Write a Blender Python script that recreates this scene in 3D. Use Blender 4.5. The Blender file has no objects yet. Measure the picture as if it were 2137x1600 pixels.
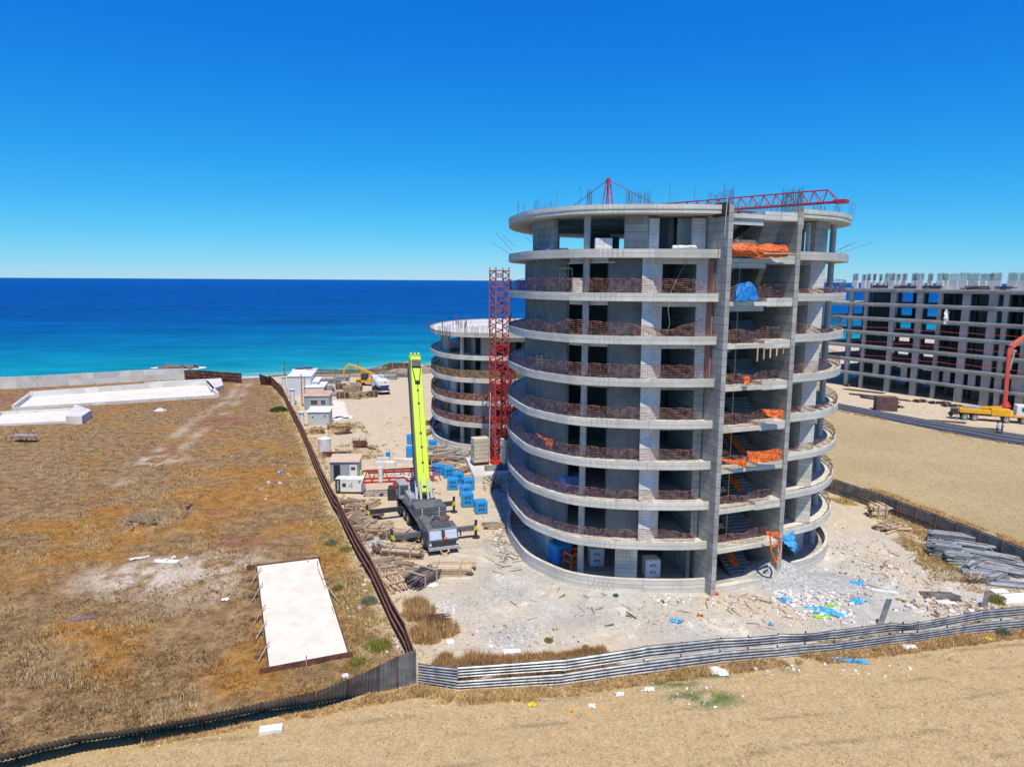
import bpy, math, random
import numpy as np
from mathutils import Vector, Matrix
random.seed(7); rng = np.random.default_rng(11)
R = math.radians
scene = bpy.context.scene
C = scene.collection

# ------------------------------------------------------------------ camera
CAM_H = 23.45; FPX = 1482.0; IMW = 2137.0; IMH = 1600.0
PITCH = math.atan(215/FPX); ROLL = 0.006
cam_d = bpy.data.cameras.new('camera'); cam = bpy.data.objects.new('camera', cam_d); C.objects.link(cam)
cam_d.sensor_width = 36.0; cam_d.lens = 36.0*FPX/IMW; cam_d.sensor_fit = 'HORIZONTAL'
cam_d.clip_start = 0.5; cam_d.clip_end = 60000
cam.location = (0, 0, CAM_H)
cam.rotation_euler = (Matrix.Rotation(R(90)-PITCH, 3, 'X') @ Matrix.Rotation(ROLL, 3, 'Z')).to_euler()
scene.camera = cam

# ------------------------------------------------------------------ light
SUN_EL = R(65); SUN_DIR = Vector((0.15*math.cos(SUN_EL), -0.989*math.cos(SUN_EL), math.sin(SUN_EL))).normalized()
sun_d = bpy.data.lights.new('sun', 'SUN'); sun = bpy.data.objects.new('sun', sun_d); C.objects.link(sun)
sun_d.energy = 5.0; sun_d.angle = R(0.5); sun_d.color = (1.0, 0.905, 0.72)
sun.rotation_euler = SUN_DIR.to_track_quat('Z', 'Y').to_euler()
sun.location = (0, 0, 80)
world = bpy.data.worlds.new('World'); scene.world = world; world.use_nodes = True
wt = world.node_tree; wt.nodes.clear()
wo = wt.nodes.new('ShaderNodeOutputWorld'); bg = wt.nodes.new('ShaderNodeBackground')
sky = wt.nodes.new('ShaderNodeTexSky'); sky.sky_type = 'NISHITA'; sky.sun_disc = False
sky.sun_elevation = SUN_EL; sky.sun_rotation = math.atan2(SUN_DIR.x, SUN_DIR.y)
sky.air_density = 1.0; sky.dust_density = 0.0; sky.ozone_density = 6.0; sky.altitude = 20
# the photograph's strong colour grade: one curve per channel over the whole sky
sepc = wt.nodes.new('ShaderNodeSeparateColor'); comb = wt.nodes.new('ShaderNodeCombineColor'); wt.links.new(sky.outputs[0], sepc.inputs[0])
for i, (gam, gain) in enumerate(((2.2, 0.66), (1.06, 0.90), (0.5, 1.10))):
    a_ = wt.nodes.new('ShaderNodeMath'); a_.operation = 'MULTIPLY'; a_.inputs[1].default_value = 0.10
    b_ = wt.nodes.new('ShaderNodeMath'); b_.operation = 'POWER'; b_.inputs[1].default_value = gam
    c_ = wt.nodes.new('ShaderNodeMath'); c_.operation = 'MULTIPLY'; c_.inputs[1].default_value = gain*10
    wt.links.new(sepc.outputs[i], a_.inputs[0]); wt.links.new(a_.outputs[0], b_.inputs[0]); wt.links.new(b_.outputs[0], c_.inputs[0]); wt.links.new(c_.outputs[0], comb.inputs[i])
wt.links.new(comb.outputs[0], bg.inputs['Color'])
bg.inputs['Strength'].default_value = 0.10
wt.links.new(bg.outputs[0], wo.inputs['Surface'])
scene.view_settings.view_transform = 'Standard'; scene.view_settings.look = 'None'
scene.view_settings.exposure = 0.0; scene.view_settings.gamma = 1.0
scene.render.engine = 'CYCLES'

# ------------------------------------------------------------------ survey: photo bearing -> place on the ground
def _t(px, py):
    x = px-IMW/2; y = IMH/2-py; c, s = math.cos(ROLL), math.sin(ROLL)
    return (x*c-y*s)/FPX, math.tan(math.atan((x*s+y*c)/FPX)-PITCH)
def g(px, py, z=0.0):
    u, t = _t(px, py); Y = (z-CAM_H)/t
    return Vector((u*(Y*math.cos(PITCH)-(z-CAM_H)*math.sin(PITCH)), Y, z))
def at(px, py, Y):
    u, t = _t(px, py); dz = Y*t
    return Vector((u*(Y*math.cos(PITCH)-dz*math.sin(PITCH)), Y, CAM_H+dz))
def projx(X, Y, Z):
    dz = Z-CAM_H; zc = Y*math.cos(PITCH)-dz*math.sin(PITCH); v = (Y*math.sin(PITCH)+dz*math.cos(PITCH))/zc
    return IMW/2+FPX*(X/zc*math.cos(ROLL)+v*math.sin(ROLL))

# ------------------------------------------------------------------ materials
def nt(name):
    m = bpy.data.materials.new(name); m.use_nodes = True; t = m.node_tree
    return m, t, t.nodes['Principled BSDF']
def N(t, typ, **kw):
    n = t.nodes.new(typ)
    for k, v in kw.items():
        if k in n.inputs: n.inputs[k].default_value = v
        else: setattr(n, k, v)
    return n
def L(t, a, b): t.links.new(a, b)
def col(c): return (c[0], c[1], c[2], 1.0)
def ramp(t, src, stops):
    r = t.nodes.new('ShaderNodeValToRGB'); e = r.color_ramp.elements
    while len(e) < len(stops): e.new(0.5)
    for i, (p, c) in enumerate(stops): e[i].position = p; e[i].color = col(c)
    L(t, src, r.inputs[0]); return r.outputs[0]
def mix(t, fac, a, b, typ='MIX'):
    n = t.nodes.new('ShaderNodeMix'); n.data_type = 'RGBA'; n.blend_type = typ
    for s, v in ((0, fac), (6, a), (7, b)):
        if hasattr(v, 'is_output'): L(t, v, n.inputs[s])
        else: n.inputs[s].default_value = v if s == 0 else col(v)
    return n.outputs[2]
def noise(t, vec, scale, detail=5, rough=0.6, dist=0.0):
    n = N(t, 'ShaderNodeTexNoise', Scale=scale, Detail=detail, Roughness=rough, Distortion=dist)
    if vec is not None: L(t, vec, n.inputs['Vector'])
    return n.outputs['Fac']
def coord(t, kind='Object'):
    if kind == 'Position': return t.nodes.new('ShaderNodeNewGeometry').outputs['Position']
    return t.nodes.new('ShaderNodeTexCoord').outputs[kind]
def bump(t, p, h, strength, dist):
    b = N(t, 'ShaderNodeBump', Strength=strength, Distance=dist); L(t, h, b.inputs['Height']); L(t, b.outputs[0], p.inputs['Normal'])
_mc = {}
def M(name, c, c2=None, scale=2.0, rough=0.7, metal=0.0, bmp=0.0, bscale=None, lo=0.35, hi=0.65, spec=0.5, piece=0.0):
    """painted / worn surface: base colour broken up by noise"""
    if name in _mc: return _mc[name]
    m, t, p = nt(name); _mc[name] = m
    p.inputs['Roughness'].default_value = rough; p.inputs['Metallic'].default_value = metal
    p.inputs['Specular IOR Level'].default_value = spec
    v = coord(t, 'Object')
    if c2 is None: c2 = tuple(x*0.72 for x in c)
    n1 = noise(t, v, scale, 6, 0.65)
    o_ = ramp(t, n1, [(lo, c), (hi, c2)])
    if piece:        # every loose board or tube its own tone
        gi = t.nodes.new('ShaderNodeNewGeometry').outputs['Random Per Island']; o_ = mix(t, 1.0, o_, ramp(t, gi, [(0.0, (1-piece,)*3), (0.5, (1-piece*.35,)*3), (1.0, (1.3, 1.28, 1.22))]), 'MULTIPLY')
    L(t, o_, p.inputs['Base Color'])
    if bmp: bump(t, p, noise(t, v, bscale or scale*6, 4), 0.6, bmp)
    return m
def concrete(name, a, b, lift=(2.4, 0.6), joint=0.35, stain=(0.30, 0.27, 0.22), st=0.35, z=0.0):
    m, t, p = nt(name); _mc[name] = m
    uv = coord(t, 'UV'); ob = coord(t, 'Position')
    n1 = noise(t, ob, 0.55, 7, 0.65); base = ramp(t, n1, [(0.32, a), (0.68, b)])
    br = t.nodes.new('ShaderNodeTexBrick'); L(t, uv, br.inputs['Vector'])
    br.offset = 0.0; br.inputs['Scale'].default_value = 1.0
    br.inputs['Brick Width'].default_value = lift[0]; br.inputs['Row Height'].default_value = lift[1]
    br.inputs['Mortar Size'].default_value = 0.028; br.inputs['Mortar Smooth'].default_value = 0.5; br.inputs['Bias'].default_value = 0.0
    br.inputs['Color1'].default_value = (1, 1, 1, 1); br.inputs['Color2'].default_value = (0.74, 0.74, 0.74, 1)
    br.inputs['Mortar'].default_value = (1-joint, 1-joint, 1-joint, 1)
    c1 = mix(t, 1.0, base, br.outputs['Color'], 'MULTIPLY')
    mp = N(t, 'ShaderNodeMapping'); mp.inputs['Scale'].default_value = (1.6, 1.6, 0.22); L(t, ob, mp.inputs['Vector'])
    drip = noise(t, mp.outputs[0], 1.3, 6, 0.7)
    f = ramp(t, drip, [(0.52, (0, 0, 0)), (0.72, (st, st, st))])
    c2 = mix(t, f, c1, stain)
    fine = noise(t, ob, 9.0, 5, 0.7)
    c3 = mix(t, 0.35, c2, ramp(t, fine, [(0.3, (0.25, 0.25, 0.25)), (0.7, (0.9, 0.9, 0.88))]), 'SOFT_LIGHT')
    L(t, c3, p.inputs['Base Color']); p.inputs['Roughness'].default_value = 0.88
    p.inputs['Specular IOR Level'].default_value = 0.25
    bump(t, p, fine, 0.4, 0.02)
    return m
def blockwork(name, a, mortar, w=0.62, h=0.26):
    m, t, p = nt(name); uv = coord(t, 'UV'); ob = coord(t, 'Position')
    br = t.nodes.new('ShaderNodeTexBrick'); L(t, uv, br.inputs['Vector']); br.inputs['Scale'].default_value = 1.0
    br.inputs['Brick Width'].default_value = w; br.inputs['Row Height'].default_value = h
    br.inputs['Mortar Size'].default_value = 0.012; br.inputs['Mortar Smooth'].default_value = 0.3
    br.inputs['Color1'].default_value = col(a); br.inputs['Color2'].default_value = col([x*0.9 for x in a]); br.inputs['Mortar'].default_value = col(mortar)
    n1 = noise(t, ob, 1.1, 6, 0.7)
    c = mix(t, 1.0, br.outputs['Color'], ramp(t, n1, [(0.35, (0.82, 0.81, 0.80)), (0.6, (1, 1, 1))]), 'MULTIPLY')
    L(t, c, p.inputs['Base Color']); p.inputs['Roughness'].default_value = 0.9
    return m

MAT = dict(
    conc=concrete('weathered_concrete', (0.32, 0.31, 0.29), (0.52, 0.505, 0.47), joint=0.60),
    slab=concrete('slab_edge_concrete', (0.60, 0.57, 0.50), (0.80, 0.765, 0.68), (3.6, 0.31), 0.42, st=0.34),
    rend=concrete('shaded_render_wall', (0.15, 0.155, 0.155), (0.28, 0.28, 0.275), (30, 30), 0.0, stain=(0.13, 0.13, 0.14), st=0.5),  # rough render, with the shade of the interiors put into its colour
    colm=concrete('column_concrete', (0.50, 0.49, 0.47), (0.60, 0.59, 0.57), (9, 0.35), 0.12, st=0.2),
    block=blockwork('white_aerated_blocks', (0.80, 0.78, 0.75), (0.46, 0.46, 0.45)),
    redblk=M('red_clay_block', (0.42, 0.20, 0.15), (0.30, 0.16, 0.13), 1.0, 0.9),
    conc2=concrete('far_concrete', (0.33, 0.325, 0.30), (0.48, 0.47, 0.43), (4.0, 3.0), 0.15),
    white_c=concrete('pale_concrete', (0.60, 0.59, 0.56), (0.74, 0.73, 0.70), (2.4, 1.3), 0.25, st=0.22),
    rebar=M('rebar_steel', (0.10, 0.11, 0.15), (0.18, 0.10, 0.07), 4, 0.7, 0.3),
    rust=M('rusty_steel', (0.21, 0.088, 0.06), (0.065, 0.035, 0.032), 1.1, 0.85, 0.1, 0.01, lo=.4, hi=.6),
    rust2=M('bright_rust', (0.36, 0.17, 0.10), (0.18, 0.08, 0.05), 2, 0.85),
    galv=M('galvanised_sheet', (0.52, 0.535, 0.55), (0.22, 0.23, 0.25), 1.6, 0.42, 0.5),
    dgalv=M('dull_galvanised_sheet', (0.30, 0.30, 0.30), (0.13, 0.13, 0.135), 1.3, 0.6, 0.2),
    white=M('white_paint', (0.80, 0.81, 0.82), (0.66, 0.66, 0.65), 1.4, 0.5),
    grey=M('grey_paint', (0.30, 0.32, 0.34), (0.23, 0.24, 0.25), 2, 0.5),
    dark=M('dark_steel', (0.035, 0.038, 0.045), (0.06, 0.06, 0.06), 3, 0.55, 0.2),
    black=M('black_rubber', (0.02, 0.02, 0.022), (0.05, 0.045, 0.04), 4, 0.85),
    lime=M('lime_boom_paint', (0.52, 0.74, 0.03), (0.44, 0.64, 0.03), 0.8, 0.35),
    cgrey=M('crane_grey_paint', (0.17, 0.175, 0.185), (0.10, 0.105, 0.115), 2.2, 0.4, 0.1),
    lgrey=M('light_grey_paint', (0.44, 0.45, 0.46), (0.27, 0.28, 0.29), 2.5, 0.5),
    red=M('red_crane_paint', (0.62, 0.035, 0.03), (0.42, 0.03, 0.03), 1.2, 0.45),
    crim=M('crimson_crane_paint', (0.55, 0.02, 0.06), (0.40, 0.02, 0.05), 1.2, 0.45),
    yellow=M('machine_yellow', (0.85, 0.46, 0.02), (0.68, 0.35, 0.02), 1.3, 0.4),
    glass=M('dark_glass', (0.05, 0.06, 0.08), (0.09, 0.10, 0.13), 2, 0.08),
    blue=M('blue_film', (0.02, 0.33, 0.78), (0.015, 0.25, 0.62), 2.5, 0.38, 0, 0.03, 5),
    bluesh=M('blue_plastic_sheet', (0.10, 0.50, 0.85), (0.015, 0.20, 0.50), 6, 0.35, 0, 0.03, 9, lo=.42, hi=.6),  # light and dark blue put the shading of folds into the colour
    greensh=M('green_plastic_sheet', (0.30, 0.72, 0.06), (0.22, 0.55, 0.05), 3, 0.4),
    wood=M('weathered_timber', (0.60, 0.47, 0.34), (0.38, 0.28, 0.20), 3.5, 0.9, piece=.72),
    pale_wood=M('pale_timber', (0.68, 0.54, 0.38), (0.52, 0.39, 0.26), 3.5, 0.9, piece=.6),
    dwood=M('old_brown_timber', (0.22, 0.14, 0.10), (0.12, 0.08, 0.065), 3, 0.9, piece=.6),
    orange=M('orange_barrier_mesh', (0.92, 0.20, 0.03), (0.38, 0.055, 0.012), 7, 0.6, lo=.42, hi=.6),
    net=M('faded_safety_net', (0.50, 0.235, 0.15), (0.07, 0.03, 0.025), 3.5, 0.85, lo=.36, hi=.60),
    netc=M('coloured_netting', (0.50, 0.16, 0.06), (0.07, 0.20, 0.12), 1.6, 0.85, lo=0.45, hi=0.55),
    stone=M('broken_white_block', (0.70, 0.69, 0.67), (0.52, 0.51, 0.49), 3, 0.9),
    gravel=M('grey_gravel', (0.50, 0.50, 0.49), (0.24, 0.24, 0.24), 4.5, 0.95, 0, 0.05, 12),
    paper=M('white_plastic', (0.85, 0.85, 0.86), (0.72, 0.72, 0.74), 3, 0.5),
    ink=M('black_ink', (0.02, 0.02, 0.02), rough=0.6),
    navy=M('navy_ink', (0.03, 0.04, 0.16), rough=0.6),
    dgreen=M('dark_green_panel', (0.03, 0.075, 0.085), rough=0.5),
    hazy=M('hazard_yellow', (0.85, 0.72, 0.03), rough=0.5),
    pale_ballast=M('cream_ballast', (0.70, 0.63, 0.50), (0.56, 0.50, 0.40), 1.2, 0.9, piece=.2),
    rock=M('dark_sea_rock', (0.10, 0.085, 0.075), (0.20, 0.17, 0.14), 0.8, 0.9, 0, 0.2, 2),
)

# ------------------------------------------------------------------ mesh builder
class MB:
    def __init__(s): s.v = []; s.f = []; s.m = []; s.mi = 0
    def add(s, vs, fs):
        o = len(s.v); s.v += [tuple(v) for v in vs]
        for f in fs: s.f.append(tuple(i+o for i in f)); s.m.append(s.mi)
        return s
    def box(s, c, d, rz=0.0, rx=0.0, ry=0.0):
        m = Matrix.Rotation(rz, 3, 'Z') @ Matrix.Rotation(ry, 3, 'Y') @ Matrix.Rotation(rx, 3, 'X'); c = Vector(c)
        vs = [c + m @ Vector((x*d[0]/2, y*d[1]/2, z*d[2]/2)) for z in (-1, 1) for y in (-1, 1) for x in (-1, 1)]
        return s.add(vs, [(0, 2, 3, 1), (4, 5, 7, 6), (0, 1, 5, 4), (2, 6, 7, 3), (0, 4, 6, 2), (1, 3, 7, 5)])
    def beam(s, a, b, w, h=None, up=(0, 0, 1)):
        a = Vector(a); b = Vector(b); d = (b-a)
        if d.length < 1e-6: return s
        d.normalize(); up = Vector(up)
        if abs(d.dot(up)) > 0.98: up = Vector((1, 0, 0))
        x = d.cross(up).normalized(); y = x.cross(d); h = h or w
        vs = [p + x*i*w/2 + y*j*h/2 for p in (a, b) for (i, j) in ((-1, -1), (1, -1), (1, 1), (-1, 1))]
        return s.add(vs, [(0, 1, 2, 3), (7, 6, 5, 4), (0, 4, 5, 1), (1, 5, 6, 2), (2, 6, 7, 3), (3, 7, 4, 0)])
    def cyl(s, a, b, r, r2=None, n=10, cap=True):
        a = Vector(a); b = Vector(b); r2 = r if r2 is None else r2; d = (b-a).normalized()
        up = Vector((0, 0, 1)) if abs(d.z) < 0.95 else Vector((1, 0, 0)); x = d.cross(up).normalized(); y = d.cross(x)
        vs = []
        for p, q in ((a, r), (b, r2)):
            vs += [p + (x*math.cos(2*math.pi*i/n) + y*math.sin(2*math.pi*i/n))*q for i in range(n)]
        fs = [(i, (i+1) % n, n+(i+1) % n, n+i) for i in range(n)]
        if cap: fs += [tuple(range(n-1, -1, -1)), tuple(range(n, 2*n))]
        return s.add(vs, fs)
    def tube(s, pts, r, n=6):
        for a, b in zip(pts[:-1], pts[1:]): s.cyl(a, b, r, n=n)
        return s
    def prism(s, poly, z0, z1, bottom=True):
        n = len(poly); vs = [(p[0], p[1], z0) for p in poly] + [(p[0], p[1], z1) for p in poly]
        fs = [(i, (i+1) % n, n+(i+1) % n, n+i) for i in range(n)] + [tuple(range(n, 2*n))]
        if bottom: fs.append(tuple(range(n-1, -1, -1)))
        return s.add(vs, fs)
    def wall(s, a, b, z0, z1, th):
        """upright wall between plan points a and b, thickness th centred on the line"""
        a = Vector(a[:2]); b = Vector(b[:2]); d = b-a
        if d.length < 1e-4: return s
        nn = Vector((-d.y, d.x)).normalized()*th/2
        return s.prism([a-nn, b-nn, b+nn, a+nn], z0, z1)
    def sphere(s, c, r, nu=8, nv=5, sq=(1, 1, 1), jit=0.0):
        c = Vector(c); vs = [c+Vector((0, 0, r*sq[2]))]
        for j in range(1, nv):
            for i in range(nu):
                th = math.pi*j/nv; ph = 2*math.pi*i/nu; q = r*(1+random.uniform(-jit, jit))
                vs.append(c+Vector((q*sq[0]*math.sin(th)*math.cos(ph), q*sq[1]*math.sin(th)*math.sin(ph), q*sq[2]*math.cos(th))))
        vs.append(c-Vector((0, 0, r*sq[2]))); fs = []
        for i in range(nu): fs.append((0, 1+i, 1+(i+1) % nu))
        for j in range(nv-2):
            for i in range(nu):
                a = 1+j*nu+i; b = 1+j*nu+(i+1) % nu; fs.append((a, a+nu, b+nu, b))
        e = len(vs)-1; o = 1+(nv-2)*nu
        for i in range(nu): fs.append((e, o+(i+1) % nu, o+i))
        return s.add(vs, fs)
    def build(s, name, mat, parent=None, smooth=False, origin=None, bevel=0.0):
        if not s.v: return None
        V = np.array(s.v, dtype=np.float64)
        if parent is None:
            if origin is None: origin = ((V[:, 0].min()+V[:, 0].max())/2, (V[:, 1].min()+V[:, 1].max())/2, V[:, 2].min())
            V = V-np.array(origin)
        me = bpy.data.meshes.new(name); me.from_pydata(V.tolist(), [], s.f)
        mats = mat if isinstance(mat, (list, tuple)) else [mat]
        for m in mats: me.materials.append(MAT[m] if isinstance(m, str) else m)
        if len(mats) > 1: me.polygons.foreach_set('material_index', s.m)
        uv = me.uv_layers.new(name='UVMap'); buf = np.zeros((len(me.loops), 2)); k = 0
        for p in me.polygons:
            nx, ny, nz = p.normal
            h = math.hypot(nx, ny)
            for vi in p.vertices:
                x, y, z = V[vi]
                buf[k] = (x, y) if h < 0.3 else ((-ny*x+nx*y)/h, z); k += 1
        uv.data.foreach_set('uv', buf.ravel())
        if smooth: me.polygons.foreach_set('use_smooth', [True]*len(me.polygons))
        o = bpy.data.objects.new(name, me); C.objects.link(o)
        if parent is not None: o.parent = parent
        else: o.location = origin
        if bevel:
            b = o.modifiers.new('bevel', 'BEVEL'); b.width = bevel; b.segments = 2; b.limit_method = 'ANGLE'
        return o
def tag(o, label, cat, group=None):
    o['label'] = label; o['category'] = cat
    if group: o['group'] = group
    return o
def thing(name, label, cat, loc=(0, 0, 0), rz=0.0, group=None):
    o = bpy.data.objects.new(name, None); C.objects.link(o); o.location = loc; o.rotation_euler = (0, 0, rz); o.empty_display_size = 0.5
    return tag(o, label, cat, group)
def dup(root, loc, rz, label, group=None, scale=None):
    r = root.copy(); C.objects.link(r); r.location = loc; r.rotation_euler = (0, 0, rz); r['label'] = label
    if scale: r.scale = scale
    if group: r['group'] = group
    for ch in list(root.children):
        c = ch.copy(); C.objects.link(c); c.parent = r
        for gch in list(ch.children):
            d = gch.copy(); C.objects.link(d); d.parent = c
    return r
def text_part(body, size, mat, parent, loc, rot, ext=0.004, name='lettering'):
    cu = bpy.data.curves.new('t', 'FONT'); cu.body = body; cu.size = size; cu.extrude = ext; cu.align_x = 'CENTER'; cu.align_y = 'CENTER'; cu.offset = size*0.02
    o = bpy.data.objects.new('t', cu); C.objects.link(o); dg = bpy.context.evaluated_depsgraph_get()
    me = bpy.data.meshes.new_from_object(o.evaluated_get(dg)); bpy.data.objects.remove(o); me.materials.clear(); me.materials.append(MAT[mat])
    t = bpy.data.objects.new(name, me); C.objects.link(t); t.parent = parent; t.location = loc; t.rotation_euler = rot
    return t
# ------------------------------------------------------------------ terrain, sea
COAST = np.array([(-600, 30), (-300, 110), (-200, 146), (-130, 170), (-65, 181), (-48, 190), (-24, 207), (60, 258), (300, 400), (900, 760)], float)
def coast_y(x): return np.interp(x, COAST[:, 0], COAST[:, 1])
def vnoise(x, y, s, seed=0):
    x = x/s; y = y/s; xi = np.floor(x).astype(np.int64); yi = np.floor(y).astype(np.int64); xf = x-xi; yf = y-yi
    def h(a, b):
        n = (a*374761393+b*668265263+seed*982451653) & 0x7fffffff; n = (n ^ (n >> 13))*1274126177 & 0x7fffffff
        return ((n ^ (n >> 16)) & 0xffff)/65535.0
    u = xf*xf*(3-2*xf); w = yf*yf*(3-2*yf)
    return (h(xi, yi)*(1-u)+h(xi+1, yi)*u)*(1-w)+(h(xi, yi+1)*(1-u)+h(xi+1, yi+1)*u)*w
def fbm(x, y, s, o=4, seed=0): return sum(vnoise(x, y, s/2**i, seed+i)*0.5**i for i in range(o))/sum(0.5**i for i in range(o))
def gp(pts, z=0.0): return [tuple(g(a, b, z)[:2]) for a, b in pts]
# fence lines surveyed on the ground
FENCE_L = gp([(868, 1426), (847, 1364), (819, 1311), (796, 1259), (774, 1211), (751, 1172), (729, 1129), (706, 1078), (697, 1066), (675, 1021), (655, 974), (639, 933), (623, 897), (607, 866), (592, 832), (578, 816), (562, 800)])
FENCE_B = gp([(868, 1428), (829, 1437), (789, 1444), (725, 1457), (661, 1469), (549, 1484), (425, 1508), (300, 1530), (169, 1548), (37, 1580), (-60, 1603), (-200, 1630)])
FENCE_F = gp([(875, 1428), (955, 1443), (1172, 1430), (1300, 1412), (1500, 1385), (1620, 1372), (1738, 1362), (1855, 1345), (1912, 1338), (2040, 1321), (2137, 1312), (2240, 1304)])
FENCE_R = gp([(1700, 1015), (1742, 1031), (1800, 1052), (1870, 1079), (1950, 1110), (2040, 1147), (2137, 1186), (2230, 1222)])
ROAD = gp([(1735, 852), (1850, 876), (1960, 899), (2060, 917), (2137, 930), (2260, 951)])
def sdist(poly, X, Y):
    """signed distance (inside > 0) to a polygon"""
    P = np.array(poly); d = np.full(X.shape, 1e9); ins = np.zeros(X.shape, bool)
    for i in range(len(P)):
        a = P[i]; b = P[(i+1) % len(P)]; e = b-a; L2 = (e**2).sum()
        tt = np.clip(((X-a[0])*e[0]+(Y-a[1])*e[1])/L2, 0, 1)
        d = np.minimum(d, np.hypot(X-a[0]-tt*e[0], Y-a[1]-tt*e[1]))
        c = ((a[1] > Y) != (b[1] > Y)) & (X < (b[0]-a[0])*(Y-a[1])/(b[1]-a[1]+1e-12)+a[0]); ins ^= c
    return np.where(ins, d, -d)
SITE = FENCE_L[::-1]+FENCE_F+FENCE_R[::-1]+[(24, 100), (50, 142), (400, 330), (60, 400), (-55, 300), (-62, 180)]
SITE2 = ROAD+[(500, 60), (500, 300), (60, 260), (50, 150)]
RFIELD = FENCE_R[::-1][:]+[(24, 100), (48, 138)]+ROAD+[(160, 60), (90, 50)]
LFIELD = FENCE_L[::-1]+FENCE_B+[(-200, 30), (-400, 100), (-400, 200), (-60, 230)]
PIT = g(340, 1082); PIT2 = g(500, 905)
MOUNDS = [(g(905, 1280), 1.2, .2), (g(840, 770), 9, 2.0)]
def land_z(X, Y):
    d = coast_y(X)-Y
    z = np.where(d < 14, (d-14)*0.16, 0.0); z = np.maximum(z, -4.0)
    z = z+(fbm(X, Y, 9, 4, 3)-.5)*.18
    r = np.hypot((X-PIT.x)/1.0, (Y-PIT.y)/1.15); r = r*(1+.5*(fbm(X, Y, 2.0, 3, 77)-.5)); z = z-1.5*np.clip(1-(r/2.4)**2, 0, 1)**.6+1.0*np.exp(-((r-3.0)/.8)**2)*fbm(X, Y, 1.0, 3, 9)+.25*np.exp(-(r/3.4)**2)*(fbm(X, Y, .7, 3, 19)-.5)*2
    for c, rad, h in MOUNDS:
        r = np.hypot(X-c.x, Y-c.y)/rad; z = z+h*np.clip(1-r, 0, 1)*(0.85+.3*fbm(X, Y, .8, 3, 5))
    return z
def patches(X, Y):
    c = g(470, 1010); d = np.exp(-(((X-c.x)/13)**2+((Y-c.y)/24)**2)); c2 = g(640, 1250); d = np.maximum(d, .55*np.exp(-(((X-c2.x)/4)**2+((Y-c2.y)/9)**2)))
    o = np.clip((fbm(X, Y, 5, 5, 41)-.60+.30*d)*5, 0, 1)
    r = np.zeros_like(X)
    for px, py, w, h in ((470, 880, 5, 6), (450, 1075, 1.8, 2), (500, 1130, 2, 2.5), (330, 940, 3, 4), (100, 835, 30, 6), (300, 815, 30, 5)):
        q = g(px, py); r = np.maximum(r, np.exp(-((X-q.x)/w)**2-((Y-q.y)/h)**2))
    r = r*np.clip((fbm(X, Y, 1.6, 4, 51)-.40)*6, 0, 1)
    gm = np.zeros_like(X)
    for px, py, w, h in ((1470, 1460, 2.6, 1.1), (1400, 1425, 2.0, .6), (1490, 1408, 1.6, .5), (583, 855, 1.5, 2), (720, 890, 3, 4), (770, 1000, 1.5, 1.5), (1990, 1175, 2, 3), (1650, 1400, 1, .4)):
        q = g(px, py); gm = np.maximum(gm, np.exp(-((X-q.x)/w)**2-((Y-q.y)/h)**2))
    return o, r, np.clip((gm-.3)*1.8, 0, 1)*np.clip((fbm(X, Y, .8, 3, 61)-.35)*5, 0, 1)
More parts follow.
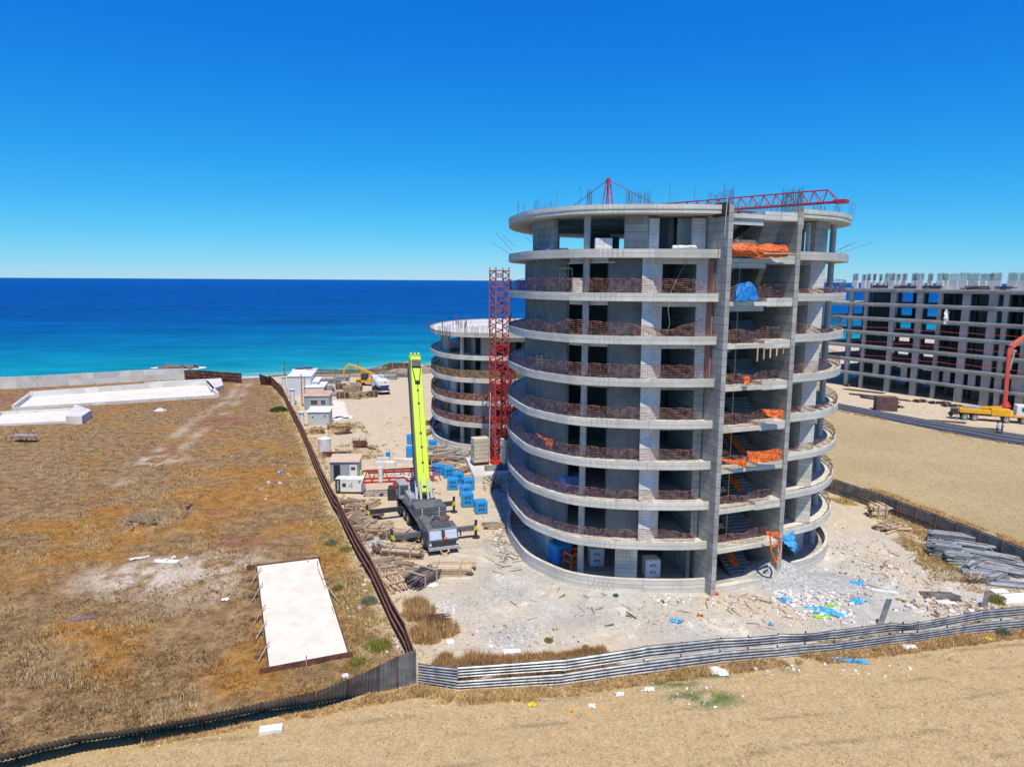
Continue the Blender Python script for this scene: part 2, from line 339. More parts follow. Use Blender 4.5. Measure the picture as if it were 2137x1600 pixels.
def build_land():
    ys = [14.0]
    while ys[-1] < 900: ys.append(ys[-1]+max(0.11, ys[-1]**1.55*0.0009))
    ys = np.array(ys); nu = 520; us = np.linspace(-1.25, 1.25, nu)
    Y = np.repeat(ys[:, None], nu, 1); X = us[None, :]*(Y*0.95+12)
    Z = land_z(X, Y); fine = (fbm(X, Y, .9, 3, 21)-.5)
    s = np.clip(sdist(SITE, X, Y)+(fbm(X, Y, 2.5, 3, 1)-.5)*1.2, -1, 1)*.5+.5
    s2 = np.clip(sdist(SITE2, X, Y)+(fbm(X, Y, 3, 3, 2)-.5)*2, -1, 1)*.5+.5
    rf = np.clip(sdist(RFIELD, X, Y)*1.5, -1, 1)*.5+.5
    lf = np.clip(sdist(LFIELD, X, Y)*1.2+(fbm(X, Y, 1.5, 3, 6)-.5)*1.5, -1, 1)*.5+.5
    dc = coast_y(X)-Y; beach = np.clip((13-dc+(fbm(X, Y, 6, 3, 8)-.5)*6)/5, 0, 1)
    soft = np.maximum(lf, 0); Z = Z+fine*(.03+.16*lf+.05*(1-s)*(1-lf))*np.clip(140/Y-.2, 0, 1)
    # pale cement dust round the tower's foot
    dx = (X-15)/23; dy = (Y-54)/17; dust = np.clip(1.45-np.hypot(dx, dy)+(fbm(X, Y, 4, 5, 14)-.5)*1.6, 0, 1)*s; so = g(1570, 1268); dust = dust*(1-np.exp(-((X-so.x)/4.2)**2-((Y-so.y)/2.4)**2)*(.5+fbm(X, Y, 1.5, 3, 15)))
    # bare pale soil along the fences and in the tyre track through the left field
    tr = np.zeros_like(X)
    for line in (gp([(500, 800), (470, 840), (400, 880), (330, 940)]), gp([(520, 800), (495, 840), (430, 890), (350, 960), (250, 1010)])):
        for a, b in zip(line[:-1], line[1:]):
            a = np.array(a); b = np.array(b); e = b-a; tt = np.clip(((X-a[0])*e[0]+(Y-a[1])*e[1])/(e**2).sum(), 0, 1)
            tr = np.maximum(tr, .45*np.exp(-(np.hypot(X-a[0]-tt*e[0], Y-a[1]-tt*e[1])/.9)**2)*np.clip((fbm(X, Y, 3.5, 4, 55)-.36)*4, 0, 1))
    pr = np.hypot(X-PIT.x, Y-PIT.y); pass
    for cx, cy, rx, ry, k in ((300, 1205, 130, 40, .9), (430, 1200, 120, 60, .75), (330, 960, 60, 12, .7), (790, 1300, 30, 80, .5)):
        c = g(cx, cy); w = abs(g(cx+rx, cy).x-c.x); hh = abs(g(cx, cy+ry).y-g(cx, cy-ry).y)/2
        tr = np.maximum(tr, k*np.clip(1.3-np.hypot((X-c.x)/w, (Y-c.y)/hh), 0, 1)*np.clip((fbm(X, Y, 1.3, 4, 31)-.38)*6, 0, 1))
    org, redp, grn = patches(X, Y)
    me = bpy.data.meshes.new('ground'); nr = len(ys)
    co = np.stack([X, Y, Z], -1).reshape(-1, 3).astype(np.float32)
    idx = np.arange(nr*nu).reshape(nr, nu); q = np.stack([idx[:-1, :-1], idx[:-1, 1:], idx[1:, 1:], idx[1:, :-1]], -1).reshape(-1, 4)
    me.vertices.add(len(co)); me.vertices.foreach_set('co', co.ravel())
    me.loops.add(q.size); me.loops.foreach_set('vertex_index', q.ravel().astype(np.int32))
    me.polygons.add(len(q)); me.polygons.foreach_set('loop_start', (np.arange(len(q))*4).astype(np.int32)); me.polygons.foreach_set('loop_total', np.full(len(q), 4, np.int32))
    me.update(); me.validate()
    me.polygons.foreach_set('use_smooth', np.ones(len(q), bool))
    pitm = np.clip(1.6-np.hypot(X-PIT.x, Y-PIT.y)/2.3+(fbm(X, Y, 1.5, 4, 67)-.5)*1.4, 0, 1)
    def attr(n, a, b, c, al=None):
        at_ = me.color_attributes.new(n, 'FLOAT_COLOR', 'POINT')
        at_.data.foreach_set('color', np.stack([a, b, c, np.ones_like(a) if al is None else al], -1).reshape(-1).astype(np.float32))
    attr('zone_a', np.maximum(s, s2), rf*(1-s2), lf*(1-s)); attr('zone_b', beach, dust, tr); attr('zone_c', org*lf, redp*lf, grn, pitm)
    o = bpy.data.objects.new('ground', me); C.objects.link(o); o['kind'] = 'structure'
    m, t, p = nt('ground'); me.materials.append(m); P = coord(t, 'Position')
    A = t.nodes.new('ShaderNodeVertexColor'); A.layer_name = 'zone_a'; B = t.nodes.new('ShaderNodeVertexColor'); B.layer_name = 'zone_b'
    sa = t.nodes.new('ShaderNodeSeparateColor'); L(t, A.outputs[0], sa.inputs[0]); sb = t.nodes.new('ShaderNodeSeparateColor'); L(t, B.outputs[0], sb.inputs[0])
    nb = noise(t, P, 0.16, 8, 0.62); nm = noise(t, P, 0.9, 8, 0.7); nf = noise(t, P, 9.0, 6, 0.85); nr_ = noise(t, P, 0.32, 6, .7, 1.0)
    front = ramp(t, nm, [(0.20, (0.39, 0.285, 0.15)), (0.55, (0.47, 0.35, 0.19)), (0.85, (0.53, 0.41, 0.235))])
    # mown swaths along the near field
    def stripes(ang, sc, dist):
        mp = N(t, 'ShaderNodeMapping'); mp.inputs['Rotation'].default_value = (0, 0, ang); L(t, P, mp.inputs['Vector'])
        w = N(t, 'ShaderNodeTexWave', Scale=sc, Distortion=dist, Detail=4.0); w.inputs['Detail Scale'].default_value = 0.8; w.bands_direction = 'Y'; L(t, mp.outputs[0], w.inputs['Vector'])
        return w.outputs['Fac']
    trk = mix(t, 1.0, ramp(t, stripes(R(-12), 0.14, 2.2), [(0.0, (0.75,)*3), (0.06, (.3,)*3), (0.14, (0, 0, 0))]), ramp(t, noise(t, P, .22, 5, .7), [(0.48, (0, 0, 0)), (0.60, (1, 1, 1))]), 'MULTIPLY')
    front = mix(t, trk, front, (0.25, 0.20, 0.11))
    left = ramp(t, nm, [(0.28, (0.10, 0.062, 0.032)), (0.45, (0.21, 0.135, 0.066)), (0.62, (0.34, 0.225, 0.11)), (0.80, (0.50, 0.36, 0.20))])
    Cc = t.nodes.new('ShaderNodeVertexColor'); Cc.layer_name = 'zone_c'; sc3 = t.nodes.new('ShaderNodeSeparateColor'); L(t, Cc.outputs[0], sc3.inputs[0])
    def fade(o, k):
        n = t.nodes.new('ShaderNodeMath'); n.operation = 'MULTIPLY'; L(t, o, n.inputs[0]); n.inputs[1].default_value = k; return n.outputs[0]
    left = mix(t, fade(sc3.outputs[0], .7), left, ramp(t, nm, [(0.3, (0.22, 0.10, 0.018)), (0.7, (0.44, 0.22, 0.05))]))
    left = mix(t, fade(sc3.outputs[1], .7), left, (0.22, 0.075, 0.06))
    nlow = noise(t, P, .07, 5, .7); rfc = ramp(t, nm, [(0.3, (0.40, 0.30, 0.155)), (0.7, (0.52, 0.405, 0.23))])
    rfc = mix(t, ramp(t, stripes(R(28), 0.55, 1.2), [(0.1, (0.6,)*3), (0.5, (0, 0, 0))]), rfc, (0.30, 0.25, 0.15)); rfc = mix(t, ramp(t, nlow, [(.42, (0, 0, 0)), (.62, (.55,)*3)]), rfc, (0.33, 0.27, 0.14))
    site = ramp(t, nb, [(0.3, (0.49, 0.405, 0.27)), (0.55, (0.59, 0.50, 0.345)), (0.75, (0.44, 0.36, 0.24))])
    site = mix(t, 0.5, site, ramp(t, nm, [(0.3, (0.36, 0.295, 0.22)), (0.7, (0.62, 0.52, 0.40))]))
    dustc = ramp(t, nr_, [(0.30, (0.33, 0.325, 0.305)), (0.48, (0.43, 0.42, 0.385)), (0.58, (0.50, 0.485, 0.44)), (0.66, (0.72, 0.70, 0.65)), (0.76, (0.48, 0.43, 0.36))])
    site = mix(t, sb.outputs[1], site, dustc)
    pale = ramp(t, nm, [(0.3, (0.52, 0.45, 0.36)), (0.7, (0.68, 0.61, 0.51))])
    c = mix(t, sa.outputs[1], front, rfc); c = mix(t, sa.outputs[2], c, left); c = mix(t, sa.outputs[0], c, site)
    c = mix(t, sc3.outputs[2], c, (0.10, 0.16, 0.05))
    pitc = ramp(t, noise(t, P, 1.6, 8, .8), [(0.36, (0.05, 0.038, 0.026)), (0.5, (0.22, 0.175, 0.125)), (0.62, (0.40, 0.33, 0.245))])  # dark pit soil, the hollow's shade also put into its colour
    c = mix(t, sb.outputs[2], c, pale); c = mix(t, Cc.outputs['Alpha'], c, pitc); c = mix(t, sb.outputs[0], c, ramp(t, nm, [(0.3, (0.42, 0.40, 0.36)), (0.7, (0.70, 0.66, 0.58))]))
    c = mix(t, 0.85, c, ramp(t, nf, [(0.30, (0.08,)*3), (0.70, (0.92,)*3)]), 'SOFT_LIGHT')
    n25 = noise(t, P, 2.6, 7, 0.8); c = mix(t, 0.32, c, ramp(t, n25, [(0.32, (0.12,)*3), (0.66, (0.88,)*3)]), 'SOFT_LIGHT')
    L(t, c, p.inputs['Base Color']); p.inputs['Roughness'].default_value = 0.95; p.inputs['Specular IOR Level'].default_value = 0.1
    bump(t, p, nf, 0.5, 0.06)
build_land()
# the sea
sb_ = MB(); xs = [-30000, -8000, -1500, -400, -150, 0, 150, 400, 1500, 8000, 30000]; yy = [20, 100, 200, 400, 900, 2500, 8000, 25000, 55000]
sb_.add([(x, y, -1.35) for y in yy for x in xs], [(j*len(xs)+i, j*len(xs)+i+1, (j+1)*len(xs)+i+1, (j+1)*len(xs)+i) for j in range(len(yy)-1) for i in range(len(xs)-1)])
m, t, p = nt('sea_water'); P = coord(t, 'Position')
sp = t.nodes.new('ShaderNodeSeparateXYZ'); L(t, P, sp.inputs[0])
# metres offshore, measured across the coast
def mth(op, a, b=None):
    n = t.nodes.new('ShaderNodeMath'); n.operation = op
    for i, v in enumerate((a, b)):
        if v is None: continue
        if hasattr(v, 'is_output'): L(t, v, n.inputs[i])
        else: n.inputs[i].default_value = v
    return n.outputs[0]
off = mth('SUBTRACT', mth('MULTIPLY', sp.outputs[1], .86), mth('ADD', mth('MULTIPLY', sp.outputs[0], .46), 186.0))
depth = mth('DIVIDE', off, mth('ADD', off, 330.0))
big = noise(t, P, 0.012, 4, 0.6, 1.5)
depth = mth('ADD', depth, mth('MULTIPLY', mth('SUBTRACT', big, .5), .09))
sc_ = ramp(t, depth, [(0.0, (0.05, 0.36, 0.38)), (0.06, (0.004, 0.25, 0.34)), (0.22, (0.001, 0.145, 0.29)), (0.38, (0.0, 0.080, 0.255)), (0.55, (0.0, 0.055, 0.235)), (0.82, (0.0, 0.044, 0.235)), (0.985, (0.0, 0.060, 0.27))])
mp = N(t, 'ShaderNodeMapping'); mp.inputs['Rotation'].default_value = (0, 0, R(-30)); mp.inputs['Scale'].default_value = (0.30, 1.0, 1); L(t, P, mp.inputs['Vector'])
wv = noise(t, mp.outputs[0], 0.16, 12, 0.92, 0.3)
sc_ = mix(t, 0.9, sc_, ramp(t, wv, [(0.32, (0.12,)*3), (0.68, (0.9,)*3)]), 'SOFT_LIGHT')
wc = noise(t, mp.outputs[0], 0.05, 6, 0.9, 0.2); sc_ = mix(t, ramp(t, wc, [(0.70, (0, 0, 0)), (0.735, (.7,)*3)]), sc_, (0.5, 0.6, 0.62))
mp2 = N(t, 'ShaderNodeMapping'); mp2.inputs['Rotation'].default_value = (0, 0, R(-30)); mp2.inputs['Scale'].default_value = (0.22, 1.0, 1); L(t, P, mp2.inputs['Vector'])
w2 = noise(t, mp2.outputs[0], 0.022, 9, 0.8, 0.6); sc_ = mix(t, 0.75, sc_, ramp(t, w2, [(0.30, (0.14,)*3), (0.66, (0.84,)*3)]), 'SOFT_LIGHT')
L(t, sc_, p.inputs['Base Color']); p.inputs['Roughness'].default_value = 0.4; p.inputs['Specular IOR Level'].default_value = 0.02
bump(t, p, wv, 0.6, 0.8)
sea = sb_.build('sea', m, origin=(0, 0, 0)); sea['kind'] = 'structure'
# breaking foam along the shore
fb = MB(); px_ = np.linspace(-160, 60, 260)
for k, (off_, w_, seed) in enumerate(((0.5, 1.0, 1), (4.5, .7, 2), (8.5, .5, 5))):
    vs = []
    for x in px_:
        a = 2.2*(fbm(np.array([x]), np.array([0.]), 14, 4, seed)[0]-.5)*2; wd = w_*max(0.0, fbm(np.array([x]), np.array([7.]), 5, 3, seed+3)[0]*2.4-(.35 if k == 0 else .95))
        y = float(coast_y(x))+off_-2.0+a; vs += [(x, y-wd, -1.33), (x, y+wd, -1.33)]
    fb.add(vs, [(2*i, 2*i+2, 2*i+3, 2*i+1) for i in range(len(px_)-1)])
fo = fb.build('sea_foam', M('foam', (0.85, 0.87, 0.88), (0.65, 0.75, 0.78), 0.8, 0.8)); fo['kind'] = 'stuff'; fo['label'] = 'white foam of waves breaking along the shore'
# ------------------------------------------------------------------ the big round tower
STOREY = 3.1; SB = 0.307
def zb(k): return STOREY*k+SB          # underside of slab k
def zt(k): return zb(k)+0.46           # walking surface of slab k
CP = [(-.30, 67.0), (-.20, 62.5), (.75, 58.2), (1.40, 56.3), (2.7, 54.4), (4.5, 52.6), (6.9, 51.65), (9.9, 51.25), (14.45, 51.4), (19.0, 52.9),
      (23.3, 55.0), (25.2, 56.3), (27.0, 58.4), (28.4, 61.1), (29.0, 64.5), (28.6, 69.5), (26.5, 75.0), (22.5, 79.6), (17.0, 82.3), (11.0, 82.9), (6.0, 81.0), (2.4, 77.0), (.4, 72.0)]
def smooth_closed(P, m=8):
    P = [Vector(p) for p in P]; n = len(P); out = []
    for i in range(n):
        a, b, c, d = P[i-1], P[i], P[(i+1) % n], P[(i+2) % n]
        for j in range(m):
            t = j/m; out.append(0.5*((2*b)+(c-a)*t+(2*a-5*b+4*c-d)*t*t+(3*b-a-3*c+d)*t**3))
    return out
OUT = smooth_closed(CP, 8)
def inset(P, d):
    n = len(P); r = []
    for i in range(n):
        tt = (P[(i+1) % n]-P[i-1]).normalized(); r.append(P[i]+Vector((-tt.y, tt.x))*d)
    return r
U = Vector((math.cos(R(17)), math.sin(R(17)))); Vd = Vector((-U.y, U.x))      # along / into the facade at the stair
F1 = Vector((15.06, 50.65)); F2 = Vector((20.93, 53.25)); FT = 0.38
def on_curve(px, d, z, lo=0.0, hi=1.0):
    """plan point of the line inset by d whose bearing from the survey point is px, front side only"""
    P = inset(OUT, d); n = len(P); best = None
    for i in range(int(n*lo), int(n*hi)):
        a, b = P[i], P[(i+1) % n]; xa, xb = projx(a.x, a.y, z), projx(b.x, b.y, z)
        if (xa-px)*(xb-px) <= 0 and xa != xb:
            t = (px-xa)/(xb-xa); p = a.lerp(b, t)
            if best is None or p.y < best.y: best = p
    return best if best is not None else min(P, key=lambda p: abs(projx(p.x, p.y, z)-px))
def curve_run(pa, pb, d, step=0.0):
    """points of the inset line from pa to pb (both on it)"""
    P = inset(OUT, d); n = len(P)
    ia = min(range(n), key=lambda i: (P[i]-pa).length); ib = min(range(n), key=lambda i: (P[i]-pb).length)
    r = [pa]; i = ia
    if ib < ia: ib += n
    for j in range(ia+1, ib): r.append(P[j % n])
    return r+[pb]
def ring(mb, P, d, z0, z1):
    Q = inset(P, d); n = len(P)
    vs = [(p.x, p.y, z) for z in (z0, z1) for p in P]+[(p.x, p.y, z) for z in (z0, z1) for p in Q]
    fs = []
    for i in range(n):
        j = (i+1) % n; fs += [(i, j, n+j, n+i), (2*n+j, 2*n+i, 3*n+i, 3*n+j), (n+i, n+j, 3*n+j, 3*n+i), (i, 2*n+i, 2*n+j, j)]
    mb.add(vs, fs)
def cyl_v(mb, p, z0, z1, r, n=14): mb.cyl((p[0], p[1], z0), (p[0], p[1], z1), r, n=n)

def sort_run(P, a, b):
    """open part of closed outline P going counter-clockwise from a to b"""
    n = len(P); ia = min(range(n), key=lambda i: (P[i]-a).length); ib = min(range(n), key=lambda i: (P[i]-b).length)
    if ib <= ia: ib += n
    return [P[i % n] for i in range(ia, ib+1)]

def make_tower():
    T = thing('unfinished_round_tower', 'unfinished nine-storey round concrete tower, the tallest building, with open stair bay and balconies', 'building', (14.2, 66, 0))
    O = Vector((14.2, 66, 0))
    def part(mb, name, mat, parent=None, **k):
        mb.v = [(v[0]-O.x, v[1]-O.y, v[2]) for v in mb.v]
        return mb.build(name, mat, parent or T, **k)
    # each slab stops against the stair bay's two fin walls
    eL = F1+Vd*1.1-U*0.05; eR = F2+U*(FT+.03)+Vd*1.25
    for k in range(1, 10):
        m = MB()
        loop = sort_run(OUT, eR, eL)         # counter-clockwise all the way round from the right fin to the left fin
        dl = 0.55 if k < 9 else 0.0          # balcony slabs end a little short of the fin
        inner = [F1+Vd*3.4-U*.05, F1+Vd*3.4+U*6.9]
        poly = [F2+U*(FT+.02)+Vd*1.3]+loop[1:-1]+[F1-U*(.02)+Vd*.95]+[F1-U*.02+Vd*4.0, F2+U*(FT+.02)+Vd*4.0]
        m.prism(poly, zb(k), zt(k))
        s = part(m, 'floor_slab', 'slab')
        # upstand rim along the edge
        m = MB(); run = loop; w = .16; top = zb(k)+0.60
        Q = [OUT[i] for i in range(len(OUT))]
        if k == 8: top = zb(k)+.62
        for seg in (run,):
            for a, b in zip(seg[:-1], seg[1:]):
                d = (b-a).normalized(); nn = Vector((-d.y, d.x))
                m.prism([a-nn*.012, b-nn*.012, b+nn*w, a+nn*w], zb(k)-.004, top if k < 9 else zb(k)+.5, True)
        part(m, 'slab_rim', 'slab', s)
        if k == 9:                            # roof: a shallower second lip, as on the cast edge
            m = MB()
            for a, b in zip(run[:-1], run[1:]):
                d = (b-a).normalized(); nn = Vector((-d.y, d.x)); m.prism([a-nn*.05, b-nn*.05, b+nn*.2, a+nn*.2], zb(k)+.27, zb(k)+.615)
            part(m, 'roof_lip', 'slab', s)
    # fin walls beside the stair
    for F, tp, nm in ((F1, 28.75, 0), (F2, 28.55, 1)):
        m = MB(); c0 = F+U*FT*.5
        m.wall(c0, c0+Vd*(7.5 if nm == 0 else 7.5), -0.3, tp, FT)
        for k in range(1, 9):                 # a thin pour line stands proud at each storey
            z = zb(k)-.25; m.wall(c0-Vd*.006, c0+Vd*4.0, z, z+.035, FT+.012)
        f = part(m, 'fin_wall', 'conc')
    # formwork board left hanging at the top of the left fin, and one on the right
    m = MB(); a = F1-U*.05; m.wall(a+Vd*.03, a+Vd*1.9, 28.0, 28.95, .06); part(m, 'formwork_board', 'dark')
    m = MB(); m.beam((*(F1-U*.35+Vd*-.05), 26.6), (*(F1-U*.18+Vd*.05), 29.2), .12, .05); part(m, 'formwork_plank', 'pale_wood')
    m = MB(); a = F2+U*(FT+.05); m.wall(a, a+Vd*.8, 27.3, 28.9, .07); part(m, 'formwork_board', 'pale_wood')
    # ground-floor parapet and floor
    m = MB(); run = sort_run(OUT, eR, eL)
    for a, b in zip(run[:-1], run[1:]):
        d = (b-a).normalized(); nn = Vector((-d.y, d.x)); m.prism([a, b, b+nn*.26, a+nn*.26], -.6, 1.04)
    part(m, 'parapet_wall', 'slab')
    m = MB(); m.prism(inset(OUT, .27), -.3, 0.30); part(m, 'ground_floor', 'conc')
    m = MB(); m.prism([F1+Vd*.45+U*FT, F2+Vd*.2, F2+Vd*.75, F1+Vd*1.0+U*FT], -.3, .36); part(m, 'threshold', 'slab')
    # -------------------------------------------------- walls of every storey
    hiF = 0.42
    def wallrun(mb, pxa, pxb, d, k, th=.22, z0=None, z1=None, lo=0.0, hi=.5):
        zr = zt(k)+1.3 if k else 1.6
        pa = on_curve(pxa, d, zr, lo, hi); pb = on_curve(pxb, d, zr, lo, hi); pts = curve_run(pa, pb, d)
        for a, b in zip(pts[:-1], pts[1:]): mb.wall(a, b, z0 if z0 is not None else zt(k)-.01, z1 if z1 is not None else zb(k+1)+.01, th)
        return pa, pb
    for k in range(1, 8):
        s = (k-5)*1.9                        # plumb lines drift outwards a little with height in the picture
        Z0, Z1 = zt(k)-.01, zb(k+1)+.01
        m = MB(); lint = MB(); blk = MB(); red = MB()
        x = lambda v: v+s*(v-1068)/390.0
        # left flank, deep in the bay, then the long rendered wall
        P2 = inset(OUT, 1.9); 
        far = sort_run(P2, P2[int(len(P2)*.93)], on_curve(x(1086), 1.9, Z0+1.3, 0, .3))
        for a, b in zip(far[:-1], far[1:]): m.wall(a, b, Z0, Z1, .22)
        wallrun(m, x(1086), x(1098), 2.6, k)
        pa, pb = wallrun(m, x(1098), x(1184), 1.5, k)
        inn = on_curve(x(1098), 3.4, Z0+1.3, 0, .4); m.wall(pa, inn, Z0, Z1, .22)
        lint_z = Z1-.36
        m.wall(pb, on_curve(x(1188), 4.4, Z0+1.3, 0, .45), Z0, Z1, .2)
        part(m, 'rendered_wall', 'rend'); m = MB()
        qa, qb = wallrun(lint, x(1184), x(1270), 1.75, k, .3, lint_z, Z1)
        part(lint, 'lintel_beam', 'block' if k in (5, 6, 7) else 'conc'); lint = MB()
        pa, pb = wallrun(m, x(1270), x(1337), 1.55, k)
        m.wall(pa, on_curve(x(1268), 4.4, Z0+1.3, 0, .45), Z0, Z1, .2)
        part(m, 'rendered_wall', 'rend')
        # white block pier: near the edge on its left, running back on its right
        za = Z0+1.3; a = on_curve(x(1337.5), .55, za, 0, .5); b = on_curve(x(1361), .75, za, 0, .5); c = on_curve(x(1379), 1.45, za, 0, .5); d_ = on_curve(x(1376), 2.4, za, 0, .5)
        if k < 3: blk.prism([a, b, c, d_, on_curve(x(1337.5), 2.3, za, 0, .5)], Z0, Z1)
        else: blk.prism([a, b, c, d_, on_curve(x(1337.5), 2.3, za, 0, .5)], Z0, Z1)
        part(blk, 'block_pier', 'block')
        wallrun(lint, x(1378), x(1449), 1.55, k, .28, Z1-.42, Z1)
        part(lint, 'lintel_beam', 'block' if k in (6, 7, 5) else 'conc')
        # pier between the wide opening and the fin
        m = MB(); a = on_curve(x(1449), 1.5, za, 0, .5); m.wall(a, F1+Vd*2.2-U*.05, Z0, Z1, .3)
        part(m, 'jamb_wall', 'conc' if k < 5 else 'block')
        if k in (5, 6, 7):
            a = F1+Vd*1.35-U*.12; red.wall(a, a+Vd*.9, Z0, Z1-.1, .1); part(red, 'clay_block_panel', 'redblk')
        # right of the stair
        m = MB(); st = F2+U*(FT+.03)+Vd*2.9
        sx = {1: 0, 2: 2, 3: 5, 4: 8, 5: 12, 6: 16, 7: 20, 8: 24}[k]*.93
        xa, xb, xc = 1655+sx*1.0, 1662+sx*1.55, 1691+sx*1.6
        ra = on_curve(xb, 1.05, za, .3, .75); rb = on_curve(xc, .17, za, .3, .8)
        zl = Z1-.4; m.wall(F2+U*(FT+.03)+Vd*2.2, ra+Vd*.2, zl, Z1, .25)
        part(m, 'lintel_beam', 'conc')
        m = MB(); m.prism([ra, rb, rb+Vector((-.1, 1.9)), ra+Vector((-.4, 2.2))], Z0, Z1)
        part(m, 'block_pier', 'block' if k > 2 else 'slab')
        m = MB(); back = sort_run(inset(OUT, 2.6), rb+Vector((0, 1.6)), Vector((-2, 74)))
        for i, (p, q) in enumerate(zip(back[:-1], back[1:])):
            if (i//5) % 4 != 3: m.wall(p, q, Z0, Z1, .22)
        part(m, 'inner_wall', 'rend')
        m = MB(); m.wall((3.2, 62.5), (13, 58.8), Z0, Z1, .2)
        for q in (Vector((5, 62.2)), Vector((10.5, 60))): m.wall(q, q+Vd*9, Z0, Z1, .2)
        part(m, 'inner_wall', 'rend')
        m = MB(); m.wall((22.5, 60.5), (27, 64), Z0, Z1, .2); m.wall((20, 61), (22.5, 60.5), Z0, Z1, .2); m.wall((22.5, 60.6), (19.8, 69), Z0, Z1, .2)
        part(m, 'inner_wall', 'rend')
    # columns: one round column each side of the stair, on every storey, and more round the back
    cols = [on_curve(1211.5, 1.35, 1.5, 0, .5), on_curve(1698, 1.3, 1.0, .3, .8)]
    for p in cols:
        m = MB(); cyl_v(m, p, .29, 28.25, .25); part(m, 'round_column', 'colm', smooth=False)
    for p in (Vector((23.5, 77.2)), Vector((14, 81.4)), Vector((27.2, 70))):
        m = MB(); cyl_v(m, p, .29, 28.25, .25); part(m, 'round_column', 'colm')
    # ground floor: broad piers
    for (xa, xb, d, z) in ((1104, 1146, 2.0, 1.2), (1283, 1329, 1.5, 1.2)):
        m = MB(); a = on_curve(xa, d, z, 0, .5); b = on_curve(xb, d, z, 0, .5); n_ = Vector((-(b-a).y, (b-a).x)).normalized()*.35
        m.prism([a, b, b+n_, a+n_], .29, zb(1)+.01); part(m, 'broad_pier', 'slab')
    m = MB(); a = on_curve(1658, 1.9, 1.0, .3, .8); b = on_curve(1676, 1.9, 1, .3, .8); m.prism([a, b, b+Vector((-.2, 2)), a+Vector((-.4, 2))], .29, zb(1)+.01); part(m, 'broad_pier', 'slab')
    m = MB(); m.wall(F1+Vd*2.4-U*.6, F1+Vd*3.2-U*.2, .29, zb(1)+.01, .3)
    part(m, 'inner_wall', 'rend')
    for a, b in (((4, 62), (12, 60.5)), ((13, 64), (21, 67)), ((22, 60), (28, 66)), ((2, 66), (8, 78))): m = MB(); m.wall(a, b, .29, zb(1)+.01, .25); part(m, 'inner_wall', 'rend')
    # top storey, open to the sky behind
    Z0, Z1 = zt(8)-.01, zb(9)+.01
    for (xa, xb, d) in ((1112, 1156, 1.6), (1303, 1352.5, 1.5)):
        m = MB(); a = on_curve(xa, d, Z0+1, 0, .5); b = on_curve(xb, d, Z0+1, 0, .5); n_ = Vector((-(b-a).y, (b-a).x)).normalized()*.35
        m.prism([a, b, b+n_, a+n_], Z0, Z1); part(m, 'broad_pier', 'conc')
    for (X, Y, L_, a) in ((7.2, 70, 2.2, .2), (10, 80, 1.8, .2), (14.5, 73, 2.4, .3), (4.6, 79.2, .5, .5), (24, 72, 2, 1.2)):
        m = MB(); p = Vector((X, Y)); q = p+Vector((math.cos(a), math.sin(a)))*L_; m.wall(p, q, Z0, Z1, .35); part(m, 'broad_pier', 'rend')
    m = MB(); a = on_curve(1353.5, 1.55, Z0+1, 0, .5); b = on_curve(1374, 1.75, Z0+1, 0, .5); m.wall(a, b, Z0, Z1-.25, .22); part(m, 'block_wall', 'block'); m = MB()
    a = on_curve(1444, 1.7, Z0+1, 0, .5); b = on_curve(1471, 1.9, Z0+1, 0, .5); m.wall(a, b, Z0, Z1-.2, .22); part(m, 'block_wall', 'block'); m = MB()
    a = on_curve(1412, 3.6, Z0+1, 0, .5); b = on_curve(1450, 3.6, Z0+1, 0, .5); m.wall(a, b, Z0, Z1-.05, .22)
    part(m, 'block_wall', 'block')
    m = MB(); a = on_curve(1372, 6.5, Z0+1, 0, .5); b = on_curve(1402, 6.5, Z0+1, 0, .5); m.wall(a, b, Z0, Z1-.4, .22); part(m, 'clay_block_panel', 'redblk')
    m = MB(); a = on_curve(1400, 3.4, Z0+1, 0, .5); m.wall(a, a+Vd*3, Z0, Z1, .4); part(m, 'inner_wall', 'rend')
    m = MB(); a = on_curve(1684, 1.9, Z0+1, .3, .8); b = on_curve(1696, 1.8, Z0+1, .3, .8); m.wall(a, b, Z0, Z1-.1, .3); part(m, 'block_wall', 'block')
    m = MB(); a = on_curve(1697, 1.5, Z0+1, .3, .8); b = on_curve(1722, 1.3, Z0+1, .3, .8); m.wall(a, b, Z0, Z1, .35); part(m, 'broad_pier', 'conc')
    m = MB(); m.wall(F2+U*.5+Vd*5, Vector((24.5, 61)), Z0, Z1, .2); part(m, 'inner_wall', 'rend')
    # roof beams seen from below
    for a, b in (((3, 60), (14, 56.5)), ((4, 68), (26, 70))):
        m = MB(); m.wall(a, b, zb(9)-.35, zb(9)+.01, .4); part(m, 'roof_beam', 'conc')
    # stair bay: landings, flights, back wall
    for k in range(1, 10):
        m = MB(); a = F1+U*FT+Vd*.35; b = F2+Vd*.1; z = zb(k)-.30
        mid = a.lerp(b, .60 if k < 9 else .5)
        m.prism([a, mid, mid+Vd*2.0, a+Vd*2.0], z+.0, z+.30)
        m.prism([mid+U*.001, b, b+Vd*1.6, mid+U*.001+Vd*2.0], z+(.0 if k == 1 else -.06), z+(.31 if k == 1 else .56))
        if k == 9: m.prism([a+Vd*.12, mid+Vd*.12, mid+Vd*.3, a+Vd*.3], z-.45, z+.3)
        if k == 8 or k == 7: m.prism([a+Vd*.35, mid+Vd*.35, mid+Vd*.6, a+Vd*.6], z-.4, z)
        part(m, 'stair_landing', 'slab')
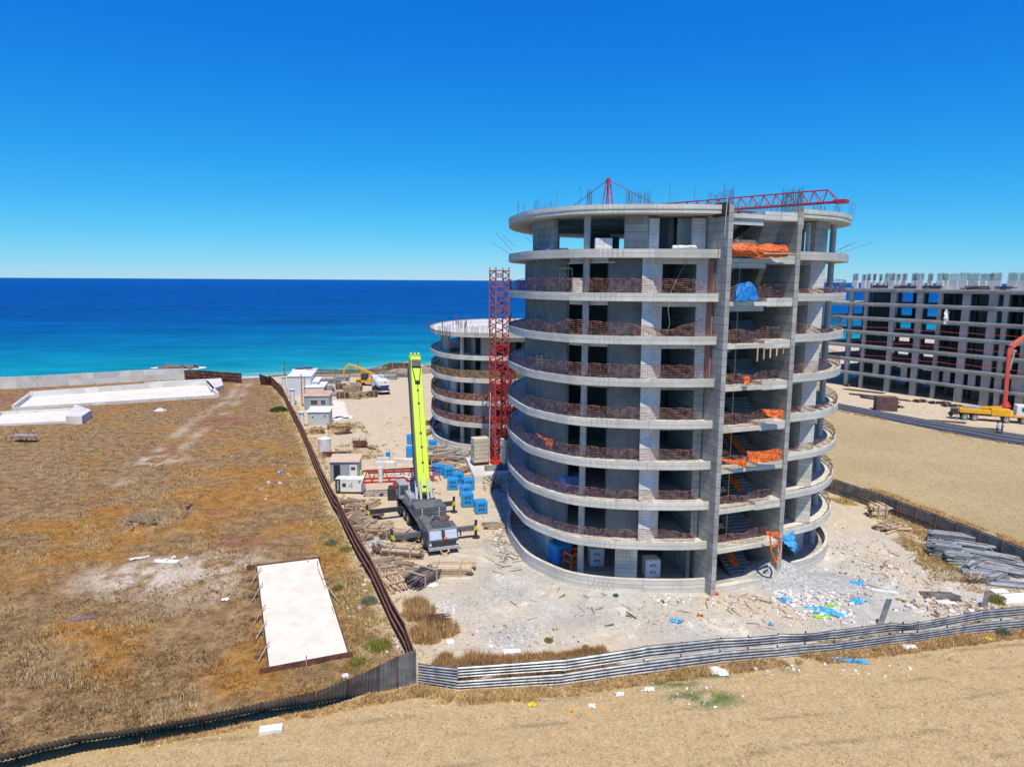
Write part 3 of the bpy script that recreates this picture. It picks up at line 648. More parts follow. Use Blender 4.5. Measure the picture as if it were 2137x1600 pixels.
    for k in range(0, 9):
        m = MB(); z0 = (zb(k)+.0) if k else .3; base = F1+U*FT+Vd*1.9; n_ = 9; h = (zb(k+1)-z0)/2/n_ if k else (zb(1)-.3)/2/n_
        for i in range(n_):
            c = base+U*3.9+Vd*(.35+i*.29); zz = z0+h*(i+1)
            m.box((c.x, c.y, zz-.13), (2.2, .31, .26), rz=R(17))
        c = base+U*2.75+Vd*3.4; m.box((c.x, c.y, z0+h*n_-.1), (5.0, 1.2, .2), rz=R(17))
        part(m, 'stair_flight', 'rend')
        m = MB(); a = base+U*1.3+Vd*2.9; b = base+U*1.3+Vd*.1
        m.beam((a.x, a.y, z0+h*n_-.1), (b.x, b.y, zb(k+1)-.05), 2.0, .2)
        part(m, 'stair_flight', 'conc')
        if 0 < k < 9:
            m = MB(); c = base+U*2.0; m.cyl((c.x, c.y, z0), (c.x, c.y, zb(k+1)-.3), .045, n=6); part(m, 'steel_prop', 'wood')
    m = MB(); a = F1+U*FT+Vd*6.2; b = F2+Vd*6.4; m.wall(a, b, .3, 28.2, .25); part(m, 'stair_back_wall', 'rend')
    # dark formwork under the topmost flight
    m = MB(); a = F1+U*1.0+Vd*1.6; b = F1+U*3.6+Vd*1.9; m.beam((a.x, a.y, 26.3), (b.x, b.y, 28.0), 1.4, .1)
    for i in range(5):
        q = a.lerp(b, i/4); m.beam((q.x, q.y, 26.2+1.7*i/4), (q.x+.1, q.y+1.3, 26.2+1.7*i/4), .08)
    part(m, 'stair_formwork', 'dwood')
    # starter bars on the roof
    zr = zb(9)+.46
    def bars(px0, px1, Y, n, top, jit=.12, name='starter_bars', mat='rebar', depth=.4):
        m = MB()
        for i in range(n):
            px = px0+(px1-px0)*(i+.5)/n; p = at(px, 430, Y+random.uniform(-depth, depth)); h = top*random.uniform(.78, 1.05)
            m.cyl((p.x, p.y, zr-.05), (p.x+random.uniform(-1, 1)*jit*.6, p.y+random.uniform(-1, 1)*jit, zr+h), .014, n=4, cap=False)
        part(m, name, mat)
    for a in ((1114, 1126, 56, 5, .9), (1128, 1142, 57, 4, .8), (1143, 1156, 57, 4, 1.0), (1162, 1164, 56, 1, 1.6), (1209, 1211, 54, 1, 1.7), (1224, 1236, 54, 9, 1.5), (1252, 1262, 60, 6, .9),
              (1264, 1292, 61, 10, .7), (1305, 1322, 54, 10, 1.5), (1324, 1340, 55, 8, 1.4), (1342, 1358, 55, 8, 1.5), (1397, 1399, 53, 1, 1.9), (1446, 1449, 53, 1, 1.9), (1079, 1083, 60, 2, 1.2), (1090, 1095, 58, 2, .9),
              (1476, 1508, 59, 14, 1.9), (1508, 1532, 57, 14, 2.2), (1534, 1575, 60, 18, 1.1), (1575, 1630, 60, 26, 1.2), (1630, 1652, 56, 18, 1.9), (1652, 1676, 56, 20, 1.9),
              (1694, 1724, 60, 18, 1.1), (1741, 1754, 61, 9, 1.2), (1771, 1784, 61, 4, 1.4)): bars(*a)
    # loose bars poking out of the slab edges
    for px, py, Y, dx, dz in ((1064, 530, 62, -1.6, 1.0), (1070, 525, 61, -1.5, 1.6), (1075, 515, 60, -1.0, .9), (1748, 530, 60.5, 2.8, 1.0), (1740, 528, 60, 1.4, .8), (1752, 520, 60.5, 1.2, .6), (1128, 520, 56, -1.2, .9), (1112, 500, 57, -.5, 1.2)):
        p = at(px, py, Y); m = MB(); m.cyl(p, p+Vector((dx, -.3, dz)), .014, n=4); part(m, 'bent_bar', 'rebar')
    return T
TOWER = make_tower()
# ------------------------------------------------------------------ safety nets round the balcony edges
def net_mesh(pts, z0, heights, cell=0.19, w=0.020, lean=0.0, ragged=0.0):
    """open mesh of crossing strands hung along plan points pts"""
    mb = MB(); P = [Vector(p) for p in pts]; S = [0.0]
    for a, b in zip(P[:-1], P[1:]): S.append(S[-1]+(b-a).length)
    Lg = S[-1]; n = max(2, int(Lg/cell))
    def pos(s, q):
        i = min(max(0, np.searchsorted(S, s)-1), len(P)-2); t = (s-S[i])/max(1e-6, S[i+1]-S[i]); p = P[i].lerp(P[i+1], t)
        d = (P[i+1]-P[i]).normalized(); nn = Vector((d.y, -d.x)); H = np.interp(s/Lg, [h[0] for h in heights], [h[1] for h in heights])
        f = .05*math.sin(s*3.1+q*4)+.04*math.sin(s*7.7+1.3)
        return Vector((p.x+nn.x*(f+lean*q*H), p.y+nn.y*(f+lean*q*H), z0+H*q+.03*math.sin(s*5+q*9)))
    rows = 9
    for i in range(n+1):
        s = Lg*i/n; d = 0
        for r in range(rows-1):
            if ragged and random.random() < ragged: continue
            a, b = pos(s, r/(rows-1)), pos(s, (r+1)/(rows-1)); e = (pos(min(Lg, s+.05), .5)-pos(max(0, s-.05), .5)).normalized()*w*.4
            mb.add([a-e, a+e, b+e, b-e], [(0, 1, 2, 3)])
    m2 = max(2, int(Lg/.35))
    for r in range(rows):
        q = r/(rows-1); ww = w*(1.7 if r not in (0, rows-1) else 2.3); up = Vector((0, 0, ww/2))
        vs = []
        for i in range(m2+1): p = pos(Lg*i/m2, q); vs += [p-up, p+up]
        mb.add(vs, [(2*i, 2*i+2, 2*i+3, 2*i+1) for i in range(m2)])
    return mb
ORD = {1: 'first', 2: 'second', 3: 'third', 4: 'fourth', 5: 'fifth', 6: 'sixth', 7: 'seventh', 8: 'top'}
def edge_run(pxa, pxb, d, z, lo=0, hi=.5):
    a = on_curve(pxa, d, z, lo, hi); b = on_curve(pxb, d, z, lo, hi); return curve_run(a, b, d)
HL = {7: [(0, .9), (.12, .95), (.2, .75), (.45, 1.05), (1, 1.0)], 6: [(0, 1.1), (.06, .5), (.2, 1.1), (.33, .55), (.5, 1.0), (.56, .6), (.62, 1.15), (.8, .9), (.9, .45), (1, 1.3)],
      5: [(0, .9), (.15, .3), (.25, .1), (.32, .95), (.6, 1.05), (1, 1.0)], 4: [(0, 1.0), (.12, .6), (.3, .95), (.5, 1.0), (1, .95)],
      3: [(0, .6), (.1, .5), (.18, 1.3), (.4, .95), (1, .95)], 2: [(0, .8), (.08, .5), (.14, 1.35), (.3, .55), (.45, .9), (1, .9)], 1: [(0, .9), (.13, .3), (.16, .9), (.34, .8), (.7, .85), (.9, 1.0), (1, .6)]}
for k in range(1, 8):
    z = zb(k)+.58
    x1 = 1336+(k-5)*1.6; x2 = 1380+(k-5)*1.8; x3 = 1466+(k-5)*3.2
    run = sort_run(inset(OUT, .10), Vector((-.2, 68.5)), on_curve(x3-4, .1, z, 0, .5))
    o = net_mesh(run, z, HL[k], ragged=.06).build('safety_net', 'net')
    tag(o, f"faded brown safety net strung along the {ORD[k]}-floor balcony, left of the round tower's stair bay", 'safety net', 'safety nets on the left balconies')
    a = F1+U*(FT+.05)+Vd*.42; b = F2-U*.1+Vd*.25
    hh = {7: 1.0, 6: .95, 5: .8, 4: .95, 3: .85, 2: .9, 1: .8}[k]
    o = net_mesh([a, a.lerp(b, .5), a.lerp(b, .85)], zb(k)+.02+(.3 if k == 1 else .1), [(0, hh), (.3, hh*1.05), (.5, hh*.8), (.7, hh*1.2), (1, hh*1.1)], ragged=.06).build('safety_net', 'net')
    tag(o, f"short brown safety net across the {ORD[k]}-floor landing of the open stair bay", 'safety net', 'safety nets on the stair landings')
    run = sort_run(inset(OUT, .10), F2+U*(FT+.1)+Vd*1.2, Vector((28.7, 68)))
    hr = {7: [(0, .3), (.3, .5), (.5, 1.0), (1, 1.2)], 6: [(0, 1.0), (.2, .3), (.5, .8), (1, 1.2)], 5: [(0, .7), (.2, 1.0), (1, 1.0)], 4: [(0, .6), (.3, .4), (1, .8)], 3: [(0, .3), (.2, .7), (.4, .5), (1, .8)], 2: [(0, .05), (.3, .05), (.45, .5), (1, .8)], 1: [(0, .03), (.35, .03), (.6, .6), (1, .6)]}[k]
    o = net_mesh(run, z, hr, ragged=.1).build('safety_net', 'net')
    tag(o, f"brown safety net round the {ORD[k]}-floor balcony on the tower's curved right end", 'safety net', 'safety nets on the right balconies')
# orange barrier mesh pieces
def sheet(pts3, mat, name, label, cat, th=0.02, nu=None, crump=.05, parent=None, group=None):
    """crumpled cloth: grid between rows of 3-D points"""
    mb = MB(); rows = len(pts3); cols_ = len(pts3[0]); sub = 3
    def P(r, c):
        r0 = min(int(r), rows-2); c0 = min(int(c), cols_-2); a, b = r-r0, c-c0
        p = Vector(pts3[r0][c0])*(1-a)*(1-b)+Vector(pts3[r0+1][c0])*a*(1-b)+Vector(pts3[r0][c0+1])*(1-a)*b+Vector(pts3[r0+1][c0+1])*a*b
        return p+Vector((random.uniform(-1, 1), random.uniform(-1, 1), random.uniform(-1, 1)))*crump
    R_, C_ = (rows-1)*sub+1, (cols_-1)*sub+1
    vs = [P(r/sub, c/sub) for r in range(R_) for c in range(C_)]
    mb.add(vs, [(r*C_+c, r*C_+c+1, (r+1)*C_+c+1, (r+1)*C_+c) for r in range(R_-1) for c in range(C_-1)])
    o = mb.build(name, mat, parent)
    s = o.modifiers.new('thickness', 'SOLIDIFY'); s.thickness = th
    if parent is None: tag(o, label, cat, group)
    return o
def bay(u, v, z): p = F1+U*u+Vd*v; return (p.x, p.y, z)
G_O = 'orange barrier mesh in the stair bay'
z8 = zb(8)+.05
sheet([[bay(.45, .3, z8+.95+random.uniform(-.05, .05)), bay(1.6, .15, z8+1.0), bay(2.6, .25, z8+.85), bay(3.6, .2, z8+.98), bay(5.0, .2, z8+.9)],
       [bay(.4, .0, z8+.5), bay(1.6, -.1, z8+.5), bay(2.6, .1, z8+.45), bay(3.6, -.1, z8+.5), bay(5.1, -.05, z8+.45)],
       [bay(.5, .2, z8+.1), bay(1.6, .15, z8+.05), bay(2.8, .2, z8-.05), bay(3.7, .15, z8+.05), bay(5.0, .15, z8+.05)]], 'orange', 'barrier_mesh', 'wide bright orange barrier mesh across the top landing of the stair bay', 'barrier mesh', crump=.05, group=G_O)
z5, z4, z3, z1 = zb(5), zb(4), zb(3), zb(1)
sheet([[bay(2.0, .3, z5+.85), bay(2.6, .3, z5+.8)], [bay(2.1, .2, z5+.3), bay(2.5, .2, z5+.2)]], 'orange', 'barrier_mesh', 'orange mesh scrap over the fifth-floor landing net', 'barrier mesh', group=G_O)
sheet([[bay(3.9, .25, z4+1.35), bay(4.6, .2, z4+1.3), bay(5.6, .2, z4+1.3)], [bay(4.1, .1, z4+.9), bay(4.7, .0, z4+.7), bay(5.5, .1, z4+.6)]], 'orange', 'barrier_mesh', 'orange mesh draped over the right end of the fourth-floor landing', 'barrier mesh', group=G_O)
sheet([[bay(.5, .3, z3+.95), bay(1.6, .2, z3+.8), bay(2.6, .2, z3+.95)], [bay(.6, .2, z3+.75), bay(1.6, .1, z3+.5), bay(2.6, .2, z3+.1)]], 'orange', 'barrier_mesh', 'thin orange mesh strip sagging on the left of the third-floor landing', 'barrier mesh', group=G_O)
sheet([[bay(2.7, .25, z3+1.35), bay(4.0, .15, z3+1.35), bay(5.6, .15, z3+1.4)], [bay(2.8, .1, z3+.55), bay(4.0, .0, z3+.45), bay(5.6, .1, z3+.5)]], 'orange', 'barrier_mesh', 'wide orange mesh hung on the right half of the third-floor landing', 'barrier mesh', group=G_O)
sheet([[bay(4.7, .2, z1+1.15), bay(5.3, .1, z1+1.1), bay(5.9, .1, z1+1.1)], [bay(5.0, .1, z1+.6), bay(5.4, .0, z1+.8), bay(5.9, .0, z1+.5)]], 'orange', 'barrier_mesh', 'torn orange mesh tied at the right end of the first-floor landing', 'barrier mesh', group=G_O)
m = MB(); m.tube([bay(5.0, .05, z1+.7), bay(5.1, -.1, z1-.4), bay(5.6, -.1, z1-1.4), bay(5.95, 0, z1-.4), bay(5.9, 0, z1+.6)], .07, 5); m.tube([bay(5.3, 0, z1-.1), bay(5.7, -.05, z1+.3)], .1, 5)
tag(m.build('barrier_mesh', 'orange'), 'twisted orange mesh loop dangling below the first-floor landing', 'barrier mesh', G_O)
for k_, lab in ((0, 'ground-floor'), (3, 'third-floor'), (2, 'second-floor')):
    zz = zb(k_) if k_ else .3
    sheet([[bay(3.5, 4.6, zz+1.75), bay(4.1, 4.6, zz+1.75)], [bay(3.5, 3.4, zz+1.3), bay(4.2, 3.4, zz+1.25)], [bay(3.5, 2.4, zz+.7), bay(4.2, 2.4, zz+.6)]], 'orange', 'barrier_mesh', f'red-orange mesh hanging over the {lab} stair steps inside the bay', 'barrier mesh', group=G_O)
p = on_curve(1135, .1, zb(3)+1, 0, .4); zz = zb(3)+.6
sheet([[(p.x-.6, p.y+.5, zz+1.25), (p.x, p.y, zz+1.0), (p.x+.7, p.y-.5, zz+.95)], [(p.x-.3, p.y+.3, zz+1.0), (p.x+.2, p.y-.1, zz+.55), (p.x+.6, p.y-.45, zz+.0)]], 'orange', 'barrier_mesh', 'small orange rag on the left balcony net of the third floor', 'barrier mesh', crump=.08)
p = F2+U*(FT+.6)+Vd*.9; zz = zb(1)+.4
sheet([[(p.x-.3, p.y-.3, zz), (p.x+.3, p.y-.35, zz-.2), (p.x+.9, p.y-.1, zz+.05)], [(p.x-.1, p.y-.5, zz-.7), (p.x+.6, p.y-.7, zz-1.0), (p.x+1.0, p.y-.3, zz-.6)], [(p.x+.4, p.y-.5, zz-1.0), (p.x+.8, p.y-.6, zz-1.5), (p.x+1.15, p.y-.3, zz-1.3)]], 'bluesh', 'plastic_sheet', 'light blue plastic sheet hanging off the first-floor slab right of the fin wall', 'plastic sheet', crump=.10)
# ------------------------------------------------------------------ the lower round tower behind, on the left
def make_low_tower():
    cx, cy = 1.6, 111.0; O = Vector((cx, cy, 0)); sc = 1.05
    T = thing('unfinished_low_tower', 'lower five-storey round concrete tower with flat white roof, behind the lattice mast', 'building', tuple(O))
    P0 = [Vector(((p.x-14.2)*sc*.98+cx, (p.y-66)*1.12*sc+cy+.2)) for p in OUT]
    dx = -12.7-min(p.x for p in P0); P = [Vector((p.x+dx, p.y)) for p in P0]
    dy = 95.2-min(p.y for p in P); P = [Vector((p.x, p.y+dy)) for p in P]
    ins = lambda d: inset(P, d); n = len(P)
    def part(mb, name, mat, parent=None):
        mb.v = [(v[0]-O.x, v[1]-O.y, v[2]) for v in mb.v]; return mb.build(name, mat, parent or T)
    for k in range(1, 6):
        m = MB(); m.prism(ins(.15), zb(k), zt(k) if k < 5 else zb(k)+.52); s = part(m, 'floor_slab', 'white_c' if k == 5 else 'slab')
        m = MB(); ring(m, P, .18, zb(k)-.003, zb(k)+.62); part(m, 'slab_rim', 'slab', s)
    m = MB(); m.prism(ins(.3), -.2, .32); part(m, 'ground_floor', 'conc')
    m = MB(); ring(m, P, .26, -.4, .95); part(m, 'parapet_wall', 'slab')
    def oc(px, d, z):
        Q = ins(d); best = None
        for i in range(n):
            a, b = Q[i], Q[(i+1) % n]; xa, xb = projx(a.x, a.y, z), projx(b.x, b.y, z)
            if (xa-px)*(xb-px) <= 0 and xa != xb:
                p = a.lerp(b, (px-xa)/(xb-xa))
                if best is None or p.y < best.y: best = p
        return best if best is not None else min(Q, key=lambda p: abs(projx(p.x, p.y, z)-px)+p.y*.5)
    def runw(m, xa, xb, d, z0, z1, th=.25):
        Q = ins(d); a, b = oc(xa, d, z0+1), oc(xb, d, z0+1)
        ia = min(range(n), key=lambda i: (Q[i]-a).length); ib = min(range(n), key=lambda i: (Q[i]-b).length); pts = [a]+[Q[i % n] for i in range(ia+1, ib if ib > ia else ib+n)]+[b]
        for p, q in zip(pts[:-1], pts[1:]): m.wall(p, q, z0, z1, th)
    for k in range(0, 5):
        z0 = zt(k)-.01 if k else .31; z1 = zb(k+1)+.01
        for (xa, xb, mat) in ((911, 937, 'conc2'), (1004, 1035, 'conc2')):
            m = MB(); runw(m, xa, xb, 1.7, z0, z1, .3); part(m, 'broad_pier', mat)
        if k in (1, 2):
            m = MB(); runw(m, 937, 953, 2.0, z0, z1); part(m, 'block_wall', 'block')
        if k in (1,):
            m = MB(); runw(m, 912, 936, 1.52, z0+.2, z1-.1, .1); part(m, 'clay_block_panel', 'redblk')
        if k in (1, 2):
            m = MB(); runw(m, 990, 1004, 1.9, z0, z1); part(m, 'block_wall', 'block')
        m = MB(); Q = ins(4.5)
        for i in range(0, n): 
            if i % 9 < 7: m.wall(Q[i], Q[(i+1) % n], z0, z1, .2)
        part(m, 'inner_wall', 'rend')
        m = MB(); a = oc(990, 2.6, z0+1); m.wall(a, a+Vector((-.5, 2.5)), z0, z1, .3); part(m, 'inner_wall', 'conc2')
        if k >= 1:
            m = MB(); a = oc(1037, 2.0, z0+1); m.wall(a, a+Vector((6, 1)), z0+1.9, z1, .25); part(m, 'lintel_beam', 'white_c')
    for px in (965,):
        p = oc(px, 1.3, 2); m = MB(); cyl_v(m, p, .3, zb(5)+.02, .27); part(m, 'round_column', 'colm')
    for i in (int(n*.5), int(n*.62), int(n*.75), int(n*.93)):
        p = ins(1.4)[i]; m = MB(); cyl_v(m, p, .3, zb(5)+.02, .27); part(m, 'round_column', 'colm')
    zr = zb(5)+.5
    for (px, py, nn_, w, h) in ((897, 688, 8, .8, 1.5), (914, 700, 8, .8, 1.4), (932, 702, 10, .7, 1.6), (945, 692, 8, 1.2, 1.3), (962, 694, 7, .7, 1.6), (966, 684, 8, .7, 1.5), (977, 680, 6, .5, 1.6), (992, 698, 14, 1.6, 1.2), (1010, 700, 8, 1.2, 1.2), (1022, 684, 4, .4, 1.6), (1052, 690, 6, .5, 1.5), (925, 684, 4, .3, 1.7), (950, 672+6, 5, .5, 1.7)):
        c = g(px, py, zr); m = MB()
        for i in range(nn_):
            a, b = random.uniform(-w, w), random.uniform(-.3, .3); m.cyl((c.x+a, c.y+b, zr-.03), (c.x+a+random.uniform(-.05, .05), c.y+b, zr+h*random.uniform(.8, 1.1)), .022, n=4, cap=False)
        part(m, 'starter_bars', 'rebar')
    # nets
    for k, mat, hh, lab in ((1, 'net', 1.0, 'brown net bunched along the first-floor edge of the low round tower'), (2, 'net', .95, 'brown net along the second-floor edge of the low round tower'), (3, 'netc', 1.05, 'orange and green netting on the third-floor edge of the low round tower')):
        Q = ins(.12); a = Q[int(n*.02)]; ia = (n*95//100); pts = [Q[i % n] for i in range(ia, n+int(n*.42))]
        o = net_mesh(pts, zb(k)+.6, [(0, hh), (.3, hh*.9), (.5, hh), (1, hh)], cell=.24, w=.06, ragged=.05).build('safety_net', mat); tag(o, lab, 'safety net')
    return T, oc
LOW, oc_low = make_low_tower()

# ------------------------------------------------------------------ long framed block on the right
def make_block():
    A = Vector((76.9, 161.8)); D = Vector((.478, -.878)); D.normalize(); W = Vector((D.y*-1, D.x))  # W points away, to the back
    W = Vector((.878, .478)); A = A-D*9; Ln = 92.0; dep = 17.0
    T = thing('unfinished_long_block', 'long seven-storey concrete frame block, open storeys and starter bars on its roof', 'building', (A.x, A.y, 0))
    P = lambda u, w: A+D*u+W*w
    def part(mb, name, mat, parent=None):
        mb.v = [(v[0]-A.x, v[1]-A.y, v[2]) for v in mb.v]; return mb.build(name, mat, parent or T)
    for k in range(1, 8):
        u0 = 0 if k < 7 else 7.5
        m = MB(); m.prism([P(u0, -1.2), P(Ln, -1.2), P(Ln, dep+1), P(u0, dep+1)][::1], zb(k)-.2, zb(k)+.1); s = part(m, 'floor_slab', 'conc2')
        m = MB(); m.wall(P(u0, -.9), P(Ln, -.9), zb(k)-.62 if k > 1 else zb(k)-.5, zb(k)-.2, .35); part(m, 'edge_beam', 'conc2', s)
        m = MB(); m.wall(P(u0, -1.15), P(Ln, -1.15), zb(k)+.1, zb(k)+.2, .12); part(m, 'slab_rim', 'slab', s)
    def ucol(px, w, z):
        for i in range(2000):
            u = i*.05; p = P(u, w)
            if projx(p.x, p.y, z) >= px: return u
        return 99
    fr = [(1769, .9), (1800, .8), (1853, 1.2), (1907, 1.35), (1951, .8), (2001, 1.5), (2055, 1.6), (2086, .9), (2130, 1.4)]
    us = [(ucol(px, -.5, 12), w) for px, w in fr]+[(2.2, 1.0), (72, 1.4), (80, 1.4)]
    for u, w in us:
        for k in range(7):
            if k == 1 and False: pass
            z0, z1 = (zb(k)+.09 if k else -.2), zb(k+1)-.19
            m = MB(); m.wall(P(u, -.45), P(u+w, -.45), z0, z1, .45); part(m, 'front_pier', 'conc2')
    for u in [i*6.1+3.5 for i in range(14)]:                 # inner rows stand the full height
        for w in (6.5, 12, 16.5):
            m = MB(); m.wall(P(u, w), P(u+(.5 if w != 12 else 1.3), w), -.2, 21.8, .5); part(m, 'inner_column', 'rend')  # darker than the front piers: shade inside the openings put into the colour
    for u, w, l_ in ((6.8, 9, 4.5), (26, 9.5, 5), (33.5, 5.5, 6), (40, 15, 6), (47.5, 6, 5), (53, 10.5, 9), (62, 8, 9), (1.5, 14.5, 4), (14.5, 14.6, 3.0), (20, 14.6, 3.0)):
        m = MB(); m.wall(P(u, w), P(u+l_, w), -.2, 21.75, .25); part(m, 'inner_wall', 'rend')
    for u, l_ in ((9.5, 3.0), (37, 5.5), (56, 5), (65, 7), (75, 9)):
        m = MB(); m.wall(P(u, 8.2), P(u+l_, 8.2), -.2, 21.74, .25); part(m, 'inner_wall', 'rend')
    for u, w in ((6.5, 8), (33, 5), (47, 7), (60, 6)):
        m = MB(); m.wall(P(u, w), P(u, w+7), -.2, 21.75, .25); part(m, 'cross_wall', 'rend')
    # first storey has extra block piers
    for px in (1822, 1880, 1945, 1968, 2020, 2075, 2110):
        u = ucol(px, -.5, 5); m = MB(); m.wall(P(u, -.42), P(u+1.3, -.42), zb(1)+.1, zb(2)-.6, .3); part(m, 'block_pier', 'conc2')
    # roof: short columns, each with a cage of bars
    zr = zb(7)+.09
    random.seed(5); ux = 8.2; cols = []
    for px, w in ((1785, 1.3), (1802, 1.0), (1812, .8), (1825, .6), (1838, .6), (1850, .9), (1862, 1.3), (1874, .9), (1887, 1.0), (1907, 1.1), (1920, 1.5), (1941, 1.0), (1961, 1.3), (1972, 1.2), (1990, 1.8), (2009, 1.6), (2030, 2.2), (2052, 1.2), (2064, 1.2), (2078, 2.0), (2113, 1.7), (2136, 1.7)):
        wv = random.choice((.8, 3, 7, 11, 14)) if px not in (1785, 1862, 1920, 2009, 2078, 2113) else .6
        lo, hi = 0, 95
        u = min((i*.2 for i in range(450)), key=lambda u: abs(projx(P(u, wv).x, P(u, wv).y, 23)-px)); cols.append((u, wv, w))
    for u, wv, w in cols:
        m = MB(); m.wall(P(u-w*.5, wv), P(u+w*.5, wv), zr, zr+1.85, .55); c = part(m, 'roof_column', 'white_c')
        m = MB(); nb_ = 6+int(w*5)
        for i in range(nb_):
            for sd in (-.2, .2):
                q = P(u-w*.5+.05+(w-.1)*i/(nb_-1), wv+sd); m.cyl((q.x, q.y, zr+1.8), (q.x+random.uniform(-.05, .05), q.y, zr+1.85+random.uniform(1.35, 1.6)), .022, n=4, cap=False)
        for zz in (.35, .95): m.wall(P(u-w*.5, wv-.24), P(u+w*.5, wv-.24), zr+1.85+zz, zr+1.9+zz, .03)
        part(m, 'bar_cage', 'rebar', c)
    for bi, (px, l_) in enumerate(((1878, 2.6), (1900, 2.6), (1935, 2), (1953, 2.4), (1780, .8), (1828, 2), (1843, 2.2), (2030, 2.8), (2055, 2.4), (2098, 3.5), (2010, 1))):
        u = min((i*.2 for i in range(450)), key=lambda u: abs(projx(P(u, .5).x, P(u, .5).y, 22.5)-px)); p = P(u, .4); m = MB()
        for i in range(16):
            zz = zr+.08+(i//5)*.2; q = p+D*(-l_/2)+W*random.uniform(-.1, .5); e = q+D*(l_*random.uniform(.8, 1.1)); m.beam((q.x, q.y, zz+random.uniform(0, .12)), (e.x, e.y, zz+random.uniform(0, .15)), .14)
        o = m.build('timber_bundle', 'dwood'); tag(o, 'brown timber bundle on the long block\'s roof, '+('ninth', 'eighth', 'sixth', 'fifth', 'leftmost', 'eleventh', 'tenth', 'third', 'second', 'rightmost', 'fourth')[bi]+(' counted from the right' if bi not in (4, 9) else ''), 'timber', 'timber bundles on the long block roof')
    # ragged red warning tapes across the open storeys
    for k in (2, 3, 4):
        m = MB(); pts = [(*P(12+i*3.0, -1.0+.03*(i % 2)), zb(k)+1.15-(.16 if i % 2 else 0)) for i in range(21)]
        m.tube(pts, .032, 4); o = m.build('warning_tape', M('red_tape', (.7, .08, .05), rough=.6)); tag(o, f"red warning tape sagging along the {ORD[k]} storey of the long block", 'tape')
    # white tarpaulin hanging over an edge
    q = P(ucol(1970, -1.3, 16), -1.35); a = at(1964, 661, q.y)
    sheet([[(q.x-.1, q.y, 17.9), (q.x+.5, q.y, 18.4), (q.x+.9, q.y+.2, 17.6)], [(q.x-.2, q.y-.2, 16.6), (q.x+.5, q.y-.3, 16.6), (q.x+.9, q.y-.1, 16.5)], [(q.x, q.y-.1, 15.5), (q.x+.5, q.y-.2, 15.2), (q.x+1, q.y-.1, 15.4)]], 'paper', 'tarpaulin', 'ragged white tarpaulin hanging over a slab edge of the long block', 'tarpaulin', crump=.15)
    return T
BLOCK = make_block()

# ------------------------------------------------------------------ tower cranes
def lattice(mb, a, b, w, bays, r=.05, rd=.03, up=(0, 0, 1), side=None):
    a, b = Vector(a), Vector(b); d = (b-a).normalized(); x = (Vector(side) if side else d.cross(Vector(up))).normalized(); y = x.cross(d).normalized()
    C4 = [(-1, -1), (1, -1), (1, 1), (-1, 1)]; cor = lambda p, i: p+x*C4[i][0]*w/2+y*C4[i][1]*w/2
    for i in range(4): mb.beam(cor(a, i), cor(b, i), r*2)
    for k in range(bays):
        p, q = a.lerp(b, k/bays), a.lerp(b, (k+1)/bays); mid = a.lerp(b, (k+.5)/bays)
        for i in range(4):
            j = (i+1) % 4
            mb.beam(cor(p, i), cor(mid, j), rd*2); mb.beam(cor(mid, j), cor(q, i), rd*2)
            if k % 4 == 0: mb.beam(cor(p, i), cor(p, j), rd*2)
    for i in range(4): mb.beam(cor(b, i), cor(b, (i+1) % 4), rd*2)
base = at(1041, 935, 87.0)
T = thing('crane_mast', 'tall red lattice crane mast standing free between the two round towers', 'crane mast', (base.x, 87.0, 0))
sd = (math.cos(R(26)), math.sin(R(26)), 0)
m = MB(); lattice(m, (0, 0, 1.3), (0, 0, 15.6), 1.75, 12, .085, .05, side=sd); m.build('lower_section', 'red', T)
m = MB(); lattice(m, (0, 0, 15.65), (0, 0, 24.6), 1.75, 8, .08, .045, side=sd)
for i, (a, b) in enumerate(((-1, -1), (1, -1), (1, 1), (-1, 1))):
    s_ = Vector(sd); y_ = Vector((-s_.y, s_.x, 0)); p = s_*a*.875+y_*b*.875; m.beam((p.x, p.y, 24.6), (p.x, p.y, 25.0), .14)
m.build('upper_section', M('faded_red_paint', (.50, .10, .07), (.22, .07, .06), .8, .7), T)
m = MB(); m.box((0, 0, 1.1), (2.6, 2.6, .35), rz=R(26)); m.beam((-3, -1.2, 1.0), (3, 1.2, 1.0), .35); m.beam((1.2, -3, 1.0), (-1.2, 3, 1.0), .35); m.build('cross_base', 'red', T)
m = MB(); m.tube([(-1.0, -1.5, 10), (-1.15, -2.2, 3), (-1.0, -2.6, .6)], .03, 4); m.build('rope', 'paper', T)
for i, (x, y, nb, r_) in enumerate(((-2.3, -1.2, 6, 20), (1.4, -1.6, 6, 28), (-.2, 1.6, 4, 5))):
    for j in range(nb):
        m = MB(); m.box((base.x+x+random.uniform(-.05, .05), 87+y, 1.2+.31+j*.5), (2.0, 1.5, .46), rz=R(r_+random.uniform(-4, 4)))
        tag(m.build('ballast_block', 'pale_ballast', bevel=.03), f"cream concrete ballast slab, {ORD[j+1]} from the bottom of the {('left', 'right', 'rear')[i]} stack at the mast foot", 'ballast block', 'ballast slabs at the crane mast')
m = MB(); a = [g(972, 968), g(990, 1010), g(1064, 1000), g(1064, 962)]; m.prism([(p.x, p.y) for p in a], -.1, .85); m.build('x', 'white_c')
bpy.data.objects['x'].name = 'mast_foundation'; tag(bpy.data.objects['mast_foundation'], 'pale concrete pad carrying the red crane mast and its ballast', 'foundation')
# second, darker mast close behind the big tower's left edge
p = g(1059, 990); T2 = thing('crane_mast', 'dark red lattice mast section half hidden by the big tower\'s left side', 'crane mast', (p.x, p.y+1.5, 0))
m = MB(); lattice(m, (0, 0, 0), (0, 0, 12.5), 1.3, 10, .09, .05, side=sd); m.build('lattice_section', M('dark_red_paint', (.30, .02, .025), (.2, .02, .02), 1, .6), T2)
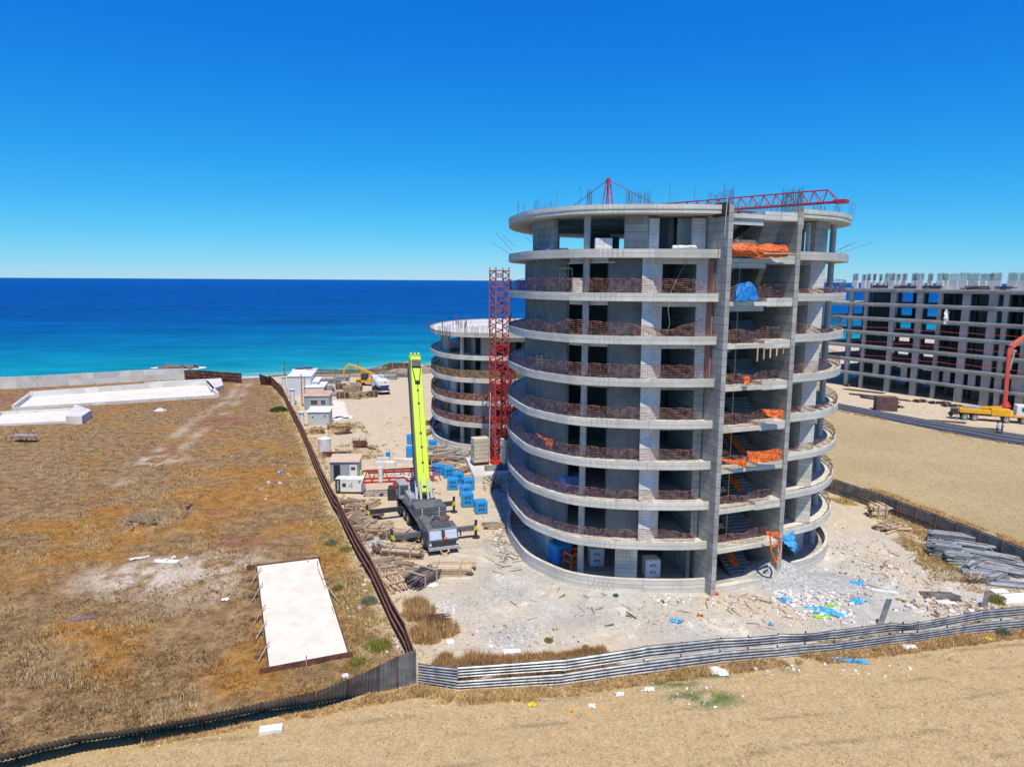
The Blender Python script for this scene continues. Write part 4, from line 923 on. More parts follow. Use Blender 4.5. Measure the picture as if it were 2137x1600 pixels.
# working crane behind the big tower
root = at(1268, 432, 101.0); tip = at(1762, 411, 78.0); root = Vector((root.x, 101, 0)); zj = 32.0
T = thing('tower_crane', 'crimson tower crane behind the big tower, its lattice jib reaching right over the roof', 'tower crane', tuple(root))
Dj = Vector((tip.x-root.x, 78-101, 0)); Lj = Dj.length; Dj.normalize(); Wj = Vector((-Dj.y, Dj.x, 0))
m = MB(); lattice(m, (0, 0, 0), (0, 0, zj-1), 1.6, 20, .08, .05, side=tuple(Dj)); m.build('mast', 'crim', T)
m = MB(); hj = 1.35; nb_ = 20
tl = lambda s: Vector((Dj.x*s, Dj.y*s, zj+hj)); bl = lambda s, w: Vector((Dj.x*s, Dj.y*s, zj))+Wj*w
m.beam(tl(1.0), tl(Lj-1.8), .15); m.beam(bl(.8, -.55), bl(Lj-.5, -.55), .16); m.beam(bl(.8, .55), bl(Lj-.5, .55), .16)
for i in range(nb_):
    s0 = 1+(Lj-2.8)*i/nb_; s1 = 1+(Lj-2.8)*(i+1)/nb_; sm = (s0+s1)/2
    for w in (-.55, .55): m.beam(tl(s0), bl(sm, w), .07); m.beam(bl(sm, w), tl(s1), .07)
    m.beam(bl(sm, -.55), bl(sm, .55), .07)
for w in (-.55, .55): m.beam(tl(Lj-1.8), bl(Lj-.5, w), .08)
m.build('jib', 'crim', T)
m = MB(); c = bl(Lj-.3, 0); m.box(c, (1.3, 1.2, .4), rz=math.atan2(Dj.y, Dj.x)); m.build('jib_tip', 'crim', T)
m = MB(); m.cyl(tl(Lj*.40)-Vector((0, 0, .3)), tl(Lj*.40)-Vector((0, 0, .9)), .12); m.build('trolley_lamp', 'dark', T)
m = MB(); lattice(m, (0, 0, zj-1), (0, 0, zj+1.6), 1.4, 2, .08, .05, side=tuple(Dj)); apex = Vector((0, 0, at(1269, 375, 101).z))
for a, b in ((-.6, -.5), (.6, -.5), (.6, .5), (-.6, .5)): m.beam(Vector((0, 0, zj+1.5))+Dj*a+Wj*b, apex+Dj*a*.25+Wj*b*.25, .15)
for q in (.25, .5, .75):
    z_ = zj+1.5+(apex.z-zj-1.5)*q; w_ = .6*(1-q*.75); m.beam(Vector((0, 0, z_))-Wj*w_+Dj*w_, Vector((0, 0, z_))+Wj*w_+Dj*w_, .08)
m.box(apex, (.5, .5, .4)); m.build('cat_head', 'crim', T)
m = MB(); m.tube([apex, tl(Lj*.25)], .05, 4); m.tube([apex, -Dj*9+Vector((0, 0, zj+.8))], .05, 4); m.build('pendant_line', 'rebar', T)
m = MB(); m.beam(Dj*-.5+Vector((0, 0, zj+.2)), Dj*-10+Vector((0, 0, zj+.2)), .9, .4); m.box(Dj*-9+Vector((0, 0, zj-.6)), (1.6, 2.0, 1.6)); m.build('counter_jib', 'crim', T)
# ------------------------------------------------------------------ fences
def gz(x, y): return float(land_z(np.array([float(x)]), np.array([float(y)]))[0])
def corr_panel(mb, a, b, zlo_a, zhi_a, zlo_b, zhi_b, waves=5, amp=.035, horizontal=True, nu=6, lean=(0, 0), bulge=0.0, seg=6):
    """corrugated sheet between plan points a and b; ridges run along it (horizontal) or up it"""
    a, b = Vector(a[:2]), Vector(b[:2]); d = (b-a); Lg = d.length; d.normalize(); nn = Vector((d.y, -d.x))
    if horizontal: nv, nuu = waves*seg, max(2, nu)
    else: nv, nuu = 2, max(4, int(Lg/.2)*4)
    vs = []
    for j in range(nv+1):
        q = j/nv
        for i in range(nuu+1):
            s = i/nuu; zl = zlo_a+(zlo_b-zlo_a)*s; zh = zhi_a+(zhi_b-zhi_a)*s; H = zh-zl; ln = lean[0]+(lean[1]-lean[0])*s
            off = amp*math.sin(2*math.pi*waves*q) if horizontal else amp*(1 if (i % 4) in (0, 1) else -1)
            off += bulge*math.sin(math.pi*s)*(q-.2)
            z = zl+H*q*math.cos(ln); o = off*math.cos(ln)+H*q*math.sin(ln)
            p = a+d*(Lg*s)+nn*o; vs.append((p.x, p.y, z-off*math.sin(ln)))
    mb.add(vs, [(j*(nuu+1)+i, j*(nuu+1)+i+1, (j+1)*(nuu+1)+i+1, (j+1)*(nuu+1)+i) for j in range(nv) for i in range(nuu)])
def loc(mb, o): mb.v = [(v[0]-o[0], v[1]-o[1], v[2]-(o[2] if len(o) > 2 else 0)) for v in mb.v]; return mb
# front fence: horizontal corrugated sheets, upper and lower row
TOPL = [(873, 1383), (955, 1390), (1172, 1374), (1300, 1352), (1500, 1330), (1620, 1321), (1695, 1321), (1738, 1313), (1855, 1298), (1912, 1297), (1960, 1283), (2040, 1272), (2137, 1264), (2240, 1254)]
F = thing('corrugated_fence', 'silver corrugated metal fence in two rows of sheets across the near edge of the site', 'fence', (FENCE_F[0][0], FENCE_F[0][1], 0)); fo_ = F.location
FF = [Vector(p) for p in FENCE_F]; hs_ = []
stations = [(873, 1430), (955, 1443), (1172, 1430), (1340, 1407), (1500, 1385), (1620, 1374), (1738, 1362), (1855, 1345), (1912, 1338), (2040, 1321), (2137, 1312), (2240, 1304)]
tops = [1383, 1390, 1374, 1347, 1330, 1321, 1313, 1298, 1297, 1272, 1264, 1254]
pts = []
for (px, py), ty in zip(stations, tops):
    p = g(px, py); zt_ = at(px, ty, p.y).z; pts.append((p, zt_))
for i in range(len(pts)-1):
    (a, za), (b, zb_) = pts[i], pts[i+1]; n0 = random.uniform(-.05, .05); b_ = b+(b-a)*.01
    st = .04 if i % 2 else 0
    nn = Vector((-(b-a).y, (b-a).x, 0)).normalized()*st
    ga = (.14 if i not in (0,) else .02); gb_ = ga*(1.15 if i != 3 else .9); dent = .28 if i in (5, 7) else (.10 if i == 4 else .03)
    m = MB(); corr_panel(m, a+nn, b_+nn, za*.5+ga*.5, za, zb_*.5+gb_*.5, zb_, 4, .062, nu=10, bulge=dent, lean=(.05, n0+.08)); loc(m, fo_).build('panel', 'galv', F, smooth=False)
    m = MB(); corr_panel(m, a-nn*.5, b_-nn*.5, .06, za*.5-ga*.35, .06, zb_*.5-gb_*.35, 4, .055, nu=10, bulge=-dent*.4, lean=(.0, n0)); loc(m, fo_).build('panel', 'galv', F)
    for s in (.02, .5):
        p = a.lerp(b, s)+Vector((0, .12, 0)); z = (za+(zb_-za)*s)*.97; m = MB(); m.beam((p.x, p.y, -.2), (p.x, p.y, z), .07); loc(m, fo_).build('post', 'dark', F)
    if i in (4, 5):
        m = MB(); corr_panel(m, a+nn*1.05-Vector((0, .06, 0)), a.lerp(b, .3)+nn-Vector((0, .06, 0)), za*.75, za*.93, zb_*.7, zb_*.9, 2, .03); 
for px, py0, hh, ln_ in ((1836, 1303, 1.9, .25), (2053, 1268, 1.3, .08)):
    q = g(px, py0); m = MB(); corr_panel(m, (q.x-.22, q.y), (q.x+.22, q.y), 0, hh, 0, hh, 2, .04, horizontal=False); m.v = [(v[0]+v[2]*ln_, v[1], v[2]) for v in m.v]; o = m.build('metal_sheet_offcut', 'galv'); tag(o, 'strip of galvanised sheet standing upright behind the silver fence, '+('near the rubble' if px < 1900 else 'near the right edge'), 'metal sheet', 'upright metal offcuts')
# fence along the left field: dark rusty sheets with rails
def panel_fence(name, label, line, H, mat, post_mat, leans=None, hts=None, step=None, rails=True, skip=(), rs=1):
    P = [Vector((p[0], p[1], 0)) for p in line]; o = P[0].copy(); T = thing(name, label, 'fence', tuple(o))
    for i in range(len(P)-1):
        if i in skip: continue
        a, b = P[i], P[i+1]; n = max(1, round((b-a).length/(step or 4.0)))
        for j in range(n):
            p, q = a.lerp(b, j/n), a.lerp(b, (j+1)/n); l0 = (leans[i]+(leans[i+1]-leans[i])*j/n) if leans else 0; l1 = (leans[i]+(leans[i+1]-leans[i])*(j+1)/n) if leans else 0
            jit = random.uniform(-.05, .05) if leans is None else 0
            h0 = hts[i]+(hts[i+1]-hts[i])*j/n if hts else H+random.uniform(-.06, .06); h1 = hts[i]+(hts[i+1]-hts[i])*(j+1)/n if hts else H+random.uniform(-.06, .06)
            m = MB(); corr_panel(m, p, q, .02, .02+h0, .02, .02+h1, horizontal=False, amp=.03, lean=(l0+jit, l1+jit)); loc(m, o); m.build('panel', mat, T)
            d = (q-p).normalized(); nn = Vector((d.y, -d.x, 0)); m = MB()
            t0 = p+nn*(h0*math.sin(l0)); m.beam((p.x, p.y, -.1), (t0.x, t0.y, h0*math.cos(l0)+.04), .07); loc(m, o).build('post', post_mat, T)
            if rails:
                for f in (.33, .66, 1.0):
                    m = MB(); r0 = p+nn*(h0*f*math.sin(l0)+.06)*rs; r1 = q+nn*(h1*f*math.sin(l1)+.06)*rs; m.beam((r0.x, r0.y, h0*f*math.cos(l0)+.03), (r1.x, r1.y, h1*f*math.cos(l1)+.03), .075); loc(m, o).build('rail', post_mat, T)
    return T
HL_ = [2.05]*17
panel_fence('sheet_metal_fence', 'dark rusty sheet metal fence running from the near corner back to the shore', FENCE_L, 2.0, 'rust', 'rust2' if 'rust2' in MAT else 'rust', step=3.2, rs=-1)
line_b = [FENCE_B[0]]+FENCE_B[1:]
leans = [0.0, .05, .25, .5, .68, .80, .84, .86, .86, .86, .86, .86]; hts = [2.2, 2.05, 1.95, 1.9, 1.9, 1.9, 1.9, 1.9, 1.9, 1.9, 1.9, 1.9]
# ordered so that it leans towards the near field
panel_fence('leaning_metal_fence', 'dark galvanised sheet fence leaning out over the mown field, lower left', line_b[::-1], 1.9, 'dgalv', 'rust', [l for l in leans[::-1]], hts[::-1], step=2.6, rails=False)
# fence on the right of the site, horizontal dark sheets with yellow rail
P = [Vector(p) for p in FENCE_R]; o = Vector((P[0].x, P[0].y, 0)); T = thing('dark_sheet_fence', 'dark horizontal sheet fence with rusty posts between the site and the ploughed field', 'fence', tuple(o))
k_ = 0
for i in range(len(P)-1):
    a, b = P[i], P[i+1]; n = max(1, round((b-a).length/2.7))
    for j in range(n):
        p, q = a.lerp(b, j/n), a.lerp(b, (j+1)/n); h = 1.75+random.uniform(-.08, .08)
        m = MB(); corr_panel(m, p, q, .05, h, .05, h, 8, .03, nu=2, seg=4); loc(m, o).build('panel', 'dgalv', T)
        m = MB(); m.beam((p.x, p.y-.07, 0), (p.x, p.y-.07, h+.08), .09); loc(m, o).build('post', 'rust2', T)
        m = MB(); m.beam((p.x, p.y-.06, .75), (q.x, q.y-.06, .75), .06); loc(m, o).build('rail', M('ochre_rail', (.45, .28, .08), (.22, .10, .05), 1), T)
# far left: pale concrete wall, brown fence, lattice of timber fencing behind the yard
def base_line(pp): return [g(x, y) for x, y in pp]
W = base_line([(-150, 824), (0, 812), (80, 808), (200, 801), (300, 795), (386, 791)]); o = W[0].copy(); T = thing('concrete_panel_wall', 'long white concrete panel wall at the left, in front of the sea', 'wall', tuple(o))
for a, b in zip(W[:-1], W[1:]):
    n = max(1, round((b-a).length/5.0))
    for j in range(n):
        p, q = a.lerp(b, j/n), a.lerp(b, (j+.985)/n); m = MB(); m.wall(p, q, -.5, 2.55+random.uniform(-.06, .06), .2); loc(m, o).build('panel', 'white_c', T)
Wb = base_line([(386, 792), (440, 795), (505, 800)]); panel_fence('brown_sheet_fence', 'rust-brown sheet fence at the end of the white concrete wall', Wb, 2.3, 'rust', 'rust', step=3.5)
Wc = base_line([(640, 786), (760, 787), (900, 779)]); o = Wc[0].copy(); T = thing('slatted_fence', 'low brown slatted fence along the beach behind the yard', 'fence', tuple(o))
for a, b in zip(Wc[:-1], Wc[1:]):
    n = max(1, round((b-a).length/4.0))
    for j in range(n):
        p, q = a.lerp(b, j/n), a.lerp(b, (j+1)/n); m = MB()
        for z in (.3, .65, 1.0, 1.35, 1.7): m.beam((p.x, p.y, z), (q.x, q.y, z+random.uniform(-.05, .05)), .04, .2)
        loc(m, o).build('slat_panel', 'dwood', T); m = MB(); m.beam((p.x, p.y, -.1), (p.x, p.y, 2.0), .1); loc(m, o).build('post', 'dwood', T)
# bent sheet standing at the far end of the rusty fence
q = g(563, 803); m = MB(); corr_panel(m, (q.x-2, q.y), (q.x+1.6, q.y-1), 0, 2.6, 0, 2.0, horizontal=False, amp=.05, lean=(.2, .5)); tag(m.build('rusty_sheet', 'rust'), 'curled rusty sheet standing at the seaward end of the rusty fence', 'metal sheet')
# ------------------------------------------------------------------ mobile crane, seen from its front
def wheel(T, x, y, z, r=.62, w=.42, side=1, hub='lgrey'):
    m = MB(); m.cyl((x-w/2*side, y, z), (x+w/2*side, y, z), r, n=20); t = m.build('wheel', 'black', T)
    m = MB(); m.cyl((x+(w/2-.04)*side, y, z), (x+(w/2+.02)*side, y, z), r*.56, n=14); m.cyl((x+(w/2)*side, y, z), (x+(w/2+.08)*side, y, z), r*.22, n=8); m.build('rim', hub, t); return t
fc = g(926, 1156); rc = g(846, 1042); ax = (fc-rc); ax.z = 0; yaw = math.atan2(ax.y, ax.x)+math.pi/2      # local -Y points to the front
T = thing('mobile_crane', 'grey heavy truck crane with raised lime-yellow telescopic boom, outriggers out', 'crane', tuple(fc), yaw)
CR = T
W2 = 1.33
m = MB(); m.box((0, 7.3, 1.0), (1.7, 14.0, .5)); m.box((0, 7.4, 1.42), (2.5, 12.8, .2)); m.build('carrier_frame', 'dark', T, bevel=.04)
m = MB(); m.box((0, 6.9, 1.72), (2.8, 9.2, .12)); m.box((-1.2, 9.2, 2.0), (.5, 4, .5)); m.box((1.2, 6, 2.0), (.45, 2.6, .5)); m.build('deck', 'cgrey', T, bevel=.03)
# low driving cab with sloped windscreen
m = MB(); prof = [(0.0, .5), (-.1, .85), (-.05, 1.32), (.28, 2.12), (.42, 2.24), (1.95, 2.3), (2.05, 1.5), (2.05, .6)]
vs = [(x, y, z) for x in (-W2, W2) for y, z in prof]; n_ = len(prof)
m.add(vs, [tuple(range(n_)), tuple(range(2*n_-1, n_-1, -1))]+[(i, n_+i, n_+(i+1) % n_, (i+1) % n_) for i in range(n_)]); cab = m.build('cab', 'cgrey', T, bevel=.06)
def slope(y0, z0, y1, z1, xa, xb, off=.03):
    n = Vector((0, -(z1-z0), (y1-y0))).normalized()*off; n = Vector((0, n.y if n.y < 0 else -n.y, abs(n.z))); return [(xa, y0+n.y, z0+n.z), (xb, y0+n.y, z0+n.z), (xb, y1+n.y, z1+n.z), (xa, y1+n.y, z1+n.z)]
m = MB(); m.add(slope(-.03, 1.37, .26, 2.07, -1.2, -.16), [(0, 1, 2, 3)]); m.add(slope(-.03, 1.37, .26, 2.07, .16, 1.2), [(0, 1, 2, 3)]); w = m.build('windscreen', M('windscreen', (.55, .58, .72), (.42, .45, .6), 3, .12), cab)  # pale lilac reflection put into the colour of the panes
m = MB(); m.add(slope(-.03, 1.37, .26, 2.07, -.16, .16, .035), [(0, 1, 2, 3)]); m.build('centre_pillar', 'dark', cab)
for s in (-1, 1):
    m = MB(); m.box((s*(W2+.01), 1.0, 1.8), (.03, 1.0, .6)); m.build('side_window', 'glass', cab)
    m = MB(); m.box((s*1.05, -.1, .98), (.5, .1, .18)); m.build('headlight', 'white', cab)
    m = MB(); m.beam((s*W2, .3, 1.9), (s*(W2+.2), .15, 1.9), .05); m.box((s*(W2+.22), .12, 1.7), (.1, .12, .5)); m.build('mirror', 'dark', cab)
m = MB(); m.box((0, -.06, .6), (2.7, .3, .3)); m.build('bumper', 'lgrey', cab, bevel=.05)
m = MB(); m.box((0, -.14, 1.08), (2.2, .06, .36)); m.build('front_grille', 'dark', cab)
m = MB()
for i in range(6): m.box((-.75+i*.3, 1.1, 2.3), (.03, 1.3, .03))
for y in (.5, 1.1, 1.7): m.box((0, y, 2.31), (1.6, .03, .03))
m.build('roof_grid', 'dark', cab)
m = MB(); m.tube([(-.35, -.25, .55), (-.3, -.42, .35), (0, -.48, .25), (.3, -.42, .35), (.35, -.25, .6), (.45, -.3, .3)], .045, 5); m.build('tow_rope', 'pale_wood', cab)
m = MB(); m.sphere((.1, -.13, 1.42), .15); m.sphere((.22, -.13, 1.5), .09); m.build('orange_cap', 'orange', cab)
for i, y in enumerate((1.55, 3.1, 8.0, 9.6, 11.2, 12.8)):
    if i == 1: continue
    for s in (-1, 1): wheel(T, s*1.24, y+.2, .62, side=s)
m = MB(); m.box((-.9, 3.2, 1.75), (.8, 1.9, 1.0)); m.box((.2, 3.5, 1.7), (1.4, 1.3, .6)); m.beam((-.5, 3.0, 2.0), (0, 3.3, 2.4), .3); m.beam((.7, 3.0, 2.0), (.2, 3.4, 2.35), .3); m.build('engine_cover', 'cgrey', T, bevel=.05)
m = MB(); m.cyl((.9, 2.9, 1.9), (1.25, 3.0, 2.35), .2); m.cyl((.4, 2.8, 2.05), (1.1, 2.8, 2.05), .16); m.build('exhaust', 'rust', T)
# counterweight slabs carried behind the cab
for i, (w, h) in enumerate(((2.75, .35), (2.7, .35), (2.75, .4))):
    m = MB(); m.box((.1, 6.0, 1.75+i*.38), (w+.15, 2.3, h)); m.build('counterweight_slab', 'cgrey', T, bevel=.04)
for s in (-.75, .85):
    m = MB()
    for i in range(5): m.box((s, 4.83, 1.65+i*.22), (.12, .04, .1))
    m.build('ladder_rungs', 'white', T)
# outriggers
for y, l0, r0 in ((3.0, 2.6, 2.5), (10.6, 3.6, 2.5)):
    for s, ln in ((-1, l0), (1, r0)):
        m = MB(); m.box((s*(W2+ln/2), y, .95), (ln, .38, .42)); b = m.build('outrigger_beam', 'cgrey' if y < 5 else 'dark', T, bevel=.03)
        m = MB(); m.cyl((s*(W2+ln), y, .1), (s*(W2+ln), y, 1.65), .13); m.cyl((s*(W2+ln), y, -.03), (s*(W2+ln), y, .1), .38, n=12); m.build('outrigger_foot', 'dark', T)
        m = MB(); m.beam((s*(W2+ln-.22), y-.21, .78), (s*(W2+ln+.1), y-.21, 1.0), .02, .16); m.beam((s*(W2+ln-.22), y-.21, .98), (s*(W2+ln+.1), y-.21, 1.2), .02, .12); m.build('hazard_stripe', 'hazy', T)
# superstructure
m = MB(); m.cyl((0, 8.0, 1.78), (0, 8.0, 2.0), 1.0, n=20); m.box((0, 9.2, 2.2), (2.3, 3.2, .5)); m.box((-1.0, 9.5, 2.5), (.55, 3.4, .8)); m.box((1.0, 9.3, 2.4), (.4, 2.6, .5)); m.build('superstructure', 'lgrey', T, bevel=.05)
m = MB(); m.box((-1.35, 11.2, 2.8), (.95, 2.0, 1.5)); oc = m.build('operator_cab', 'lgrey', T, bevel=.05)
m = MB(); m.box((-1.35, 10.19, 2.95), (.75, .03, .9)); m.box((-1.84, 11.2, 2.95), (.03, 1.6, .9)); m.build('cab_window', 'glass', oc)
m = MB(); m.cyl((-1.1, 7.4, 2.35), (1.1, 7.4, 2.35), .42, n=16); m.build('winch_drum', 'dark', T)
foot = Vector((.25, 8.7, 3.0)); 
wt_ = at(865, 746, 75.2); tl_ = Matrix.Rotation(-yaw, 3, 'Z') @ (wt_-T.location); d = (tl_-foot).normalized(); topb = foot+d*(tl_-foot).length
up_ = Vector((1, 0, 0)).cross(d).normalized()      # face of the boom turned towards the cab
def boxb(mb, s0, s1, w, h, off=0):
    a, b = foot+d*s0+up_*off, foot+d*s1+up_*off; x = Vector((1, 0, 0)); x = (x-d*x.dot(d)).normalized(); y = d.cross(x)
    vs = [p+x*i*w/2+y*j*h/2 for p in (a, b) for (i, j) in ((-1, -1), (1, -1), (1, 1), (-1, 1))]; mb.add(vs, [(0, 3, 2, 1), (4, 5, 6, 7), (0, 1, 5, 4), (1, 2, 6, 5), (2, 3, 7, 6), (3, 0, 4, 7)])
LB = (topb-foot).length
m = MB(); boxb(m, -.2, LB*.90, 1.18, 1.25); boom = m.build('boom', 'lime', T, bevel=.08)
m = MB(); boxb(m, LB*.90, LB*.96, 1.02, 1.1); boxb(m, LB*.955, LB*.99, 1.1, 1.15); m.build('boom_head', 'lime', boom, bevel=.04)
m = MB(); boxb(m, LB*.90, LB*.955, .9, .9, 0.35); m.build('head_cowl', 'dark', boom)
m = MB(); hd = foot+d*LB
for s in (-.4, 0, .4): m.cyl(hd+Vector((s-.08, 0, .25)), hd+Vector((s+.08, 0, .25)), .3, n=12)
m.box(hd+Vector((0, 0, .1)), (1.2, .5, .25)); m.build('sheave', 'lime', boom)
# which side of the boom faces the cab?  the face pointing to local -Y
fs = -1 if (Vector((1, 0, 0)).cross(d)).y > 0 else 1; fn = Vector((1, 0, 0)).cross(d).normalized()*fs
m = MB()
for q in (.72, .62, .40, .30, .19): c = foot+d*LB*q+fn*.635; m.cyl(c, c+fn*.04, .13, n=10)
m.build('boom_bolts', 'dark', boom); m = MB(); m.tube([foot+d*LB*.12+fn*.66, foot+d*LB*.3+fn*.67+Vector((.02, 0, 0)), foot+d*LB*.6+fn*.67, foot+d*LB*.8+fn*.7], .022, 4); m.build('hoist_rope', 'dark', boom); m = MB()
c = foot+d*LB*.02+fn*.64; m.box(c, (.3, .05, .3)); m.build('boom_fittings', 'dark', boom)
m = MB(); c = foot+d*LB*.78+fn*.72; m.box(c, (.5, .2, .3)); m.tube([c+Vector((-.2, 0, .1)), foot+d*LB*.9+fn*.66+Vector((-.45, 0, 0))], .04, 4); m.tube([c+Vector((.2, 0, .1)), foot+d*LB*.9+fn*.66+Vector((.45, 0, 0))], .04, 4); m.build('hook_block', 'dark', boom)
m = MB(); boxb(m, .5, LB*.93, .16, .9, 0); m.v = [(v[0]-.68, v[1], v[2]) for v in m.v]; m.build('boom_dark_side', 'dark', boom)  # dark plate along the left side of the boom
m = MB(); boxb(m, .4, 1.0, 1.5, .3, 0)
for s in (-.75, .75): m.beam((s, 7.0, 2.3), foot+d*1.2+Vector((s*.9, 0, 0)), .22)
m.build('boom_foot_bracket', 'lgrey', T)
for s in (-.35, .35):
    m = MB(); a_ = Vector((s, 12.4, 2.2)); m.cyl((s, 6.7, 2.0), foot+d*4.5+Vector((s, 0, 0))+fn*-.1, .14); m.build('lift_cylinder', 'lgrey', T)

# ------------------------------------------------------------------ red concrete-placing section parked behind the crane
q = g(826, 1040); T = thing('placing_boom', 'red folded concrete placing boom with white hoses, on a dark base box', 'placing boom', tuple(q), R(4))
m = MB(); m.box((0, 0, .65), (1.6, 1.5, 1.3)); m.build('base_box', 'dark', T, bevel=.03)
for i in range(3): m = MB(); m.box((-.81, -.4+i*.3, .3+i*.28), (.02, .2, .16)); m.build('hazard_patch', 'white', T)
m = MB(); m.beam((.1, 0, 1.3), (.1, .1, 2.0), .7); m.build('pedestal', 'red', T)
m = MB(); y0 = .3; m.beam((-3.6, y0, 1.75), (4.0, y0, 1.95), .18); m.beam((-3.6, y0+1.4, 1.75), (4.0, y0+1.4, 1.95), .18); m.beam((-3.6, y0+.3, 2.95), (4.0, y0+.3, 3.15), .14)
for i in range(9): x = -3.5+i*.93; m.beam((x, y0, 1.8), (x+.46, y0+.3, 3.0), .08); m.beam((x+.46, y0+.3, 3.0), (x+.93, y0, 1.85), .08); m.beam((x, y0, 1.8), (x, y0+1.4, 1.8), .08)
m.build('boom_truss', 'red', T)
m = MB(); m.beam((-3.6, y0+1.6, 2.6), (4.2, y0+1.6, 2.9), .2); m.beam((-3.2, y0+1.9, 2.3), (4.2, y0+1.9, 2.5), .14); m.build('pipe_run', 'dark', T)
m = MB(); m.box((-1.6, y0-.1, 2.65), (.42, .25, 1.7)); m.build('control_box', 'white', T, bevel=.03)
for x, r_ in ((.1, .2), (2.9, .32), (1.9, .2), (-.4, .16)):
    m = MB(); n2 = 14
    ring_ = [Vector((x+r_*math.cos(t_), y0-.25, 2.6+r_*math.sin(t_))) for t_ in [2*math.pi*i/n2 for i in range(n2+1)]]; m.tube(ring_, .07, 5); m.build('hose_coupling', 'white', T)
m = MB(); m.tube([(.2, y0-.2, 2.4), (.8, y0-.25, 2.5), (1.4, y0-.2, 2.3), (2.2, y0-.2, 2.5)], .09, 6); m.build('hose', 'white', T)
m = MB(); m.box((-3.75, y0+.5, 2.7), (.22, .5, .5)); m.build('end_guard', 'lime', T)

# ------------------------------------------------------------------ tanker truck in the yard
q = g(803, 824); T = thing('tanker_truck', 'white tanker truck parked in the yard, rear end towards the camera', 'truck', tuple(q), R(22))
m = MB(); m.box((0, 4.2, .85), (2.3, 8.6, .3)); m.build('chassis', 'dark', T)
m = MB(); n_ = 18
secs = [(0.3, .9), (.5, 1.15), (5.6, 1.15), (5.9, .9)]; vs = []
for y, r_ in secs: vs += [(r_*1.12*math.cos(2*math.pi*i/n_), y, 2.2+r_*math.sin(2*math.pi*i/n_)) for i in range(n_)]
m.add(vs, [(k*n_+i, k*n_+(i+1) % n_, (k+1)*n_+(i+1) % n_, (k+1)*n_+i) for k in range(3) for i in range(n_)]+[tuple(range(n_-1, -1, -1)), tuple(range(3*n_, 4*n_))]); m.build('tank', 'white', T, smooth=True)
m = MB(); m.box((0, 3, 3.38), (.6, 4.6, .06)); m.cyl((0, 3, 3.3), (0, 3, 3.6), .3); m.build('catwalk', 'lgrey', T)
m = MB(); m.box((0, 7.2, 2.0), (2.4, 1.9, 2.3)); c = m.build('cab', 'white', T, bevel=.1); m = MB(); m.box((0, 7.2, 2.6), (2.44, 1.2, .7)); m.build('window', 'glass', c)
m = MB(); m.box((0, .12, 2.45), (2.4, .12, 1.0)); m.build('rear_cabinet', 'white', T, bevel=.04); m = MB(); m.box((0, .05, 1.5), (1.7, .1, .9)); m.build('pump_recess', 'navy', T)
m = MB(); m.box((0, -.05, .75), (2.4, .2, .25)); m.build('rear_bumper', 'white', T)
m = MB(); m.box((.2, .04, 2.6), (.3, .02, .3)); m.build('marking', 'red', T)
for s in (-1, 1):
    m = MB(); m.box((s*.85, -.16, .75), (.3, .04, .14)); m.build('tail_light', 'red', T)
    for y in (1.3, 2.6, 7.2): wheel(T, s*1.0, y, .5, r=.5, w=.35, side=s)
# ------------------------------------------------------------------ telehandler
q = g(768, 804); T = thing('telehandler', 'yellow telescopic handler in the yard with its boom raised to the left', 'telehandler', tuple(q), R(-12))
m = MB(); m.box((0, 0, 1.15), (5.0, 2.0, .9)); m.box((1.9, 0, 1.7), (1.6, 1.9, .7)); m.build('body', 'yellow', T, bevel=.08)
m = MB(); m.box((-.5, -.55, 2.0), (1.5, .95, 1.4)); c = m.build('cab', 'dark', T, bevel=.05); m = MB(); m.box((-.5, -1.04, 2.2), (1.2, .03, .8)); m.build('cab_window', 'glass', c)
m = MB(); m.beam((2.0, .4, 2.1), (-3.2, .4, 4.2), .5, .55); m.beam((-3.0, .4, 4.15), (-4.6, .4, 4.55), .38, .42); bm_ = m.build('boom', 'yellow', T, bevel=.04)
m = MB(); m.beam((-4.6, .4, 4.6), (-5.7, .4, 3.6), .35, .4); m.beam((-5.7, .4, 3.6), (-5.9, .4, 2.6), .3, .3); m.build('boom_head', 'yellow', bm_)
for x in (-1.7, 1.8):
    for s in (-1, 1):
        m = MB(); m.cyl((x, s*.85, .62), (x, s*1.25, .62), .62, n=16); w = m.build('wheel', 'black', T); m = MB(); m.cyl((x, s*1.2, .62), (x, s*1.28, .62), .3, n=12); m.build('rim', 'yellow', w)
# ------------------------------------------------------------------ concrete pump truck on the right
q = g(1990, 873); q2 = g(2120, 882); yw = math.atan2((q2-q).y, (q2-q).x); T = thing('concrete_pump_truck', 'yellow concrete pump truck with white cab and red boom, by the long block', 'truck', tuple(q), yw)
PT = T
m = MB(); m.box((6.5, 0, 1.1), (12.5, .9, .35)); m.build('chassis', 'dark', T)
m = MB(); m.box((3.6, -.9, 1.75), (5.6, .7, .75)); m.box((3.6, .9, 1.75), (5.6, .7, .75)); m.box((8.2, 0, 1.75), (3.4, 2.4, 1.2)); m.box((11.2, -1.0, 1.35), (3.6, .5, .4)); m.build('body', 'yellow', T, bevel=.05)
m = MB(); m.beam((1.5, 0, 2.3), (8.5, .2, 2.6), .4, .35); m.beam((.8, -.4, 2.2), (6, -.4, 2.45), .25); m.build('folded_outriggers', 'yellow', T)
m = MB(); m.box((0, 0, 1.4), (1.2, 1.8, 1.0)); m.cyl((-.4, 0, 1.0), (-.9, 0, .6), .5); m.build('hopper', 'dark', T, bevel=.05)
m = MB(); m.box((3.0, 0, 2.35), (3, 1.3, .5)); m.build('water_box', 'lgrey', T, bevel=.1)
m = MB(); m.box((11.9, 0, 2.2), (2.3, 2.45, 2.2)); c = m.build('cab', 'white', T, bevel=.12)
